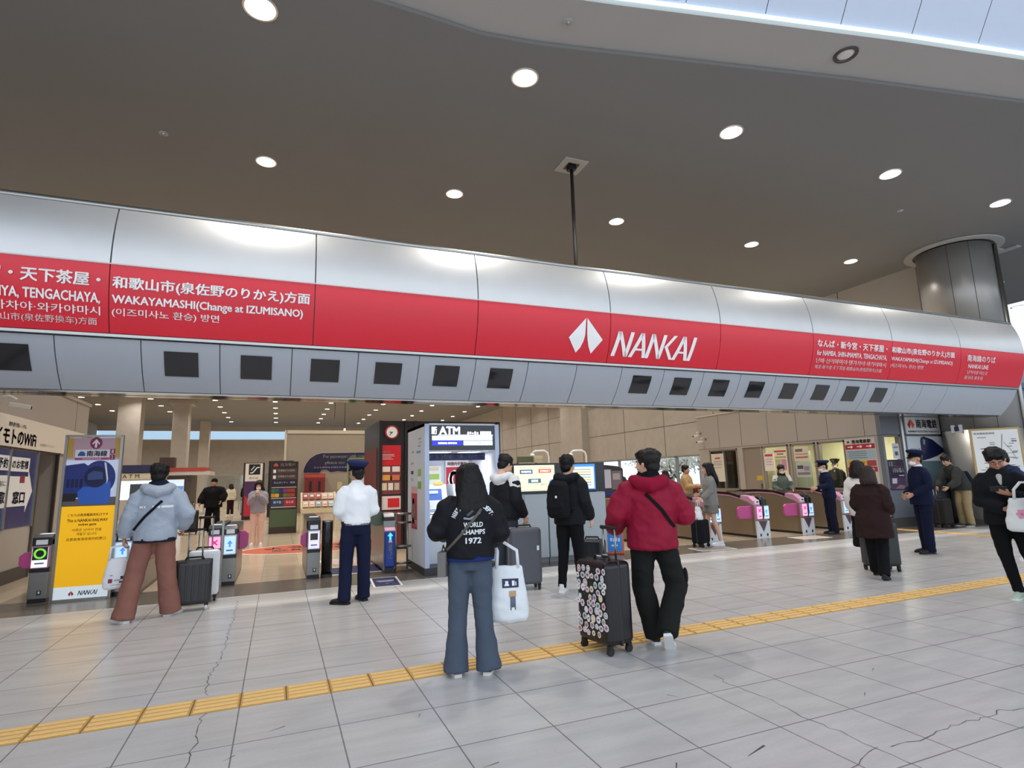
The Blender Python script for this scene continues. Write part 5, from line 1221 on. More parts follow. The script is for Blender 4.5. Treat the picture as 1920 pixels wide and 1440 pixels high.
# front wall of the booth (faces the hall) with window, posters and counter
M_SLATE = mat('slate_panel', '#7f858e', .4, .4, var=.04, vscale=2)
b = MB(); b.box(XO, 17.3, 10.0, 10.12, 2.36, 3.53); b.box(15.22, 17.3, 10.0, 10.12, 0, 2.36); b.box(XO, 15.22, 10.0, 10.12, 0, .93); b.box(XO, XO + .08, 10.0, 10.12, .93, 2.36); struct('wall_front_booth', b, M_SLATE)
b = MB(); b.tube([(15.30, 9.98, .93), (15.30, 9.98, 3.0)], .05, n=12); struct('trim_corner', b, M_STEEL)
b = MB(); b.box(XO, 17.2, 9.985, 10.0, 2.345, 2.36); b.box(15.45, 17.2, 9.985, 10.0, .93, .94); struct('trim_front_joints', b, M_GAP)
b = MB(); b.box(XO, 17.0, 9.98, 10.0, 0, .22); struct('baseboard_front', b, M_BASE)
b = MB(); b.box(XO + .08, 15.22, 9.99, 10.1, .93, .98); b.box(XO + .08, 15.22, 9.99, 10.1, 2.30, 2.36); b.box(15.16, 15.22, 9.99, 10.1, .93, 2.36); fr_ = obj('window_6', b, mat('win_frame', '#8d8378', .45, .3)); fr_['kind'] = 'structure'
b = MB(); b.box(XO + .08, 15.16, 10.05, 10.056, .98, 2.30); obj('pane', b, M_GLASS, fr_)
t = thing('paper_notice', 'white notice with a camera pictogram above the dark airport poster', 'notice', (14.98, 9.985, 1.92)); panel('sheet', (0, 0, 0), 'front', .26, .40, .004, paint('#c9cdd4'), t); panel('print', (0, -.005, -.06), 'front', .12, .1, .002, paint('#4a4c55'), t); panel('print', (0, -.005, .1), 'front', .18, .04, .002, paint('#8a8d96'), t)
t = thing('airport_poster', 'dark purple poster reading KIX NAMBA beside the officer in the navy suit', 'poster', (14.90, 9.985, 1.31)); panel('sheet', (0, 0, 0), 'front', .62, .78, .005, paint('#251a38'), t)
text('lettering', 'KIX', (-.16, -.003, .28), 'front', .22, .11, M_WHITE, t, .05); text('lettering', 'NAMBA', (.06, -.003, .12), 'front', .42, .12, M_WHITE, t, .05); panel('picture', (0, -.004, -.22), 'front', .58, .30, .003, paint('#4b3a52'), t); poly('picture', [(-.12, -.1), (.06, -.1), (.08, .03), (-.1, .03)], (-.12, -.008, -.12), 'front', paint('#c9c2c6'), .002, t); poly('picture', [(-.2, -.08), (.12, -.1), (.2, -.02), (.0, .02)], (.05, -.008, -.27), 'front', paint('#8d6d74'), .002, t); line('lettering', [(.06, -.02), (.26, -.02)], .03, paint('#b6a9c4'), t, lambda a, b_: V((a, -.006, b_))); line('lettering', [(-.1, .22), (.26, .22)], .01, paint('#b43a52'), t, lambda a, b_: V((a, -.006, b_)))
t = thing('name_board', 'white board with red emblem and railway name high on the booth front', 'sign', (16.17, 9.96, 2.60)); panel('board', (0, 0, 0), 'front', 1.42, .46, .03, paint('#dfe1e4'), t)
for k, mb in enumerate(emblem_fn(lambda a, b_: V((-.50 + a, -.006, .05 + b_)), .5)): obj('emblem', mb, paint('#b8322c' if k == 0 else '#d5603c'), t)
text('lettering', '南海電鉄', (.15, -.003, .05), 'front', .88, .24, paint('#2c2f45'), t, .035); text('lettering', 'NANKAI ELECTRIC RAILWAY', (.0, -.003, -.16), 'front', 1.28, .055, paint('#59657c'), t, .02)
t = thing('train_poster', 'white poster with a dark blue pointed train under the railway name board', 'poster', (16.22, 9.985, 1.98)); panel('sheet', (0, 0, 0), 'front', 1.50, .66, .012, paint('#cdd5dc'), t)
poly('picture', [(-.22, -.32), (.74, -.16), (.70, .0), (.30, .24), (-.05, .33), (-.18, .30), (-.22, .2)], (0, -.003, 0), 'front', paint('#101a44', .3), .003, t); poly('picture', [(-.12, .12), (-.04, .10), (-.02, .24), (-.10, .26)], (0, -.007, 0), 'front', paint('#7f93c4'), .002, t); poly('picture', [(-.22, -.33), (.75, -.17), (.75, -.08), (.4, -.2), (-.1, -.31)], (0, -.007, -.0), 'front', paint('#d8cf9a'), .002, t); text('lettering', 'rapi:t', (-.46, -.003, -.04), 'front', .40, .15, paint('#5a6478'), t, .0)
t = thing('counter_window', 'teal grey glass hatch with steel counter ledge behind the bending man', 'hatch', (16.25, 9.985, 0)); panel('glass', (0, 0, 1.32), 'front', 1.4, .62, .01, mat('teal_glass', '#5f747a', .12, coat=.5), t); b = MB(); b.box(-.75, .75, -.28, .0, .94, .985); obj('ledge', b, M_STEEL, t, bevel=.01)
t = thing('camera_sticker', 'small white camera warning sticker on the pillar beside the railway name board', 'sticker', (16.55, 9.36, 2.46)); u_ = V((-.12, -.99, 0)).normalized(); panel('sheet', (0, 0, 0), (u_, V((0, 0, 1))), .30, .20, .01, paint('#c5cad4'), t); panel('print', V((-.99, .12, 0)) * .006, (u_, V((0, 0, 1))), .12, .11, .008, paint('#2c3354'), t)
cctv((XO, 16.6, 2.72), 90, 'lower white security camera at the far corner of the station office'); cctv((XO, 16.85, 2.95), 100, 'upper white security camera at the far corner of the station office')

# concourse window band with planting outside
b = MB()
for yy in (19.6, 22.2, 24.6, 27.2, 29.9): b.box(XR - .03, XR + .1, yy, yy + .1, .35, 2.32)
b.box(XR - .03, XR + .1, 19.6, 30, 2.26, 2.32); b.box(XR - .05, XR + .1, 19.6, 30, .35, .42); wf = obj('window_7', b, mat('alu', '#9fa6a8', .4, .6)); wf['kind'] = 'structure'
b = MB(); b.box(XR + .03, XR + .036, 19.6, 30, .42, 2.26); obj('pane', b, M_GLASS, wf)
b = MB(); b.box(17.95, 45, 12, 50, -.12, .0); struct('ground_outside', b, mat('paving', '#c9ccd0', .8))
M_BLOS = bpy.data.materials.new('blossom'); M_BLOS.use_nodes = True
nt = M_BLOS.node_tree; nt.nodes.clear(); o_ = nt.nodes.new('ShaderNodeOutputMaterial'); mx = nt.nodes.new('ShaderNodeMixShader'); df = nt.nodes.new('ShaderNodeBsdfDiffuse'); tl = nt.nodes.new('ShaderNodeBsdfTranslucent')
df.inputs[0].default_value = tl.inputs[0].default_value = (*lin('#fffaf0'), 1); nt.links.new(df.outputs[0], mx.inputs[1]); nt.links.new(tl.outputs[0], mx.inputs[2]); nt.links.new(mx.outputs[0], o_.inputs[0]); M_BARK = mat('bark', '#5a5148', .9)
def tree(x, y, h, seed, label):
    rn = random.Random(seed); t = thing('blossom_tree', label, 'tree', (x, y, 0)); mb = MB(); tips = []
    def br(p, d, L, r, k):
        q = p + d * L; mb.tube([p, p.lerp(q, .5) + V((rn.uniform(-.05, .05), rn.uniform(-.05, .05), 0)), q], [r, r * .85, r * .65], n=7)
        if k == 0: tips.append(q); return
        for _ in range(3):
            dd = (d + V((rn.uniform(-.8, .8), rn.uniform(-.8, .8), rn.uniform(-.15, .6)))).normalized(); br(q, dd, L * .72, r * .6, k - 1)
        tips.append(q)
    br(V((0, 0, 0)), V((0, 0, 1)), h * .30, .09, 3); obj('trunk', mb, M_BARK, t, smooth=True)
    mb = MB()
    for p in tips:
        for _ in range(26):
            c = p + V((rn.gauss(0, .32), rn.gauss(0, .32), rn.gauss(0, .28))); s = rn.uniform(.04, .10)
            n = V((rn.gauss(0, 1), rn.gauss(0, 1), rn.gauss(0, 1))).normalized(); u = n.orthogonal().normalized(); v = n.cross(u)
            mb.add([c + u * s, c + v * s, c - u * s, c - v * s], [(0, 1, 2, 3)])
    obj('blossom', mb, M_BLOS, t); return t
for i, (x, y, h) in enumerate(((21.5, 24.2, 3.6), (22.0, 27.6, 3.4), (23.6, 30.5, 3.6), (24.5, 34.5, 3.8), (21.8, 21.2, 3.2))):
    tree(x, y, h, 10 + i, ('pale blossoming tree outside the window above the man in tan jacket', 'pale blossoming tree outside, second along the window band', 'pale blossoming tree outside behind the woman in black by the window', 'farthest pale blossoming tree seen through the window band', 'pale blossoming tree outside the window end nearest the office')[i])

# ------------------------------------------------------------------ far concourse furniture
t = thing('escalator_sign', 'tall sign pillar with a black escalator pictogram over a crimson picture', 'sign', (-1.02, 27.8, 0))
b = MB(); b.box(-.42, .42, 0, .7, 0, 2.47); obj('body', b, M_KBLK, t); panel('white_head', (-.0, -.004, 2.05), 'front', .70, .78, .004, paint('#e6ddd4'), t); panel('pictogram', (.02, -.008, 2.18), 'front', .46, .46, .003, M_BLACK, t)
line('pictogram', [(-.15, 2.03), (-.05, 2.03), (.12, 2.26), (.22, 2.26)], .045, M_WHITE, t, lambda a, b_: V((a, -.013, b_))); line('pictogram', [(-.12, 2.14), (.02, 2.32)], .03, M_WHITE, t, lambda a, b_: V((a, -.013, b_)))
text('lettering', 'のりば', (0, -.008, 1.80), 'front', .36, .1, M_BLACK, t); panel('crimson_picture', (0, -.006, .9), 'front', .70, 1.5, .004, paint('#b8283e'), t); poly('picture', [(-.34, .1), (.0, -.2), (.34, .2), (.34, .7), (-.34, .7)], (0, -.010, .95), 'front', paint('#4a2a5a'), .002, t)
t = thing('photo_kiosk', 'dark red vending kiosk with a round white clock behind the masked woman', 'kiosk', (-.10, 29.3, 0)); b = MB(); b.box(-.35, .75, 0, .8, 0, 2.6); obj('body', b, M_KBLK, t); panel('red_front', (.15, -.004, 1.0), 'front', .7, 1.6, .004, M_MAROON, t); m = MB(); m.lathe([(.16, 0), (.16, .01), (0, .01)], n=20, T=Matrix.Translation((.0, -.0, 2.2)) @ Matrix.Rotation(R(90), 4, 'X')); obj('dial', m, paint('#c9bcb4'), t); panel('lit_panel', (.28, -.006, 1.85), 'front', .14, .5, .004, glow('#e9eef2', .9), t); panel('leaflet', (-.1, -.008, 1.2), 'front', .25, .5, .004, paint('#d8b8a4'), t)
t = thing('directory_stand', 'green based directory stand with railway name and coloured shop panels', 'stand', (.17, 19.3, 0))
b = MB(); b.box(-.40, .40, 0, .45, .0, 2.20); obj('body', b, mat('stand_dark', '#3b302c', .5), t); panel('green_base', (0, -.004, .46), 'front', .76, .52, .004, paint('#4f6143'), t)
panel('board', (0, -.005, 1.50), 'front', .74, 1.36, .004, paint('#2c2022'), t)
for k, mb in enumerate(emblem_fn(lambda a, b_: V((-.26 + a, -.012, 2.10 + b_)), .24)): obj('emblem', mb, paint('#d5603c'), t)
text('lettering', '南海電鉄', (.09, -.010, 2.10), 'front', .44, .11, paint('#e8dcd4'), t, .02)
for k, z in enumerate((1.90, 1.72)):
    panel('row', (.0, -.008, z), 'front', .72, .16, .003, paint('#4a3c3a'), t); panel('pictogram', (-.29, -.011, z), 'front', .08, .1, .003, M_WHITE, t); text('lettering', '空港線のりば改札', (.06, -.010, z + .02), 'front', .5, .07, paint('#c4b4a8'), t)
panel('row', (0, -.008, 1.54), 'front', .72, .16, .003, paint('#1b1c30'), t); text('lettering', 'なんばシティ', (-.1, -.010, 1.55), 'front', .4, .065, paint('#c9c4d4'), t); text('lettering', '南館', (.24, -.010, 1.55), 'front', .14, .06, paint('#c9c4d4'), t)
panel('rule', (0, -.009, 1.40), 'front', .72, .02, .003, paint('#d8d0c4'), t)
for i, c in enumerate(('#3f6b4c', '#2f5f74', '#23366c', '#8a2d74', '#a03a2c', '#a03a2c')): panel('colour_cell', (-.31 + .115 * i, -.009, 1.30), 'front', .11, .12, .003, paint(c), t)
for i, c in enumerate(('#c49a3c', '#d8b23c', '#4c3a2c', '#5f7a3c', '#a04a3c', '#a04a3c')): panel('colour_cell', (-.31 + .115 * i, -.009, 1.16), 'front', .11, .11, .003, paint(c), t)
panel('rule', (0, -.009, 1.07), 'front', .72, .02, .003, paint('#d8d0c4'), t)
panel('blue_cell', (-.18, -.009, .93), 'front', .35, .20, .003, paint('#24466c'), t); panel('red_cell', (.18, -.009, .93), 'front', .35, .20, .003, paint('#b0223a'), t); text('lettering', '新今宮', (-.18, -.012, .95), 'front', .22, .08, M_WHITE, t); text('lettering', 'なんば', (.18, -.012, .95), 'front', .22, .08, M_WHITE, t); panel('rule', (0, -.009, .80), 'front', .72, .025, .003, paint('#d8d0c4'), t)
M_CREAM = mat('cream_wood', '#d9cba6', .5, var=.05)
t = thing('brochure_rack', 'cream wooden brochure rack sloping up behind the single ticket gate', 'rack', (1.18, 18.8, 0))
for x in (-.52, .48):
    b = MB(); b.prism([(x, 0, 0), (x, 0, .70), (x, .12, .86), (x, .42, 1.22), (x, .55, 1.22), (x, .55, 0), (x, .45, 0), (x, .42, .60), (x, .08, .60), (x, .06, 0)], (.05, 0, 0)); obj('side_frame', b, M_CREAM, t)
b = MB(); b.box(-.52, .53, -.02, .06, .60, .74); b.box(-.52, .53, .05, .5, .60, .64); obj('shelf', b, M_CREAM, t)
b = MB(); b.prism([(-.48, .06, .74), (-.48, .45, 1.2), (-.48, .5, 1.2), (-.48, .11, .70)], (.97, 0, 0)); obj('sloped_back', b, paint('#b9ad94'), t)
for r_ in range(2):
    for k in range(5):
        c = random.choice(['#e0b9a4', '#d8a48c', '#9aa0a4', '#b8bcc0', '#7d8a90', '#a8443c']) if k > 1 else ('#e0b59c' if r_ == 0 else '#9a3c3c')
        bt = thing('brochure', 'small folded brochure in the cream rack of brochures', 'brochure', (1.18 - .38 + .19 * k, 18.8 + .10 + .19 * r_, .775 + .225 * r_), 0, 'brochures in the cream rack')
        SLp = (V((1, 0, 0)), V((0, .646, .763)))
        panel('cover', (0, 0, .10), SLp, .16, .22, .02, paint(c), bt); panel('cover_picture', V((0, -.004, .12)), SLp, .10, .08, .018, paint('#d8d2c8'), bt)
t = thing('green_notice_board', 'olive green notice board standing behind the white shirted officer', 'notice board', (2.75, 21.0, 0)); b = MB(); b.box(-.48, .48, 0, .08, .1, 2.34); obj('board', b, paint('#54663f'), t); b = MB(); b.box(-.50, -.46, -.01, .09, 0, 2.36); b.box(.46, .50, -.01, .09, 0, 2.36); b.box(-.5, .5, -.01, .09, 2.32, 2.36); obj('frame', b, paint('#8f9a7c'), t); panel('white_poster', (0, -.004, 1.5), 'front', .5, 1.1, .004, paint('#d8cfc4'), t)
t = thing('partition_banner', 'navy arched banner for oversized luggage on the beige partition wall', 'banner', (3.2, 31.98, 0))
q = [(-2.0, 2.05), (-2.0, 2.2), (-1.9, 2.5), (-1.7, 2.8), (-1.4, 3.0), (-1.1, 3.08), (1.9, 3.10), (1.9, 2.05), (.2, 2.05), (-.3, 2.10), (-.65, 2.05), (-.85, 2.2), (-1.1, 2.2), (-1.2, 2.05)]
poly('rim', [(a * 1.015 - .0, 2.58 + (z - 2.58) * 1.05) for a, z in q], (0, -.004, 0), 'front', paint('#c9b8b8'), .004, t); poly('field', q, (0, -.009, 0), 'front', paint('#221c40'), .004, t)
text('lettering', 'For passengers with oversized luggage', (.62, -.012, 2.88), 'front', 3.3, .22, M_WHITE, t, .03); text('lettering', 'please use', (-.42, -.012, 2.55), 'front', 1.0, .2, M_WHITE, t, .03); text('lettering', '大きな荷物をお持ちのお客様は', (-.5, -.012, 2.32), 'front', 2.0, .1, paint('#a9a4c0'), t)
for k in range(2): panel('pictogram', (-1.28 + .32 * k, -.012, 2.80), 'front', .28, .26, .004, M_WHITE, t); panel('pictogram', (-1.28 + .32 * k, -.016, 2.80), 'front', .08, .14, .003, M_BLACK, t)
panel('pictogram', (-1.68, -.012, 2.25), 'front', .2, .2, .004, M_WHITE, t)
t = thing('red_machine', 'pair of dark red coin machines under the navy banner', 'machine', (1.75, 31.3, 0)); b = MB(); b.box(-.5, .5, 0, .6, 0, 1.98); obj('body', b, mat('mach_red', '#8c2a2c', .4), t); panel('header', (0, -.004, 1.88), 'front', .98, .16, .004, paint('#c24a3e'), t)
for s in (-1, 1): panel('door', (s * .25, -.004, .9), 'front', .46, 1.7, .004, paint('#7c2426'), t); panel('slot', (s * .22, -.01, 1.35), 'front', .12, .5, .004, M_BLACK, t)
t = thing('letter_sign', 'white letters standing on a small ledge beside the red machines', 'sign', (3.45, 31.6, 0)); panel('ledge', (0, -.1, 1.02), 'front', 1.1, .1, .3, paint('#e0d8cc'), t); b = MB(); b.box(-.3, .3, -.05, .2, 0, .97); obj('stand', b, paint('#d0c6b6'), t); text('lettering', 'U.J', (.05, -.12, 1.2), 'front', .5, .26, M_WHITE, t, .06); panel('card', (-.45, -.08, 1.35), 'front', .24, .36, .02, paint('#cbb98c'), t)
t = thing('ticket_booth', 'far red topped booth with lit blue screens left of the escalator sign', 'booth', (-4.4, 35.5, 0))
b = MB(); b.box(-2.4, .0, .1, 2.4, 0, 2.15); obj('body', b, paint('#5d544c'), t); b = MB(); b.box(-2.7, .9, -.3, 2.5, 2.12, 2.32); obj('canopy', b, paint('#d0c8c0'), t); b = MB(); b.box(-2.7, .7, -.32, 2.5, 2.32, 2.52); obj('red_roof', b, mat('booth_red', '#b8483e', .45), t)
b = MB(); b.box(-1.6, -.9, .2, .9, 2.52, 3.1); obj('roof_box', b, paint('#4a3a34'), t)
for x in (-1.9, -.75): panel('lit_screen', (x, .095, 1.45), 'front', .8, .9, .01, glow('#cfe0f0', .8), t); panel('blue_band', (x, .088, 1.45), 'front', .78, .2, .006, glow('#5f8fd0', .7), t)
text('lettering', 'きっぷうりば', (-1.5, -.302, 2.22), 'front', 1.0, .1, paint('#c8545a'), t); b = MB(); b.box(.65, .72, -.2, -.13, 0, 2.15); b.box(-2.6, -2.53, -.2, -.13, 0, 2.15); obj('post', b, M_STEEL, t)
t = thing('cash_kiosk', 'far white lit cash kiosk with navy top left of the man in blue fleece', 'kiosk', (-6.3, 33.0, 0)); b = MB(); b.box(-1.6, .9, 0, 1.5, 0, 2.2); obj('body', b, paint('#b9b4ac'), t); b = MB(); b.box(-1.0, .9, -.06, 1.5, 2.25, 2.62); obj('navy_top', b, M_NAVY, t); panel('sign_strip', (-.1, -.005, 2.08), 'front', 1.9, .28, .02, paint('#d8cdb8'), t); text('lettering', 'A T M', (-.4, -.02, 2.08), 'front', .7, .18, M_BLACK, t); panel('lit_front', (-.2, -.006, 1.4), 'front', 1.9, .9, .01, glow('#dfeaf0', 1.0), t); panel('dark_screen', (.0, -.02, 1.35), 'front', .8, .7, .01, paint('#1c2024', .2), t)
t = thing('glass_poster', 'grey framed poster with a white crescent beside the yellow sign board', 'poster', (-4.15, 17.6, 0)); panel('frame', (0, 0, 1.60), 'front', .60, .95, .05, paint('#7c766e'), t); panel('sheet', (-.05, -.004, 1.75), 'front', .42, .5, .004, paint('#3c3a38'), t)
q = [(math.cos(R(a)) * .2, math.sin(R(a)) * .2) for a in range(60, 301, 20)] + [(.05 + math.cos(R(a)) * .14, math.sin(R(a)) * .16) for a in range(300, 59, -20)]
poly('crescent', q, (.0, -.010, 1.78), 'front', M_WHITE, .003, t); b = MB(); b.box(-.03, .03, .0, .06, 0, 1.2); obj('post', b, M_STEEL, t)
t = thing('glass_balustrade', 'clear glass balustrade with steel posts beyond the escalator sign', 'balustrade', (-3.0, 38.5, 0)); b = MB(); b.box(-.8, 2.4, 0, .03, .1, 2.1); obj('glass', b, M_GLASS, t); b = MB()
for x in (-.8, .8, 2.36): b.box(x, x + .06, -.02, .05, 0, 2.15)
b.box(-.8, 2.42, -.02, .05, 2.1, 2.15); obj('frame', b, M_STEEL, t)
# spot lamps on a thin hanging track
for x, y, lb in ((3.05, 36.0, 'left thin wire hanging from the concourse ceiling over the partition'), (3.65, 36.0, 'right thin hanging wire with a small white spot lamp over the partition')):
    t = thing('hanging_wire', lb, 'lamp', (x, y, 0)); m = MB(); m.tube([(0, 0, 4.6 if x > 3.3 else 5.4), (0, 0, ZC)], .015, n=6); obj('wire', m, M_BLACK, t)
    if x > 3.3: m = MB(); m.lathe([(.13, 4.3), (.05, 4.75), (0, 4.8)], n=14); obj('spot_lamp', m, glow('#fff3e0', 2.0), t)

# far daylight side on the right
b = MB(); b.box(34, 34.3, -14, 40, 0, 6.6); struct('wall_far_right', b, mat('far_wall', '#7d899c', .6, var=.05, vscale=.3))
b = MB()
for z in (2.3, 4.0, 5.2, 6.3): b.box(33.8, 34, -14, 40, z, z + .25)
struct('trim_far_beams', b, paint('#5c6779'))

# ------------------------------------------------------------------ luggage and bags
def suitcase(label, loc, rz, w_, h_, d, c, ridges=0, ext=.38, frame=None, soft=False, top_pad=True, rough=.35, wheel='#1a1a1b', metal=0):
    t = thing('suitcase', label, 'suitcase', (loc[0], loc[1], 0), R(rz)); zb = .075
    mshell = mat('case_shell', c, rough, metal, var=.08, vscale=18, bump=.15 if soft else .03, bscale=90) if not soft else cloth(c, bump=.3)
    b = MB(); b.box(-w_ / 2, w_ / 2, -d / 2, d / 2, zb, h_)
    me = b.mesh('shell'); sh = link('shell', me, mshell, t, bevel=min(.05, d * .2)); sh.modifiers['bevel'].segments = 4
    for s in (-1, 1) if ridges else ():
        b = MB()
        for i in range(ridges):
            x = -w_ / 2 + w_ * (i + .7) / (ridges + .4); b.box(x - .012, x + .012, s * d / 2 - .006, s * d / 2 + .006, zb + .05, h_ - .05)
        obj('ribs', b, mshell, sh, bevel=.004)
    b = MB(); b.box(-w_ / 2 - .003, w_ / 2 + .003, -.012, .012, zb - .003, h_ + .003); fo = link('zip_band' if not frame else 'frame', b.mesh('band'), mat('band', frame or '#202022', .4, .6 if frame else 0), t, bevel=.01)
    for sx_ in (-1, 1):
        for sy_ in (-1, 1):
            m = MB(); p = V((sx_ * (w_ / 2 - .045), sy_ * (d / 2 - .04), .034))
            m.tube([p + V((-.013, 0, 0)), p + V((.013, 0, 0))], .034, n=14); wh = obj('wheel', m, mat('wheel', wheel, .5), t)
            m = MB(); m.box(p.x - .022, p.x + .022, p.y - .02, p.y + .02, .05, .085); obj('caster_fork', m, M_RUBBER, wh, bevel=.006)
    m = MB(); m.tube([(-.10, 0, h_), (-.09, 0, h_ + .028), (.09, 0, h_ + .028), (.10, 0, h_)], (.012), n=8); obj('carry_handle', m, M_RUBBER, t, smooth=True)
    if ext:
        yy = d / 2 - .05
        for s in (-1, 1):
            m = MB(); m.tube([(s * .08, yy, h_ - .02), (s * .08, yy, h_ + ext)], .009, n=8); obj('handle_tube', m, M_STEEL, t, smooth=True)
        m = MB(); m.tube([(-.10, yy, h_ + ext), (.10, yy, h_ + ext)], (.018, .014), n=10); obj('grip', m, M_RUBBER, t, smooth=True)
    return t
def soft_bag(name, label, cat, loc, rz, w_, h_, d, c, grab=None, alpha=None, seed=1, taper=1.15, handle_h=.22, spread=.09, crumple=.012):
    """sagging bag: loc is the middle of its mouth"""
    t = thing(name, label, cat, loc, R(rz)); mb = MB()
    zs = [0, -.06 * h_, -.35 * h_, -.7 * h_, -.93 * h_, -h_]
    ks = [.80, .86, .97, 1.04 * taper, 1.0 * taper, .82 * taper]; ds = [.35, .5, .85, 1.05, 1.0, .6]
    mb.tube([(0, 0, z) for z in zs], [(w_ / 2 * k, d / 2 * e) for k, e in zip(ks, ds)], ref=(1, 0, 0), n=24)
    me = fuse(mb, .011, 2, crumple, 9, seed, (1, 1, .6))
    m = mat('bag_skin', c, .55, bump=.12, bscale=40)
    bd = link('bag_body', me, m, t)
    for s in (-1, 1):
        g = V(grab) if grab is not None else V((0, 0, handle_h))
        m2 = MB(); m2.tube([(-spread, s * d * .16, -.02), (-spread * .9, s * d * .1, handle_h * .55), V((-.02, s * .008, handle_h)) if grab is None else g + V((-.02, s * .008, 0)), V((.02, s * .008, handle_h)) if grab is None else g + V((.02, s * .008, 0)), (spread * .9, s * d * .1, handle_h * .55), (spread, s * d * .16, -.02)], (.014, .004), n=8)
        obj('handle', m2, m, t, smooth=True)
    return t
from mathutils.bvhtree import BVHTree
def on_surface(o, dirn=(0, 1, 0), far=1.5, off=.004):
    """map (x, z) in a part's own space onto its skin, looking along dirn"""
    me = o.data; bv = BVHTree.FromPolygons([v.co for v in me.vertices], [p.vertices[:] for p in me.polygons]); d = V(dirn)
    def fn(x, z, y0=0.0):
        p = V((x, 0, z)) - d * far; h = bv.ray_cast(p, d)
        return (h[0] - d * off) if h[0] is not None else V((x, y0, z))
    return fn
def child(root, name):
    for o in root.children:
        if o.name.split('.')[0] == name: return o
def strap_on(P, key, pts, wd, c, n=14, name='shoulder_strap', bag=None):
    """band lying on the garment; pts are (x, z, side) with side -1 the back, +1 the front"""
    o = child(P['root'], key); fb = on_surface(o, (0, 1, 0), off=.006); ff = on_surface(o, (0, -1, 0), off=.006); q = []
    for (x0, z0, s0), (x1, z1, s1) in zip(pts, pts[1:]):
        for i in range(n):
            u = i / n; q.append((fb if s0 < 0 else ff)(lerp(x0, x1, u), lerp(z0, z1, u)))
    q.append((fb if pts[-1][2] < 0 else ff)(pts[-1][0], pts[-1][1]))
    mb = MB()
    for i, p in enumerate(q):
        t_ = (q[min(i + 1, len(q) - 1)] - q[max(i - 1, 0)]).normalized(); sd = t_.cross(V((0, 1, 0))).normalized() * wd / 2
        mb.v += [p - sd, p + sd, p + sd + V((0, .008 * pts[0][2], 0)), p - sd + V((0, .008 * pts[0][2], 0))]
    for i in range(len(q) - 1):
        a = 4 * i
        for k in range(4): mb.f.append((a + k, a + (k + 1) % 4, a + 4 + (k + 1) % 4, a + 4 + k)); mb.mi.append(0)
    ob = obj(name, mb, cloth(c), P['root']); return ob
def patch(fn, x0, x1, z0, z1, c, par, nm='label', n=6):
    mb = MB(); mb.grid(lambda u, v: fn(lerp(x0, x1, u), lerp(z0, z1, v)), n, n); return obj(nm, mb, paint(c), par)
def world(P, x, y, z): return P['M'] @ V((x, y, z))

# ------------------------------------------------------------------ the people in front
A_ = {}
# man in pale blue fleece
P = person('man in pale blue fleece and rust corduroy trousers seen from behind at the gates', (-1.33, 8.0, 0), 4, 1.76, 'mid', ('short', '#15120f'),
    top=dict(c='#a3adbb', bulk=.055, hem=.86, sleeve=.012, hood=True, bump=.5, bs=70, wr=.012, hemband='#20232c', scarf='#1c2030'),
    low=dict(fit='wide', c='#8c6055', hem=.05, wr=.008), shoe=('#d8d4cc', '#f1efea'),
    legs={'L': dict(knee=(-.17, -.01, .50), ankle=(-.235, -.06, .085), toe=35), 'R': dict(knee=(.13, .05, .50), ankle=(.19, .10, .085), toe=-30)},
    arms={'L': dict(elbow=(-.31, -.03, 1.13), wrist=(-.345, .05, .90)), 'R': dict(elbow=(.37, -.04, 1.14), wrist=(.30, .12, .97))},
    hands={'R': dict(dir=(0, .5, -.5), curl=.95), 'L': dict(dir=(0, .1, -1), curl=.8)}, head=(-6, 0), extra=(('beanie', '#18161a'),))
A_['fleece'] = P
strap_on(P, 'jacket', [(.06, 1.30, -1), (-.10, 1.13, -1), (-.21, .98, -1)], .028, '#14151a')
fnb = on_surface(child(P['root'], 'jacket'), (0, 1, 0), off=.005)
for x0, x1 in ((-.16, -.125), (-.115, -.10), (-.035, .045), (.055, .17)): patch(fnb, x0, x1, 1.222, 1.248, '#e9f0f2', P['root'], 'lettering', 4)
line('back_seam', [(-.20, 1.175), (.2, 1.175)], .006, cloth('#7f90a8'), P['root'], lambda a, b_: fnb(a, b_))
S = suitcase('black ribbed carry-on suitcase with pulled out handle beside the man in pale blue fleece', (-.93, 8.28), 4, .40, .60, .24, '#2a2a2c', ridges=5, ext=.36, wheel='#c9c9c9', rough=.45)
S = suitcase('white hard suitcase half hidden behind the black ribbed carry-on', (-.88, 8.85), 4, .38, .66, .24, '#e9ecee', ridges=3, ext=.42, rough=.3)
hL = P['hand']['L']
PB = soft_bag('plastic_bag', 'white printed plastic bag hanging from the left hand of the man in pale blue fleece', 'bag', hL + V((-.04, .02, -.14)), 10, .24, .34, .11, '#e8e8ea', grab=(.04, -.02, .14), seed=3)
fp = on_surface(child(PB, 'bag_body'), (0, 1, 0), off=.004)
for x0, x1, z0, z1, c in ((-.085, -.045, -.27, -.225, '#8a2450'), (-.03, .03, -.245, -.238, '#3a3038'), (.03, .075, -.235, -.20, '#2c262c'), (.02, .07, -.275, -.255, '#4a2a3a'), (-.06, .05, -.295, -.289, '#9a98a0'), (-.07, -.045, -.19, -.184, '#55505a')): patch(fp, x0, x1, z0, z1, c, PB, 'print', 4)
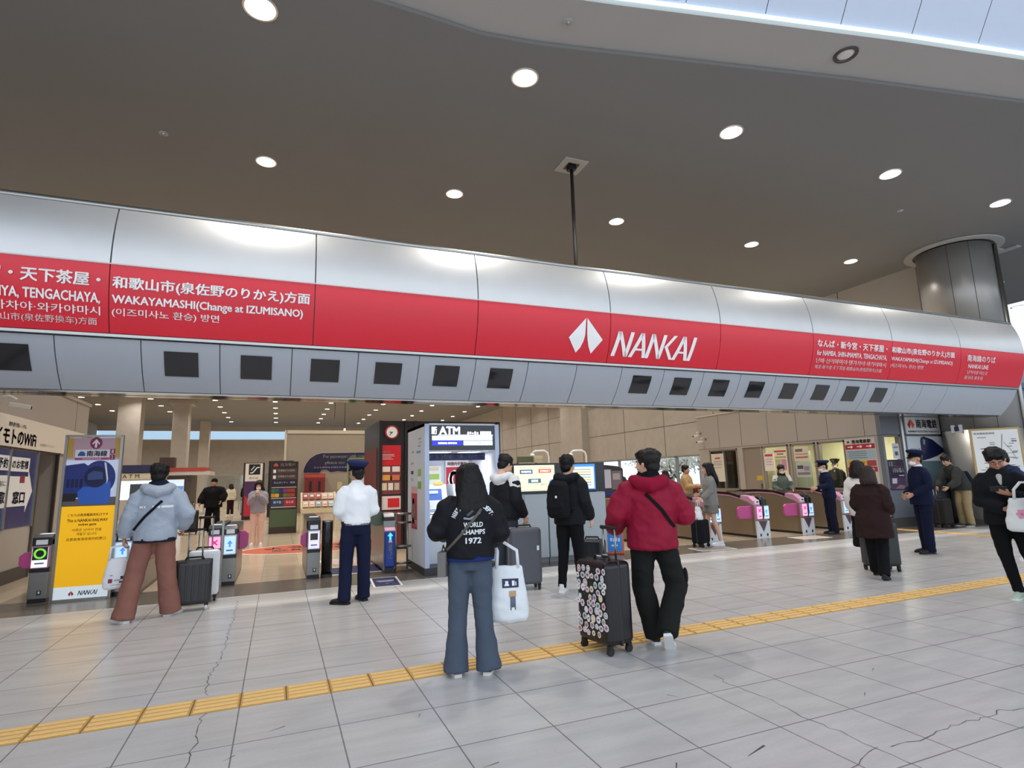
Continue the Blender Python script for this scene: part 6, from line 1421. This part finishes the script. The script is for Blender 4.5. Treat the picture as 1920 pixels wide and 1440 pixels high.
# railway officer in shirt sleeves
P = person('railway officer in white shirt and navy cap standing with his back turned at the gates', (.95, 7.72, 0), 4, 1.72, 'mid', ('under_cap', '#1c1a1a'),
    top=dict(c='#eef1f6', bulk=.022, hem=.95, name='shirt', wr=.010, ws=7, sleeve=.012, cuff=.93, bump=.08), low=dict(fit='straight', c='#181e38', hem=.045, wr=.006), shoe=('#17171a', '#101012'),
    legs={'L': dict(knee=(-.115, .0, .50), ankle=(-.135, -.05, .085), toe=48), 'R': dict(knee=(.11, .02, .50), ankle=(.12, .05, .085), toe=12)},
    arms={'L': dict(elbow=(-.275, .0, 1.13), wrist=(-.12, .20, 1.02)), 'R': dict(elbow=(.275, .0, 1.13), wrist=(.10, .22, 1.03))}, head=(22, 0), extra=(('cap', '#252c5a'), ('collar', '#f2f4f8')))
m = MB(); sp = P['spine']; m.tube([sp(.955), sp(.995)], [(.186, .138)] * 2, ref=(1, 0, 0), n=28); obj('belt', m, mat('belt', '#0f1016', .4), P['root'], smooth=True)
# woman in the black varsity jacket
P = person('woman with long black hair in black lettered bomber jacket and flared jeans, seen from behind', (1.46, 4.53, 0), -17, 1.60, 'light', ('waist', '#0e0c0d'),
    top=dict(c='#15161b', bulk=.055, hem=.93, sleeve=.022, cuff=.90, hemband='#1e2f6b', rough=.65, wr=.011), low=dict(fit='flare', c='#4c5664', hem=.055, wr=.008), shoe=('#3b3b40', '#d9d6cf'),
    legs={'L': dict(knee=(-.105, .0, .50), ankle=(-.125, -.04, .085), toe=14), 'R': dict(knee=(.105, .02, .50), ankle=(.14, -.03, .085), toe=-14)},
    arms={'L': dict(elbow=(-.33, .0, 1.16), wrist=(-.17, .23, 1.13)), 'R': dict(elbow=(.31, .0, 1.13), wrist=(.19, .22, 1.02))}, head=(16, 8), hands={'R': dict(curl=.95)})
A_['varsity'] = P; jk = child(P['root'], 'jacket'); fnb = on_surface(jk, (0, 1, 0), off=.006); ML = paint('#dfe1e4')
for s, z, w_, h_ in (('WORLD', 1.215, .165, .042), ('CHAMPS', 1.155, .20, .042), ('1972', 1.085, .135, .05)):
    text('lettering', s, None, None, w_, h_, ML, P['root'], .05, fn=lambda a, b_, z=z: fnb(a + .03, z + b_))
arc = 'NIKE ATHLETIC DEPT.'
for i, ch in enumerate(arc):
    if ch == ' ': continue
    th = R(158 - 136 * i / (len(arc) - 1)); cx, cz = .03 + .175 * math.cos(th), 1.225 + .165 * math.sin(th); ro = th - math.pi / 2
    text('lettering', ch, None, None, .024 if ch not in 'I.' else .008, .040 if ch != '.' else .01, ML, P['root'], .06, fn=lambda a, b_, cx=cx, cz=cz, ro=ro: fnb(cx + a * math.cos(ro) - b_ * math.sin(ro), cz + a * math.sin(ro) + b_ * math.cos(ro)))
line('emblem', [(-.05, 1.27), (.0, 1.262), (.06, 1.29), (.09, 1.315)], .016, paint('#8d929b'), P['root'], lambda a, b_: fnb(a, b_)); line('emblem', [(-.02, 1.29), (.03, 1.33)], .02, paint('#3d4350'), P['root'], lambda a, b_: fnb(a, b_))
b = MB(); b.box(-.07, .07, -.035, .035, -.20, 0); b.box(-.072, .072, -.04, -.034, -.10, .003)
def near_back(P, x, z, off): return P['M'] @ (on_surface(child(P['root'], 'jacket'), (0, 1, 0), off=off)(x, z))
t = thing('shoulder_bag', 'small grey shoulder bag at the left hip of the woman with long black hair', 'bag', world(P, -.225, -.03, .99), R(60)); t.scale = (.95,) * 3
obj('bag_body', b, mat('grey_leather', '#6f6d68', .5), t, bevel=.012); m = MB(); m.tube([(-.06, 0, 0), (.0, .0, .05), (.06, 0, 0)], .006, n=6); obj('strap_loop', m, mat('brass', '#b59a5c', .35, .9), t)
strap_on(P, 'jacket', [(.10, 1.34, -1), (-.06, 1.15, -1), (-.20, 1.00, -1)], .022, '#5f5c55')
hR = P['hand']['R']
t = soft_bag('tote_bag', 'white tote bag with a navy label hanging beside the woman with long black hair', 'bag', world(P, .33, .10, .83), -17, .30, .44, .12, '#dfe3e6', grab=(-.10, .06, .22), seed=5, taper=1.08, handle_h=.22, crumple=.008)
fb2 = on_surface(child(t, 'bag_body'), (0, 1, 0), off=.004)
patch(fb2, -.05, .085, -.165, -.095, '#1c2348', t); fb3 = on_surface(child(t, 'bag_body'), (0, 1, 0), off=.007)
for x0, x1, z0, z1 in ((-.025, .0, -.15, -.112), (-.032, .006, -.15, -.138), (.03, .052, -.15, -.11), (.058, .066, -.15, -.118)): patch(fb3, x0, x1, z0, z1, '#eceff2', t, 'lettering', 3)
patch(fb2, .012, .056, -.335, -.232, '#566170', t, 'print'); patch(fb2, .004, .062, -.232, -.19, '#b89468', t, 'print'); patch(fb3, .022, .046, -.345, -.315, '#e9e6e2', t, 'print')
# man with the white hood
P = person('man in black jacket with white hood and white shoulders holding a grey suitcase', (3.05, 7.75, 0), -66, 1.80, 'light', ('short', '#141112'),
    top=dict(c='#1b1c20', bulk=.045, hem=.88, sleeve=.01, hood='#dfe0e0', hemband='#2a2a2c', rough=.7), low=dict(fit='straight', c='#3e434c', hem=.045), shoe=('#2a2a2c', '#d0d0d0'),
    arms={'R': dict(elbow=(.27, -.02, 1.13), wrist=(.25, .14, .90)), 'L': dict(elbow=(-.26, .0, 1.13), wrist=(-.2, .2, 1.0))}, head=(-4, -24), hands={'R': dict(curl=.95, dir=(0, .35, -1))}, extra=(('yoke', '#e6e6e4'),))
S = suitcase('large dark grey suitcase with a pale frame held by the man with the white hood', (3.17, 7.40), -8, .44, .82, .27, '#55575f', frame='#b9b6b0', ext=0, rough=.5); panel('luggage_tag', (.16, -.138, .55), 'front', .03, .06, .004, M_WHITE, S)
# boy with the backpack
P = person('boy in black hooded jacket and black trousers with a backpack, looking at the monitors', (3.63, 6.90, 0), -52, 1.76, 'light', ('short', '#0f0d0d'),
    top=dict(c='#17181d', bulk=.05, hem=.84, sleeve=.012, hood=True, rough=.75), low=dict(fit='slim', c='#121215', hem=.03), shoe=('#e6e7e9', '#f4f4f2'),
    legs={'L': dict(knee=(-.10, .0, .50), ankle=(-.12, -.04, .085), toe=10), 'R': dict(knee=(.10, .02, .50), ankle=(.12, .04, .085), toe=-8)},
    arms={'R': dict(elbow=(.275, -.02, 1.13), wrist=(.27, .13, .90)), 'L': dict(elbow=(-.27, -.0, 1.13), wrist=(-.22, .16, .92))}, head=(-6, 2))
A_['boy'] = P
t = thing('backpack', 'black backpack with a small white badge worn by the boy facing the monitors', 'backpack', world(P, -.02, -.27, 1.17), R(-52)); mb = MB()
mb.tube([(0, 0, -.24), (0, 0, -.20), (0, -.01, 0), (0, .01, .17), (0, .03, .225)], [(.12, .07), (.15, .10), (.155, .115), (.14, .10), (.09, .05)], ref=(1, 0, 0), n=20); mb.tube([(0, -.09, -.19), (0, -.10, -.1), (0, -.09, .0)], [(.11, .045), (.125, .055), (.10, .04)], ref=(1, 0, 0), n=16)
link('pack_body', fuse(mb, .012, 2, .006, 10, 2), cloth('#16161a', bump=.3), t)
for s in (-1, 1): m = MB(); m.tube([(s * .08, .06, .2), (s * .10, .16, .27), (s * .12, .30, .2), (s * .14, .33, .05), (s * .16, .22, -.12), (s * .11, .08, -.18)], (.028, .008), n=8); obj('strap', m, cloth('#121215'), t, smooth=True)
m = MB(); m.tube([(-.03, .03, .22), (0, .02, .27), (.03, .03, .22)], .008, n=8); obj('haul_loop', m, cloth('#121215'), t); m = MB(); m.ell((.03, -.135, .03), (.016, .006, .018), 10); obj('badge', m, M_WHITE, t)
S = suitcase('small dark marbled suitcase on the floor beside the boy with the backpack', (4.22, 7.35), -45, .36, .60, .24, '#20252a', ridges=4, ext=0, rough=.3)
# walker in the crimson jacket
P = person('person in crimson puffer jacket and black cargo trousers walking away with a stickered suitcase', (3.16, 4.42, 0), -30, 1.70, 'light', ('fringe', '#191513'),
    top=dict(c='#8c1230', bulk=.065, hem=.84, sleeve=.028, cuff=.97, hood=True, scarf='#131316', rough=.6, wr=.014, ws=9), low=dict(fit='cargo', c='#1d1e1c', hem=.03, wr=.010), shoe=('#19191b', '#e4e4e2'),
    legs={'L': dict(knee=(-.10, .10, .51), ankle=(-.02, .10, .085), toe=14), 'R': dict(knee=(.20, .10, .50), ankle=(.06, -.17, .175), toe=-10, pitch=-42)},
    arms={'L': dict(elbow=(-.36, -.03, 1.16), wrist=(-.37, .17, 1.00)), 'R': dict(elbow=(.36, .02, 1.13), wrist=(.34, .24, 1.22))}, head=(50, 3), hands={'L': dict(curl=.95, dir=(0, .8, -.6))}, extra=(('pocket', '#1b1c1a', 'R'),))
A_['crimson'] = P
strap_on(P, 'jacket', [(-.05, 1.33, -1), (.08, 1.19, -1), (.19, 1.03, -1)], .030, '#131317')
S = suitcase('large black hard suitcase covered with many small round stickers', (2.71, 4.56), -80, .43, .76, .29, '#131316', ext=.27, rough=.3)
rn = random.Random(11); pal = ['#e8e4e6', '#d8a0b0', '#b8c8d8', '#e6d28a', '#c9b0d0', '#9ab8b0', '#f0eeee', '#d08a7c', '#a8a8b4', '#e0c0c8']; k = 0
for r_ in range(10):
    for c_ in range(6):
        if (r_ * 6 + c_) % 13 == 5: continue
        x = -.165 + .066 * c_ + rn.uniform(-.012, .012) + (.02 if r_ % 2 else -.01); z = .165 + .058 * r_ + rn.uniform(-.012, .012); rx, rz_ = rn.uniform(.023, .032), rn.uniform(.025, .034); ph = rn.uniform(0, 3); nn = rn.choice((5, 6, 9, 12, 12))
        if abs(x) > .185: continue
        q = [(math.cos(2 * math.pi * i / nn + ph) * rx, math.sin(2 * math.pi * i / nn + ph) * rz_) for i in range(nn)]
        mb = MB(); y = -.1465 - .0006 * (k % 4)
        mb.add([(x + a, y, z + b_) for a, b_ in q], [list(range(nn))], 0); mb.add([(x + a * .72, y - .0006, z + b_ * .72) for a, b_ in q], [list(range(nn))], 1); mb.add([(x + a * .35 + rn.uniform(-.004, .004), y - .001, z + b_ * .30) for a, b_ in q], [list(range(nn))], 2)
        obj('sticker', mb, [paint('#e9e7e6'), paint(rn.choice(pal)), paint(rn.choice(['#4a4450', '#8a4a58', '#3f5a78', '#e8e8e8', '#c8607a']))], S); k += 1
panel('luggage_tag', (-.02, .02, .792), 'floor', .05, .09, .006, M_WHITE, S)
# woman in grey shorts by the right gates
P = person('woman with long black hair in grey blazer and grey shorts carrying a white bag', (8.50, 9.72, 0), 60, 1.68, 'light', ('long', '#120f10'),
    top=dict(c='#84827d', bulk=.025, hem=.82, flare=.02, sleeve=.008), low=dict(kind='shorts', c='#7c776e', len=.62), shoe=('#e9ebee', '#f6f6f4'),
    legs={'L': dict(knee=(-.09, -.02, .50), ankle=(-.10, -.12, .085)), 'R': dict(knee=(.09, .08, .50), ankle=(.10, .08, .085))},
    arms={'L': dict(elbow=(-.24, .02, 1.13), wrist=(-.22, .22, .98)), 'R': dict(elbow=(.23, .0, 1.13), wrist=(.16, .2, 1.05))}, head=(4, 2), lod=1.2, hands={'L': dict(curl=.9)})
soft_bag('plastic_bag', 'white plastic carrier bag held by the woman in grey blazer and shorts', 'bag', P['hand']['L'] + V((-.05, -.02, -.12)), 60, .30, .30, .16, '#e6e4ea', grab=(0, 0, .12), seed=8)
suitcase('black soft cabin suitcase at the feet of the woman in grey shorts', (8.08, 9.62), 25, .36, .55, .26, '#17181d', soft=True, ext=0)
# officers and clerks on the right
P = person('railway officer in dark navy uniform leaning over the ticket gate', (12.12, 9.80, 0), 62, 1.66, 'light', ('under_cap', '#171416'),
    top=dict(c='#171d36', bulk=.025, hem=.84), low=dict(fit='straight', c='#14172b', hem=.045), shoe=('#131315', '#0e0e10'), arms={'L': dict(elbow=(-.25, .08, 1.15), wrist=(-.14, .32, 1.10)), 'R': dict(elbow=(.25, .05, 1.13), wrist=(.12, .28, 1.05))}, lean=(0, .06), head=(6, -6), lod=1.25, extra=(('cap', '#2b3152'), 'mask', ('collar', '#eef0f4')))
P = person('masked clerk with dark hair and a pale stole behind the pink flap gate', (12.35, 11.35, 0), 150, 1.62, 'light', ('short', '#2a1f1a'),
    top=dict(c='#5f655c', bulk=.03, hem=.85, scarf='#2f211e'), low=dict(c='#1a1a1c'), arms={'L': dict(elbow=(-.27, .06, 1.12), wrist=(-.2, .28, 1.04)), 'R': dict(elbow=(.27, .05, 1.12), wrist=(.2, .28, 1.04))}, head=(0, -10), lod=1.4, extra=('mask', ('yoke', '#d8d6cf')))
P = person('office clerk in white shirt and dark cap seen through the booth window', (15.5, 12.75, .02), 60, 1.66, 'light', ('under_cap', '#161414'), top=dict(c='#eceff2', bulk=.02, name='shirt', hem=.93), low=dict(c='#15182a'), lod=1.6, extra=(('cap', '#15182c'),))
P = person('office clerk in black uniform, cap and white mask behind the booth window', (15.25, 12.02, .02), 110, 1.72, 'light', ('under_cap', '#161414'), top=dict(c='#17181c', bulk=.025), low=dict(c='#131420'), lod=1.6, extra=(('cap', '#17181f'), 'mask', ('shirt', '#e9ebee')))
# woman in the brown coat and her companion
P = person('woman in dark brown coat with brown bobbed hair striding to the right', (7.75, 5.62, 0), -62, 1.50, 'light', ('bob', '#2e1f1b'),
    top=dict(c='#2e1d1c', bulk=.055, hem=.62, flare=.05, sleeve=.018, name='coat', wr=.010), low=dict(fit='straight', c='#111113', hem=.03), shoe=('#121214', '#0f0f10'),
    legs={'L': dict(knee=(-.09, .14, .50), ankle=(-.09, .27, .09), pitch=8), 'R': dict(knee=(.09, .02, .50), ankle=(.09, -.20, .10), pitch=-14)},
    arms={'R': dict(elbow=(.27, -.06, 1.12), wrist=(.25, .16, 1.0)), 'L': dict(elbow=(-.26, .02, 1.12), wrist=(-.2, .26, 1.02))}, head=(6, -4))
P = person('companion in white top and black skirt half hidden behind the brown coated woman', (8.88, 6.6, 0), -70, 1.60, 'light', ('bob', '#1c1412'),
    top=dict(c='#e2ddd6', bulk=.03, hem=.78), low=dict(kind='skirt', c='#101013', len=.26, flare=.22), shoe=('#16161a', '#e8e8e6'), legs={'R': dict(knee=(.09, -.02, .50), ankle=(.09, -.22, .10), pitch=-12), 'L': dict(knee=(-.09, .1, .5), ankle=(-.09, .2, .085))}, lod=1.2)
S = suitcase('tall dark green suitcase pushed in front of the woman in the brown coat', (8.31, 5.98), -25, .44, .70, .30, '#1d2524', ext=0, rough=.35)
t = soft_bag('travel_bag', 'black travel bag lying on top of the tall dark green suitcase', 'bag', (8.31, 5.96, .947), -25, .40, .20, .24, '#15161a', seed=4, handle_h=.1)
# officer in the suit
P = person('railway officer in navy suit, cap and white mask standing in profile on the right', (10.62, 6.74, 0), 62, 1.74, 'mid', ('under_cap', '#252222'),
    top=dict(c='#141a34', bulk=.035, hem=.82, flare=.015), low=dict(fit='straight', c='#11162e', hem=.05), shoe=('#0f1016', '#0c0c10'),
    legs={'L': dict(knee=(-.09, .02, .50), ankle=(-.10, .03, .085)), 'R': dict(knee=(.09, .0, .50), ankle=(.10, -.03, .085))}, arms={'L': dict(elbow=(-.27, -.02, 1.13), wrist=(-.12, .20, 1.00)), 'R': dict(elbow=(.27, -.02, 1.13), wrist=(.10, .20, .98))}, head=(6, 0), extra=(('cap', '#1f2547'), 'mask', ('collar', '#f0f2f6')))
# bending man by the counter
P = person('man in dark olive jacket and khaki trousers bending over his suitcase by the counter', (16.0, 9.15, 0), 78, 1.78, 'mid', ('short', '#1d1715'),
    top=dict(c='#3b3b38', bulk=.05, hem=.86, sleeve=.015), low=dict(fit='straight', c='#a08c66', hem=.045), shoe=('#2a2826', '#b9b6ae'), lean=(0, .34), hip=(0, -.04, -.02),
    arms={'L': dict(elbow=(-.26, .36, 1.05), wrist=(-.14, .52, .93)), 'R': dict(elbow=(.26, .36, 1.05), wrist=(.14, .52, .93))}, head=(4, -28), lod=1.2)
t = thing('backpack', 'dark backpack hanging behind the bending man in olive jacket', 'backpack', world(P, .0, -.16, 1.10), R(78)); mb = MB(); mb.tube([(0, 0, -.22), (0, -.02, 0), (0, .04, .2)], [(.13, .07), (.16, .10), (.11, .06)], ref=(1, 0, 0), n=16); link('pack_body', fuse(mb, .016, 2), cloth('#1b1e27'), t); m = MB(); m.tube([(.1, .04, .15), (.12, .16, .2), (.12, .3, .1)], (.025, .008), n=6); obj('strap', m, cloth('#15161a'), t)
suitcase('dark brown soft suitcase with raised handle in front of the bending man', (15.36, 9.30), 10, .46, .70, .30, '#2b2825', soft=True, ext=.28)
# young man with the phone
P = person('young man in black jacket with spectacles looking down at his phone', (7.83, 3.98, 0), 122, 1.66, 'tan', ('fringe', '#100d0d'),
    top=dict(c='#16171b', bulk=.045, hem=.84, sleeve=.012, collar=True), low=dict(fit='slim', c='#101013', hem=.01), shoe=('#b4c6b4', '#dfe6de'), hip=(.07, 0, 0), lean=(.02, .06),
    legs={'R': dict(knee=(.13, .02, .50), ankle=(.06, -.02, .085), toe=-22), 'L': dict(knee=(-.08, .03, .50), ankle=(-.18, -.03, .085), toe=16)},
    arms={'L': dict(elbow=(-.19, .10, 1.10), wrist=(.03, .30, 1.20)), 'R': dict(elbow=(.33, .06, 1.11), wrist=(.08, .26, 1.03))}, hands={'L': dict(dir=(.75, .25, .25), palm=(.1, -.5, .8), curl=.5), 'R': dict(dir=(-1, .1, -.05), palm=(0, -1, 0), curl=.4)}, head=(4, -30), extra=('glasses', ('shirt', '#b5b1a9')))
h = P['hand']['L']; t = thing('mobile_phone', 'black phone held up by the young man in spectacles', 'phone', h + V((-.03, .0, .035)), R(122)); b = MB(); b.box(-.075, .075, -.005, .005, -.036, .036, T=Matrix.Rotation(R(-38), 4, 'X')); obj('case', b, M_BLACK, t, bevel=.004); b = MB(); b.box(-.07, .07, -.0065, -.005, -.032, .032, T=Matrix.Rotation(R(-38), 4, 'X')); obj('screen', b, glow('#aab8c4', .6), t)
# woman at the right edge with the tote
P = person('woman with brown bobbed hair in black at the right picture edge with a white tote', (7.66, 3.44, 0), -40, 1.62, 'light', ('bob', '#2c211d'),
    top=dict(c='#141417', bulk=.045, hem=.85), low=dict(fit='slim', c='#101013', hem=.02), shoe=('#b9c9b9', '#e2e8e0'), arms={'L': dict(elbow=(-.28, .0, 1.13), wrist=(-.24, .18, 1.06)), 'R': dict(elbow=(.26, .0, 1.13), wrist=(.2, .2, 1.05))}, head=(-10, 0), lod=1.2)
t = soft_bag('tote_bag', 'white cloth tote with a pink flower print at the right picture edge', 'bag', (7.58, 3.72, 1.13), -58, .34, .36, .10, '#dcdcd8', seed=6, taper=1.12, handle_h=.17, crumple=.006)
fb2 = on_surface(child(t, 'bag_body'), (0, 1, 0), off=.004)
for a in range(6):
    cx, cz = -.05 + .032 * math.cos(a * 1.05), -.17 + .036 * math.sin(a * 1.05); mb = MB(); q = [fb2(cx + .019 * math.cos(i * .7), cz + .019 * math.sin(i * .7)) for i in range(9)]; mb.add(q, [list(range(9))]); obj('flower_print', mb, paint('#d88aa6'), t)
mb = MB(); mb.add([fb2(-.05 + .016 * math.cos(i * .7), -.17 + .016 * math.sin(i * .7)) for i in range(9)], [list(range(9))]); obj('flower_print', mb, paint('#c06a8c'), t)
P = person('person in blue jacket bent forward behind the young man with the phone', (10.92, 5.32, 0), 66, 1.70, 'light', ('short', '#17120f'), top=dict(c='#26304a', bulk=.05, hem=.84, hood=True), low=dict(fit='straight', c='#191b22'), lean=(0, .30), head=(0, -20), lod=1.4)

# ------------------------------------------------------------------ people beyond the gates
P = person('masked woman in grey blouson and pale pink trousers looking at a phone beyond the gates', (-.46, 16.1, 0), 176, 1.58, 'light', ('long', '#2a1c17'),
    top=dict(c='#9c9aa4', bulk=.035, hem=.86, sleeve=.012), low=dict(fit='straight', c='#e2bfae', hem=.03), shoe=('#e8d8cc', '#f2ece6'), arms={'L': dict(elbow=(-.24, .08, 1.14), wrist=(-.06, .24, 1.33)), 'R': dict(elbow=(.24, .08, 1.14), wrist=(.06, .24, 1.33))}, hands={'L': dict(dir=(.4, .2, .8), curl=.6), 'R': dict(dir=(-.4, .2, .8), curl=.6)}, head=(0, -14), lod=1.3, extra=('mask', ('shirt', '#17181c')))
h = (P['hand']['L'] + P['hand']['R']) / 2; t = thing('mobile_phone', 'pale phone held by the masked woman in pink trousers', 'phone', h + V((0, .02, .0)), R(176)); b = MB(); b.box(-.036, .036, -.005, .005, -.07, .07); obj('case', b, paint('#d8d4d0'), t, bevel=.004); b = MB(); b.box(-.032, .032, -.0065, -.005, -.065, .065); obj('screen', b, glow('#c9d4dc', .7), t)
P = person('man in black hat and wide black jacket walking towards the gates', (-1.95, 21.2, 0), 172, 1.72, 'tan', ('crop', '#141112'),
    top=dict(c='#121214', bulk=.08, hem=.80, flare=.04, sleeve=.05, name='coat'), low=dict(fit='wide', c='#121215'), legs={'L': dict(knee=(-.13, .08, .5), ankle=(-.16, .04, .085)), 'R': dict(knee=(.13, .04, .5), ankle=(.15, -.06, .085))}, arms={'L': dict(elbow=(-.36, .02, 1.18), wrist=(-.30, .16, 1.0)), 'R': dict(elbow=(.36, .02, 1.15), wrist=(.40, .14, .95))}, lod=1.6, extra=(('beanie', '#131315'), ('shirt', '#2b2b2e')))
suitcase('black suitcase pulled by the man in the wide black jacket', (-2.55, 20.9), 10, .45, .75, .28, '#141416', ext=.25)
P = person('woman in cream jumper and dark trousers standing far inside the concourse', (-2.25, 33.0, 0), 20, 1.56, 'light', ('bob', '#241a17'), top=dict(c='#d8cdb4', bulk=.05, hem=.84), low=dict(fit='straight', c='#2a1719'), lod=2.0)
suitcase('grey suitcase beside the woman in cream jumper far inside the concourse', (-1.55, 32.6), 0, .42, .68, .26, '#8c8c8c', ext=.2)
P = person('person in black jacket and blue jeans far inside beside the escalator sign', (-1.70, 36.0, 0), 10, 1.62, 'light', ('short', '#151313'), top=dict(c='#16171b', bulk=.05), low=dict(fit='straight', c='#2b3d5c'), lod=2.0)
P = person('person with dark hair in charcoal jacket behind the photo display stand', (9.62, 14.9, 0), -70, 1.70, 'light', ('short', '#171313'), top=dict(c='#2a2d30', bulk=.04), low=dict(c='#17181c'), lod=1.6)
P = person('woman with long dark hair in black coat by the window band', (11.85, 15.6, 0), -20, 1.58, 'light', ('long', '#141112'), top=dict(c='#121316', bulk=.05, hem=.6, flare=.04, name='coat'), low=dict(c='#141417'), lod=1.6)
P = person('man in tan jacket leaning on a luggage cart in front of the blossoming trees', (10.68, 13.15, 0), -150, 1.70, 'mid', ('short', '#1d1512'), top=dict(c='#ae8e66', bulk=.04, hem=.86), low=dict(fit='straight', c='#15151a'), arms={'L': dict(elbow=(-.28, .08, 1.13), wrist=(-.30, .30, 1.12)), 'R': dict(elbow=(.24, .1, 1.12), wrist=(-.02, .30, 1.14))}, lod=1.4, head=(-6, -6))
t = thing('luggage_cart', 'steel luggage cart beside the man in tan jacket', 'cart', (11.12, 13.35, 0), R(10)); m = MB()
for s in (-1, 1): m.tube([(s * .25, -.3, .12), (s * .25, -.3, .95), (s * .25, -.38, 1.02)], .015, n=8); m.tube([(s * .25, -.3, .15), (s * .2, .5, .15)], .015, n=8)
m.tube([(-.25, -.38, 1.02), (.25, -.38, 1.02)], .018, n=8); m.tube([(-.25, -.3, .6), (.25, -.3, .6)], .012, n=8); obj('frame', m, M_STEEL, t, smooth=True); m = MB(); m.box(-.24, .24, -.28, .5, .15, .17); m.box(-.24, .24, -.28, .05, .60, .62); obj('deck', m, M_STEEL, t)
for s in (-1, 1):
    for y in (-.25, .45): m = MB(); m.tube([(s * .2 - .015, y, .06), (s * .2 + .015, y, .06)], .06, n=12); obj('wheel', m, M_RUBBER, t)
t = thing('backpack', 'dark red backpack resting on the steel luggage cart', 'backpack', (11.12, 13.24, .84), R(10)); mb = MB(); mb.tube([(0, 0, -.215), (0, -.01, .0), (0, .02, .19)], [(.14, .09), (.155, .11), (.10, .06)], ref=(1, 0, 0), n=16); link('pack_body', fuse(mb, .014, 2), cloth('#7c1c2e'), t); m = MB(); m.tube([(-.04, -.11, -.1), (0, -.125, 0), (.03, -.1, .12)], .006, n=6); obj('zip', m, M_DKGREY, t); m = MB(); m.tube([(-.03, .02, .18), (0, .02, .23), (.03, .02, .18)], .008, n=6); obj('haul_loop', m, cloth('#3c0f18'), t)
